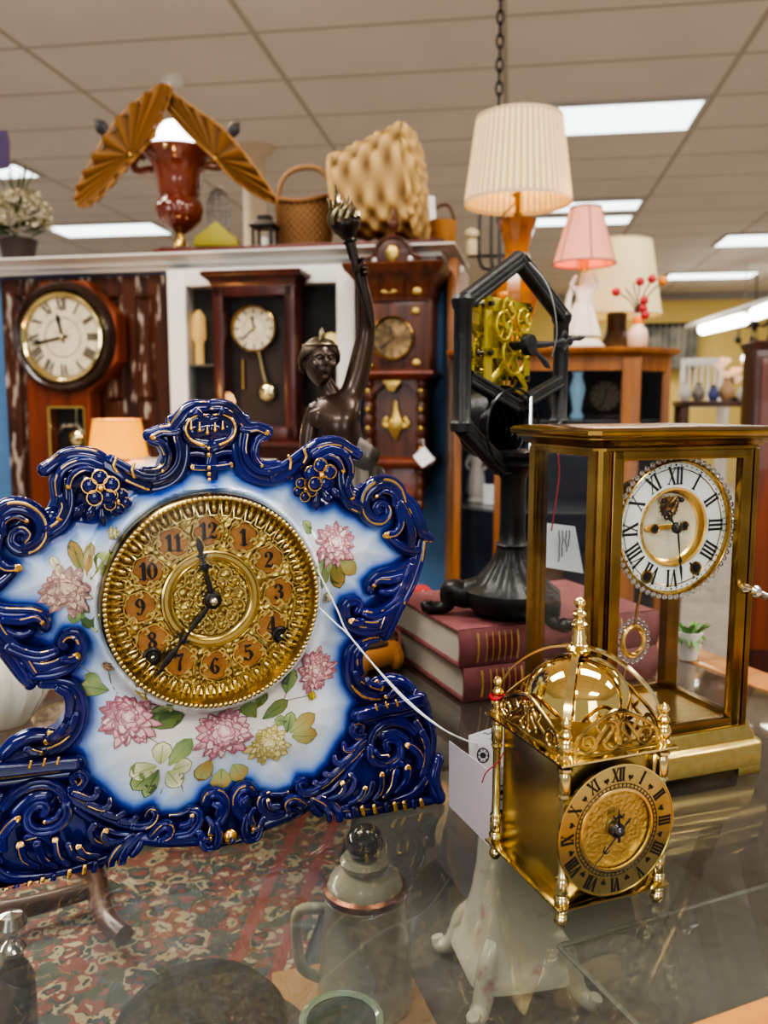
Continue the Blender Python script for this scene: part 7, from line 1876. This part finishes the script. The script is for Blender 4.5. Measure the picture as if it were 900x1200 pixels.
q = in_cab(652, 480, .28, 0); mb = MB(); mb.lathe([(.014, 0), (.016, .004), (.012, .012), (.02, .03), (.024, .05), (.018, .07), (.01, .08), (.012, .088), (0, .088)], 24)
o = mb.obj('pottery_vase', mat('peach_pottery', (.6, .35, .25), .4)); tag(o, 'peach pottery vase inside the oak curio cabinet', 'vase'); o.location = q
q = in_cab(558, 590, .2, 1); t = thing('figurine', 'small white standing figurine in the left corner of the oak curio cabinet', 'figurine', Frame(q, -7))
mb = MB(); mb.lathe([(.024, 0), (.026, .006), (.02, .012), (.028, .03), (.024, .07), (.016, .1), (.02, .12), (.016, .135), (.008, .142)], 28, flute=(9, .12, .02, .1)); mb.obj('gown', FIG, t)
mb = MB(); mb.ball((0, 0, .155), .013, 14, (.9, 1, 1.15)); mb.obj('head', FIG, t)
for sx in (-1, 1): 
    mb = MB(); mb.tube(spl([(sx * .017, 0, .128), (sx * .028, -.006, .105), (sx * .02, -.022, .09)], 4), [.006 - .0003 * i for i in range(9)], 8); mb.obj('arm', FIG, t)
q = in_cab(560, 600, .16, 1) + Vector((0, 0, 0))
t = thing('price_tag', 'white paper card standing in the left corner of the oak curio cabinet', 'price tag', Frame(q + Vector((.03, -.03, 0)), -20)); mb = MB(); mb.b2((-.02, 0, 0), (.02, .001, .055)); mb.obj('card', PAPER, t)
q = in_cab(640, 720, .24, 2); mb = MB(); mb.lathe([(.03, 0), (.035, .02), (.05, .05), (.045, .09), (.02, .11), (.024, .125), (0, .12)], 32); o = mb.obj('pottery_vase', mat('brown_jar', (.2, .1, .05), .3)); tag(o, 'brown pottery jar low in the oak curio cabinet', 'vase'); o.location = q

# pleated cream lamp with amber glass body
Fz = Frame(FO.M @ Vector((O(604, 400, .2)[0], .2, zt_o + .0006)), 0)
def LZ(y): return Fz.p3(604, y)[2]
g = Fz.scale(604, 200)
t = thing('table_lamp', 'lit table lamp with wide cream pleated shade on an amber glass body', 'lamp', Fz)
AMB = mat('amber_glass', (.42, .15, .012), .08, coat=.6, emit=((1, .38, .03), .04), noise=(16, (.2, .06, .01), .4, .65))
mb = MB(); pleat_shade(mb, 62 * g, LZ(236), 50 * g, LZ(142), 200, .014, pcol_=((.82, .68, .44), (.42, .32, .2))); mb.obj('shade', SHADE_W, t, fixn=False)  # folds coloured darker, standing in for shade between the pleats
for r_, z_ in ((62.5 * g, LZ(237)), (50.5 * g, LZ(141))): mb = MB(); mb.rings([[(r_ * math.cos(a), r_ * math.sin(a), z_ + d_) for a in [2 * PI * i / 64 for i in range(64)]] for d_ in (-2.5 * g, 2.5 * g)], True, False); mb.obj('shade_trim', mat('cream_braid', (.6, .47, .3), .8), t, fixn=False)
mb = MB(); mb.lathe([(26 * g, 0), (28 * g, 6 * g), (18 * g, 14 * g), (14 * g, LZ(392)), (22 * g, LZ(370)), (29 * g, LZ(345)), (27 * g, LZ(325)), (16 * g, LZ(305)), (13 * g, LZ(298)), (17 * g, LZ(280)), (22 * g, LZ(262)), (23 * g, LZ(258)), (12 * g, LZ(258))], 12); mb.obj('body', AMB, t, sharp=15)
mb = MB(); mb.lathe([(5 * g, LZ(260)), (5 * g, LZ(250)), (3 * g, LZ(248)), (3 * g, LZ(225)), (6 * g, LZ(222)), (6 * g, LZ(205))], 16); mb.obj('socket', BRASS_D, t)
mb = MB(); mb.tube(spl([tuple(Fz.p3(604, 224, -.02)), tuple(Fz.p3(603, 238, -.04)), tuple(Fz.p3(594, 247, -.05)), tuple(Fz.p3(588, 256, -.03))], 5), 1.2 * g, 8); mb.ball(tuple(Fz.p3(603, 228, -.03)), 3 * g, 10); mb.obj('switch_cord', BRASS_D, t)
mb = MB(); mb.ball((0, 0, LZ(190)), 14 * g, 16, (1, 1, 1.2)); mb.obj('bulb', mat('warm_lamp_bulb', (1, .85, .6), .4, emit=((1, .72, .4), 6)), t)
mb = MB()
for k in range(3): a = 2 * PI * k / 3; mb.tube([(0, 0, LZ(152)), (50 * g * math.cos(a), 50 * g * math.sin(a), LZ(144))], .9 * g, 6)
mb.tube([(0, 0, LZ(205)), (0, 0, LZ(150))], 1.2 * g, 6); mb.obj('spider', BRASS_D, t)
point(Fz.M @ Vector((0, 0, LZ(165))), 2.2, (1, .66, .36), .04)

# pink lamp on a white figurine
Fy = Frame(FO.M @ Vector((O(682, 400, .1)[0], .1, zt_o + .0006)), 0); g = Fy.scale(682, 300)
def LZ(y): return Fy.p3(682, y)[2]
t = thing('table_lamp', 'small lit lamp with pink shade on a white draped figurine', 'lamp', Fy)
mb = MB(); pleat_shade(mb, 36 * g, LZ(309), 18 * g, LZ(244), 64, .0); mb.obj('shade', SHADE_P, t, fixn=False)
mb = MB()
for k in range(6): a = R(-90 + 60 * k); mb.tube([(36.2 * g * math.cos(a), 36.2 * g * math.sin(a), LZ(309)), (18.2 * g * math.cos(a), 18.2 * g * math.sin(a), LZ(244))], .9 * g, 6)
for r_, z_ in ((36 * g, LZ(309)), (18 * g, LZ(244))): mb.tube([(r_ * math.cos(a), r_ * math.sin(a), z_) for a in [2 * PI * i / 48 for i in range(48)]], 1.3 * g, 6, closed=True)
mb.obj('shade_seams', mat('mauve_braid', (.4, .2, .17), .8), t)
mb = MB(); mb.lathe([(5 * g, LZ(318)), (5.5 * g, LZ(304)), (4 * g, LZ(300))], 16); mb.obj('socket', mat('orange_brass_socket', (.8, .42, .1), .3, .8), t)
mb = MB(); mb.ball((0, 0, LZ(285)), 8 * g, 14); mb.obj('bulb', mat('pink_lamp_bulb', (1, .8, .6), .4, emit=((1, .65, .4), 6)), t)
mb = MB(); mb.lathe([(26 * g, 0), (27 * g, 4 * g), (22 * g, 9 * g), (20 * g, 12 * g)], 24); mb.obj('base', FIG, t)
figc = [[('p', (0, 0, LZ(368)), 9 * g), ('w', (0, 0, LZ(356)), 7.5 * g), ('c', (2 * g, 0, LZ(343)), 9 * g), ('n', (3 * g, 0, LZ(334)), 4.2 * g), ('h', (4 * g, -1 * g, LZ(325)), 6 * g), ('h2', (4 * g, -1 * g, LZ(320)), 4.5 * g)],
        [('c', (2 * g, 0, LZ(343)), 9 * g), ('sr', (10 * g, 0, LZ(341)), 4 * g), ('er', (17 * g, -2 * g, LZ(332)), 3.2 * g), ('hr', (12 * g, -3 * g, LZ(320)), 2.6 * g)],
        [('c', (2 * g, 0, LZ(343)), 9 * g), ('sl', (-7 * g, 0, LZ(341)), 4 * g), ('el', (-15 * g, -2 * g, LZ(335)), 3.2 * g), ('hl', (-9 * g, -5 * g, LZ(323)), 2.6 * g)],
        [('p', (0, 0, LZ(368)), 9 * g), ('lr', (6 * g, 0, LZ(380)), 7 * g), ('fr', (7 * g, -2 * g, 13 * g), 4.5 * g)], [('p', (0, 0, LZ(368)), 9 * g), ('ll', (-6 * g, 0, LZ(380)), 7 * g), ('fl', (-7 * g, -4 * g, 13 * g), 4.5 * g)]]
skin('figure', figc, FIG, t)
mb = MB(); loops = []
for r_, y in ((9, 355), (13, 366), (17, 380), (21, 394)): loops.append([(r_ * g * math.cos(a) * (1 + .14 * math.sin(a * 8)), r_ * .8 * g * math.sin(a) * (1 + .14 * math.sin(a * 8)), LZ(y)) for a in [2 * PI * i / 48 for i in range(48)]])
mb.rings(loops, True, False); mb.stroke([(-14 * g, LZ(380), 3 * g), (-17 * g, LZ(355), 3.5 * g), (-12 * g, LZ(335), 2.5 * g)], .004, .8, 8, 4); mb.obj('drapery', FIG, t, fixn=False)
point(Fy.M @ Vector((0, 0, LZ(262))), .9, (1, .5, .3), .02)

# cream lamp with dark wooden base
Fx = Frame(FO.M @ Vector((O(722, 400, .36)[0], .36, zt_o + .0006)), 0); g = Fx.scale(722, 330)
def LZ(y): return Fx.p3(722, y)[2]
t = thing('table_lamp', 'table lamp with tall plain cream shade and dark turned base behind the pink lamp', 'lamp', Fx)
mb = MB(); pleat_shade(mb, 51 * g, LZ(370), 37 * g, LZ(284), 64, .0); mb.obj('shade', SHADE_C, t, fixn=False)
for r_, z_ in ((51 * g, LZ(370)), (37 * g, LZ(284))): mb = MB(); mb.tube([(r_ * math.cos(a), r_ * math.sin(a), z_) for a in [2 * PI * i / 48 for i in range(48)]], 1.0 * g, 6, closed=True); mb.obj('shade_trim', mat('cream_edge', (.7, .62, .42), .8), t)
mb = MB(); mb.lathe([(23 * g, 0), (23 * g, 6 * g), (19 * g, 10 * g), (14 * g, 22 * g), (11 * g, 34 * g), (12 * g, LZ(368)), (5 * g, LZ(362)), (3 * g, LZ(340))], 28); mb.obj('base', mat('dark_turned_base', (.05, .02, .012), .35, coat=.3), t)
mb = MB(); mb.ball((0, 0, LZ(325)), 11 * g, 14); mb.obj('bulb', mat('cream_lamp_bulb', (1, .9, .7), .4, emit=((1, .8, .5), 4)), t)
mb = MB(); mb.lathe([(2.5 * g, LZ(284)), (3.5 * g, LZ(280)), (0, LZ(276))], 12); mb.obj('finial', BRASS_D, t)
point(Fx.M @ Vector((0, 0, LZ(310))), .8, (1, .75, .4), .03)

# bud vase with berry branch
Fv = Frame(FO.M @ Vector((O(747, 400, .09)[0], .09, zt_o + .0006)), 0); g = Fv.scale(747, 390)
def BV(x, y, t=0.0): return Fv.p3(x, y, t)
t = thing('bud_vase', 'pale peach bud vase holding a branch of red berries', 'vase', Fv)
mb = MB(); mb.lathe([(9 * g, 0), (11 * g, 3 * g), (12 * g, 14 * g), (10 * g, 22 * g), (5.5 * g, 29 * g), (4.5 * g, 36 * g), (6 * g, 41 * g), (4.5 * g, 41 * g), (3.5 * g, 34 * g)], 28, cap=False); mb.obj('body', mat('peach_frosted_vase', (.78, .55, .4), .3, coat=.3), t)
mb = MB(); mb.lathe([(5.6 * g, 27 * g), (6.4 * g, 29 * g), (5.6 * g, 36 * g), (4.8 * g, 37 * g)], 24, cap=False); mb.obj('orange_band', mat('orange_band', (.85, .22, .03), .4), t)
mb = MB()
tips = ((722, 342), (750, 330), (764, 327), (777, 329), (755, 352), (754, 362), (756, 369), (733, 338), (742, 330))
for x, y in tips: mb.tube(spl([tuple(BV(747, 372)), tuple(BV(747 + (x - 747) * .35, 355 + (y - 350) * .3)), tuple(BV(x, y, -.01))], 4), .7 * g, 6)
mb.obj('branch', mat('twig', (.1, .05, .04), .7), t)
for i, (x, y) in enumerate(tips[:7]):
    mb = MB(); mb.ball(tuple(BV(x, y, -.01)), (5.2 if i != 3 else 5.8) * g, 12); mb.obj('berry', mat('orange_berry', (.7, .28, .06), .4) if i == 3 else mat('red_berry', (.5, .04, .05), .35), t)

# hanging black chain light and leaning frame behind the pleated lamp
pch = at_d(585, 100, 2.75); t = thing('hanging_lantern', 'black hanging candle lantern on a long black chain behind the pleated shade', 'hanging light', loc=(pch.x, pch.y, HC), yaw=0)
mb = MB(); zc_ = HC - .02; zl2 = at_d(570, 250, 2.75).z; nlk = 0; z = -.02
while HC + z > zl2 + .0:
    ln = .036
    P = [((.010 * math.cos(a)) * (1 if nlk % 2 else 0), (.010 * math.cos(a)) * (0 if nlk % 2 else 1), z - ln / 2 + ln * .62 * math.sin(a)) for a in [2 * PI * i / 14 for i in range(14)]]
    mb.tube(P, .0035, 6, closed=True); z -= ln; nlk += 1
mb.obj('chain', BLACK, t); mb = MB(); mb.lathe([(.05, 0), (.05, -.012), (.02, -.03), (.008, -.03)], 24); mb.obj('canopy', BLACK, t)
zt3 = z; mb = MB(); q = pch; Lp = lambda x, y: at_d(x, y, 2.75) - Vector((pch.x, pch.y, HC))
mb.tube([tuple(Lp(585, 245)), tuple(Lp(585, 320))], .006, 8)
for x in (562, 576, 594): mb.tube(spl([tuple(Lp(585, 312)), tuple(Lp((585 + x) / 2, 316)), tuple(Lp(x, 305)), tuple(Lp(x, 250))], 4), .0055, 8)
mb.tube([tuple(Lp(548, 300)), tuple(Lp(612, 300))], .005, 8); mb.obj('frame', BLACK, t)
mb = MB(); mb.tube([tuple(Lp(553, 300)), tuple(Lp(553, 282))], .018, 12); mb.ball(tuple(Lp(553, 274)), .022, 12, (1.1, 1, .8)); mb.obj('candle', mat('cream_candle', (.78, .68, .45), .5), t)
p = at_d(541, 345, 2.36); Fq = Frame((p.x, p.y, p.z), -7); g = Fq.scale(541, 320)
pst = at_d(545, 420, 2.75)

# ================================================================ things behind, on the counter
pw = at_d(2, 852, .66); q = on_z(2, 846, ZC + .0006)
t = thing('shell_vase', 'white ribbed ceramic vase behind the left end of the blue clock', 'vase', Frame(q, 0))
mb = MB(); mb.lathe([(.024, 0), (.03, .006), (.045, .03), (.05, .055), (.044, .08), (.03, .095), (.034, .105), (.028, .104), (.024, .092)], 48, cap=False, flute=(14, .14, .01, .09)); mb.obj('body', mat('white_glazed', (.8, .76, .66), .15, coat=.4, noise=(20, (.7, .55, .3), .6, .8)), t)
mb = MB(); mb.lathe([(.024, 0), (0, .001)], 30); mb.obj('foot', mat('white_glazed_foot', (.7, .66, .6), .3), t)
q = on_z(452, 800, ZC + .0006); t = thing('wooden_spool', 'tan wooden spool lying behind the blue clock beside the books', 'spool', Frame(q + Vector((-.012, .03, .017)), 40))
mb = MB(); mb.lathe([(.0, -.028), (.0165, -.028), (.0165, -.022), (.011, -.019), (.011, .019), (.0165, .022), (.0165, .028), (0, .028)], 32, axis='x'); mb.obj('body', OAKL, t)
q = on_z(484, 716, ZC + .0006); Fr_ = Frame((q.x + .0, q.y, ZC + .0006), 15)
t = thing('red_pouch', 'folded red cloth pouch behind the red books', 'pouch', Fr_)
mb = MB(); hz = Fr_.p3(484, 688)[2]; loops = []
for u_, s_c in ((0, 1), (.35, 1.04), (.75, .95), (.95, .7), (1, .4)): loops.append([(.032 * s_c * srect(a, 3)[0] * (1 + .05 * math.sin(5 * a)), .022 * s_c * srect(a, 3)[1], hz * u_ + .002 * math.sin(a * 3) * u_) for a in [2 * PI * i / 36 for i in range(36)]])
mb.rings(loops); mb.obj('cloth', mat('red_cloth', (.32, .03, .03), .8), t)
mb = MB(); mb.ball((.004, -.023, hz * .45), .004, 10); mb.tube([(.004, -.023, hz * .5), (.008, -.022, hz * 1.0)], .0008, 6); mb.obj('white_bead', PAPER, t)
q = on_z(806, 772, ZC + .0006); Fp_ = Frame(q, 10); g = Fp_.scale(806, 750)
t = thing('plant_pot', 'small white pot of green leaves seen through the brass clock glass', 'plant', Fp_)
mb = MB(); mb.lathe([(10 * g, 0), (14 * g, 18 * g), (16 * g, 34 * g), (14 * g, 34 * g), (12 * g, 22 * g)], 24, cap=False); mb.obj('pot', mat('white_pot', (.8, .8, .76), .4), t)
mb = MB(); rnd = random.Random(4)
for k in range(40):
    a = rnd.uniform(0, 2 * PI); L_ = rnd.uniform(10, 22) * g; c, s = math.cos(a), math.sin(a); P = Vector((c * 5 * g, s * 5 * g, 30 * g)); Q = P + Vector((c * L_, s * L_, rnd.uniform(-16, 20) * g)); sd_ = Vector((-s, c, 0)) * 4 * g
    mb.add([P, P.lerp(Q, .5) + sd_ + Vector((0, 0, 3 * g)), Q, P.lerp(Q, .5) - sd_ + Vector((0, 0, 3 * g))], [(0, 1, 2, 3)])
mb.obj('leaves', mat('bright_leaf', (.12, .32, .06), .5), t, fixn=False)['kind'] = 'stuff'

# ================================================================ far end of the shop
pbk = at_d(788, 405, 13.6); Fbk = Frame((pbk.x, pbk.y, 0), -GY); g = Fbk.scale(788, 405)
t = thing('lace_curtain', 'grey lace curtain hanging on the yellow back wall', 'curtain', Fbk)
c0, c1 = Fbk.px(752, 381), Fbk.px(816, 432); mb = MB(); vs = []; fs = []
for i in range(61):
    x = c0[0] + (c1[0] - c0[0]) * i / 60
    for j in range(2): vs.append((x, .05 * math.sin(i * .9), (c0[1], c1[1])[j]))
for i in range(60): fs.append((i * 2, i * 2 + 2, i * 2 + 3, i * 2 + 1))
mb.add(vs, fs); mb.obj('cloth', mat('grey_lace', (.42, .4, .34), .8, noise=(3, (.2, .2, .18), .4, .6)), t, fixn=False)
mb = MB(); mb.tube([(c0[0] - .1, 0, c0[1]), (c1[0] + .1, 0, c0[1])], .03, 8); mb.obj('rod', BLACK, t)
# hanging fluorescent tube
pa_, pb2 = at_d(824, 386, 12.4), at_d(872, 374, 11.0); pc_, pd_ = at_d(885, 368, 10.6), at_d(930, 352, 9.6)
t = thing('tube_light', 'row of hanging bright fluorescent tubes in front of the yellow wall', 'tube light', loc=(pa_.x, pa_.y, pa_.z))
rel = lambda p: p - Vector((pa_.x, pa_.y, pa_.z))
mb = MB(); e0, e1 = rel(at_d(805, 391, 13.0)), rel(pd_); mb.tube([tuple(e0 + Vector((0, 0, .09))), tuple(e1 + Vector((0, 0, .09)))], .05, 8)
for p in (rel(pb2), e1): mb.tube([tuple(p + Vector((0, 0, .05))), tuple(Vector((p.x, p.y, HC - pa_.z)))], .006, 6)
mb.obj('rail', mat('grey_rail', (.45, .43, .4), .5), t)
for a, b in ((pa_, pb2), (pc_, pd_)): mb = MB(); mb.tube([tuple(rel(a)), tuple(rel(b))], .08, 10); mb.obj('tube', mat('bright_tube', (1, 1, 1), .5, emit=((1, .98, .9), 7)), t)
# white chair, shelf table with pots, flower lamp, dark clock case, chandelier
def far(px, py, d, yaw=0): p = at_d(px, py, d); return Frame((p.x, p.y, 0), yaw)
Fh = far(826, 440, 5.5, -15); g = Fh.scale(826, 440)
def FZ(y, px=826, F=None): return (F or Fh).px(px, y)[1]
t = thing('white_chair', 'white painted slat back chair far behind the oak cabinet', 'chair', Fh)
zt4, zs4 = FZ(418), FZ(474); 
for sx in (-1, 1):
    mb = MB(); mb.b2((sx * .12 - .016, .18, 0), (sx * .12 + .016, .21, zt4), .004); mb.obj('back_post', WHITE, t)
    mb = MB(); mb.b2((sx * .12 - .016, -.16, 0), (sx * .12 + .016, -.13, zs4), .004); mb.obj('leg', WHITE, t)
mb = MB(); mb.b2((-.14, -.17, zs4 - .02), (.14, .2, zs4 + .02), .006); mb.obj('seat', WHITE, t)
mb = MB(); mb.b2((-.13, .18, zt4 - .05), (.13, .21, zt4), .006); mb.obj('top_rail', WHITE, t)
for k in range(5): mb = MB(); x = -.08 + .04 * k; mb.b2((x - .008, .185, zs4), (x + .008, .2, zt4 - .04)); mb.obj('slat', WHITE, t)
Fh2 = far(852, 470, 4.6, -12); g2 = Fh2.scale(852, 470); zt5 = Fh2.px(852, 470)[1]
t = thing('dark_table', 'dark wooden display table far behind the brass clock', 'table', Fh2)
mb = MB(); mb.b2((-.26, -.15, zt5 - .03), (.17, .2, zt5), .004); mb.obj('top', WALNUT, t)
for x in (-.23, .14):
    for y in (-.12, .17): mb = MB(); mb.b2((x - .02, y - .02, 0), (x + .02, y + .02, zt5 - .03), .004); mb.obj('leg', WALNUT, t)
rnd = random.Random(9)
potc = [((.7, .66, .6), 'white'), ((.3, .28, .26), 'grey'), ((.1, .12, .3), 'blue'), ((.55, .35, .2), 'tan'), ((.78, .74, .7), 'ivory'), ((.05, .05, .05), 'black')]
for i, (c, nmn) in enumerate(potc):
    mb = MB(); s_c = rnd.uniform(.7, 1.15); mb.lathe([(r_ * s_c, z_ * s_c) for r_, z_ in ((.02, 0), (.034, .02), (.04, .05), (.024, .085), (.016, .1), (.022, .112), (.018, .112), (0, .1))], 20)
    o = mb.obj('pottery_vase', mat(nmn + '_glaze', c, .4)); tag(o, nmn + ' glazed vase on the dark display table far behind', 'vase'); o.location = Fh2.M @ Vector((-.225 + i * .072, -.06 + .03 * (i % 2), zt5 + .0006))
Ff = far(866, 440, 4.4); zt6 = Ff.px(866, 470)[1]
Ff = Frame(Fh2.M @ Vector((.04, .12, zt5 + .0006)), 0); 
t = thing('flower_lamp', 'lamp with a cluster of glowing peach glass flowers far behind the brass clock', 'lamp', Ff)
zz1 = Ff.p3(863, 435)[2]
mb = MB(); mb.lathe([(.05, 0), (.05, .01), (.012, .03), (.008, zz1)], 20); mb.obj('stand', BLACK, t)
PCH = mat('peach_glass_glow', (.8, .5, .35), .4, emit=((1, .62, .4), .6))
for k in range(9):
    a = 2.4 * k; r_ = .02 + .055 * math.sqrt(k / 9); mb = MB(); mb.M = Matrix.Translation((r_ * math.cos(a) * 1.3, r_ * math.sin(a) * .6, zz1 + .06 * math.sin(k * 1.7) * .8)) @ Matrix.Rotation(.5 * math.sin(k), 4, 'X')
    mb.lathe([(.006, -.02), (.014, -.01), (.03, .012), (.034, .02), (.026, .014), (0, -.004)], 16, flute=(5, .25, .0, .03)); mb.obj('glass_flower', PCH, t)
mb = MB(); mb.ball((.06, -.02, zz1 + .07), .022, 12); mb.obj('bulb', BULB, t)
Fj = far(893, 470, 3.3, -6); t = thing('longcase_clock', 'dark reddish brown clock case at the right edge', 'clock case', Fj)
zt7 = Fj.px(893, 402)[1]; wj = Fj.scale(893, 450)
mb = MB(); mb.b2((-15 * wj, -.06, 0), (40 * wj, .1, zt7), .006); mb.obj('trunk', MAHOG, t)
mb = MB(); mb.moulding(-15 * wj, 40 * wj, -.06, .1, [(0, zt7 - .03), (.008, zt7 - .01), (.012, zt7), (.0, zt7 + .006)]); mb.obj('cornice', MAHOG, t)
mb = MB(); mb.b2((-8 * wj, -.066, .3), (33 * wj, -.058, zt7 - .06), .004); mb.obj('trunk_door', REDW, t)
Fi = far(884, 385, 12.0); zc2 = Fi.px(884, 376)[1]
t = thing('iron_chandelier', 'black iron chandelier with hanging drops beside the yellow wall', 'chandelier', loc=Fi.M @ Vector((0, 0, HC)))
zz2 = zc2 - HC
K = 2.6
mb = MB(); mb.tube([(0, 0, 0), (0, 0, zz2 - .06 * K)], .012, 8); mb.lathe([(.0, zz2 + .05 * K), (.02 * K, zz2 + .03 * K), (.008 * K, zz2), (.025 * K, zz2 - .03 * K), (0, zz2 - .06 * K)], 16); mb.obj('stem', BLACK, t)
for k in range(6):
    a = 2 * PI * k / 6; c, s = K * math.cos(a), K * math.sin(a); mb = MB(); mb.tube(spl([(0, 0, zz2), (.05 * c, .05 * s, zz2 - .03 * K), (.09 * c, .09 * s, zz2), (.1 * c, .1 * s, zz2 + .03 * K)], 4), .005 * K, 6); mb.tube([(.09 * c, .09 * s, zz2), (.092 * c, .092 * s, zz2 - .09 * K)], .003 * K, 6); mb.ball((.092 * c, .092 * s, zz2 - .1 * K), .012 * K, 8, (1, 1, 1.6)); mb.obj('arm', BLACK, t)
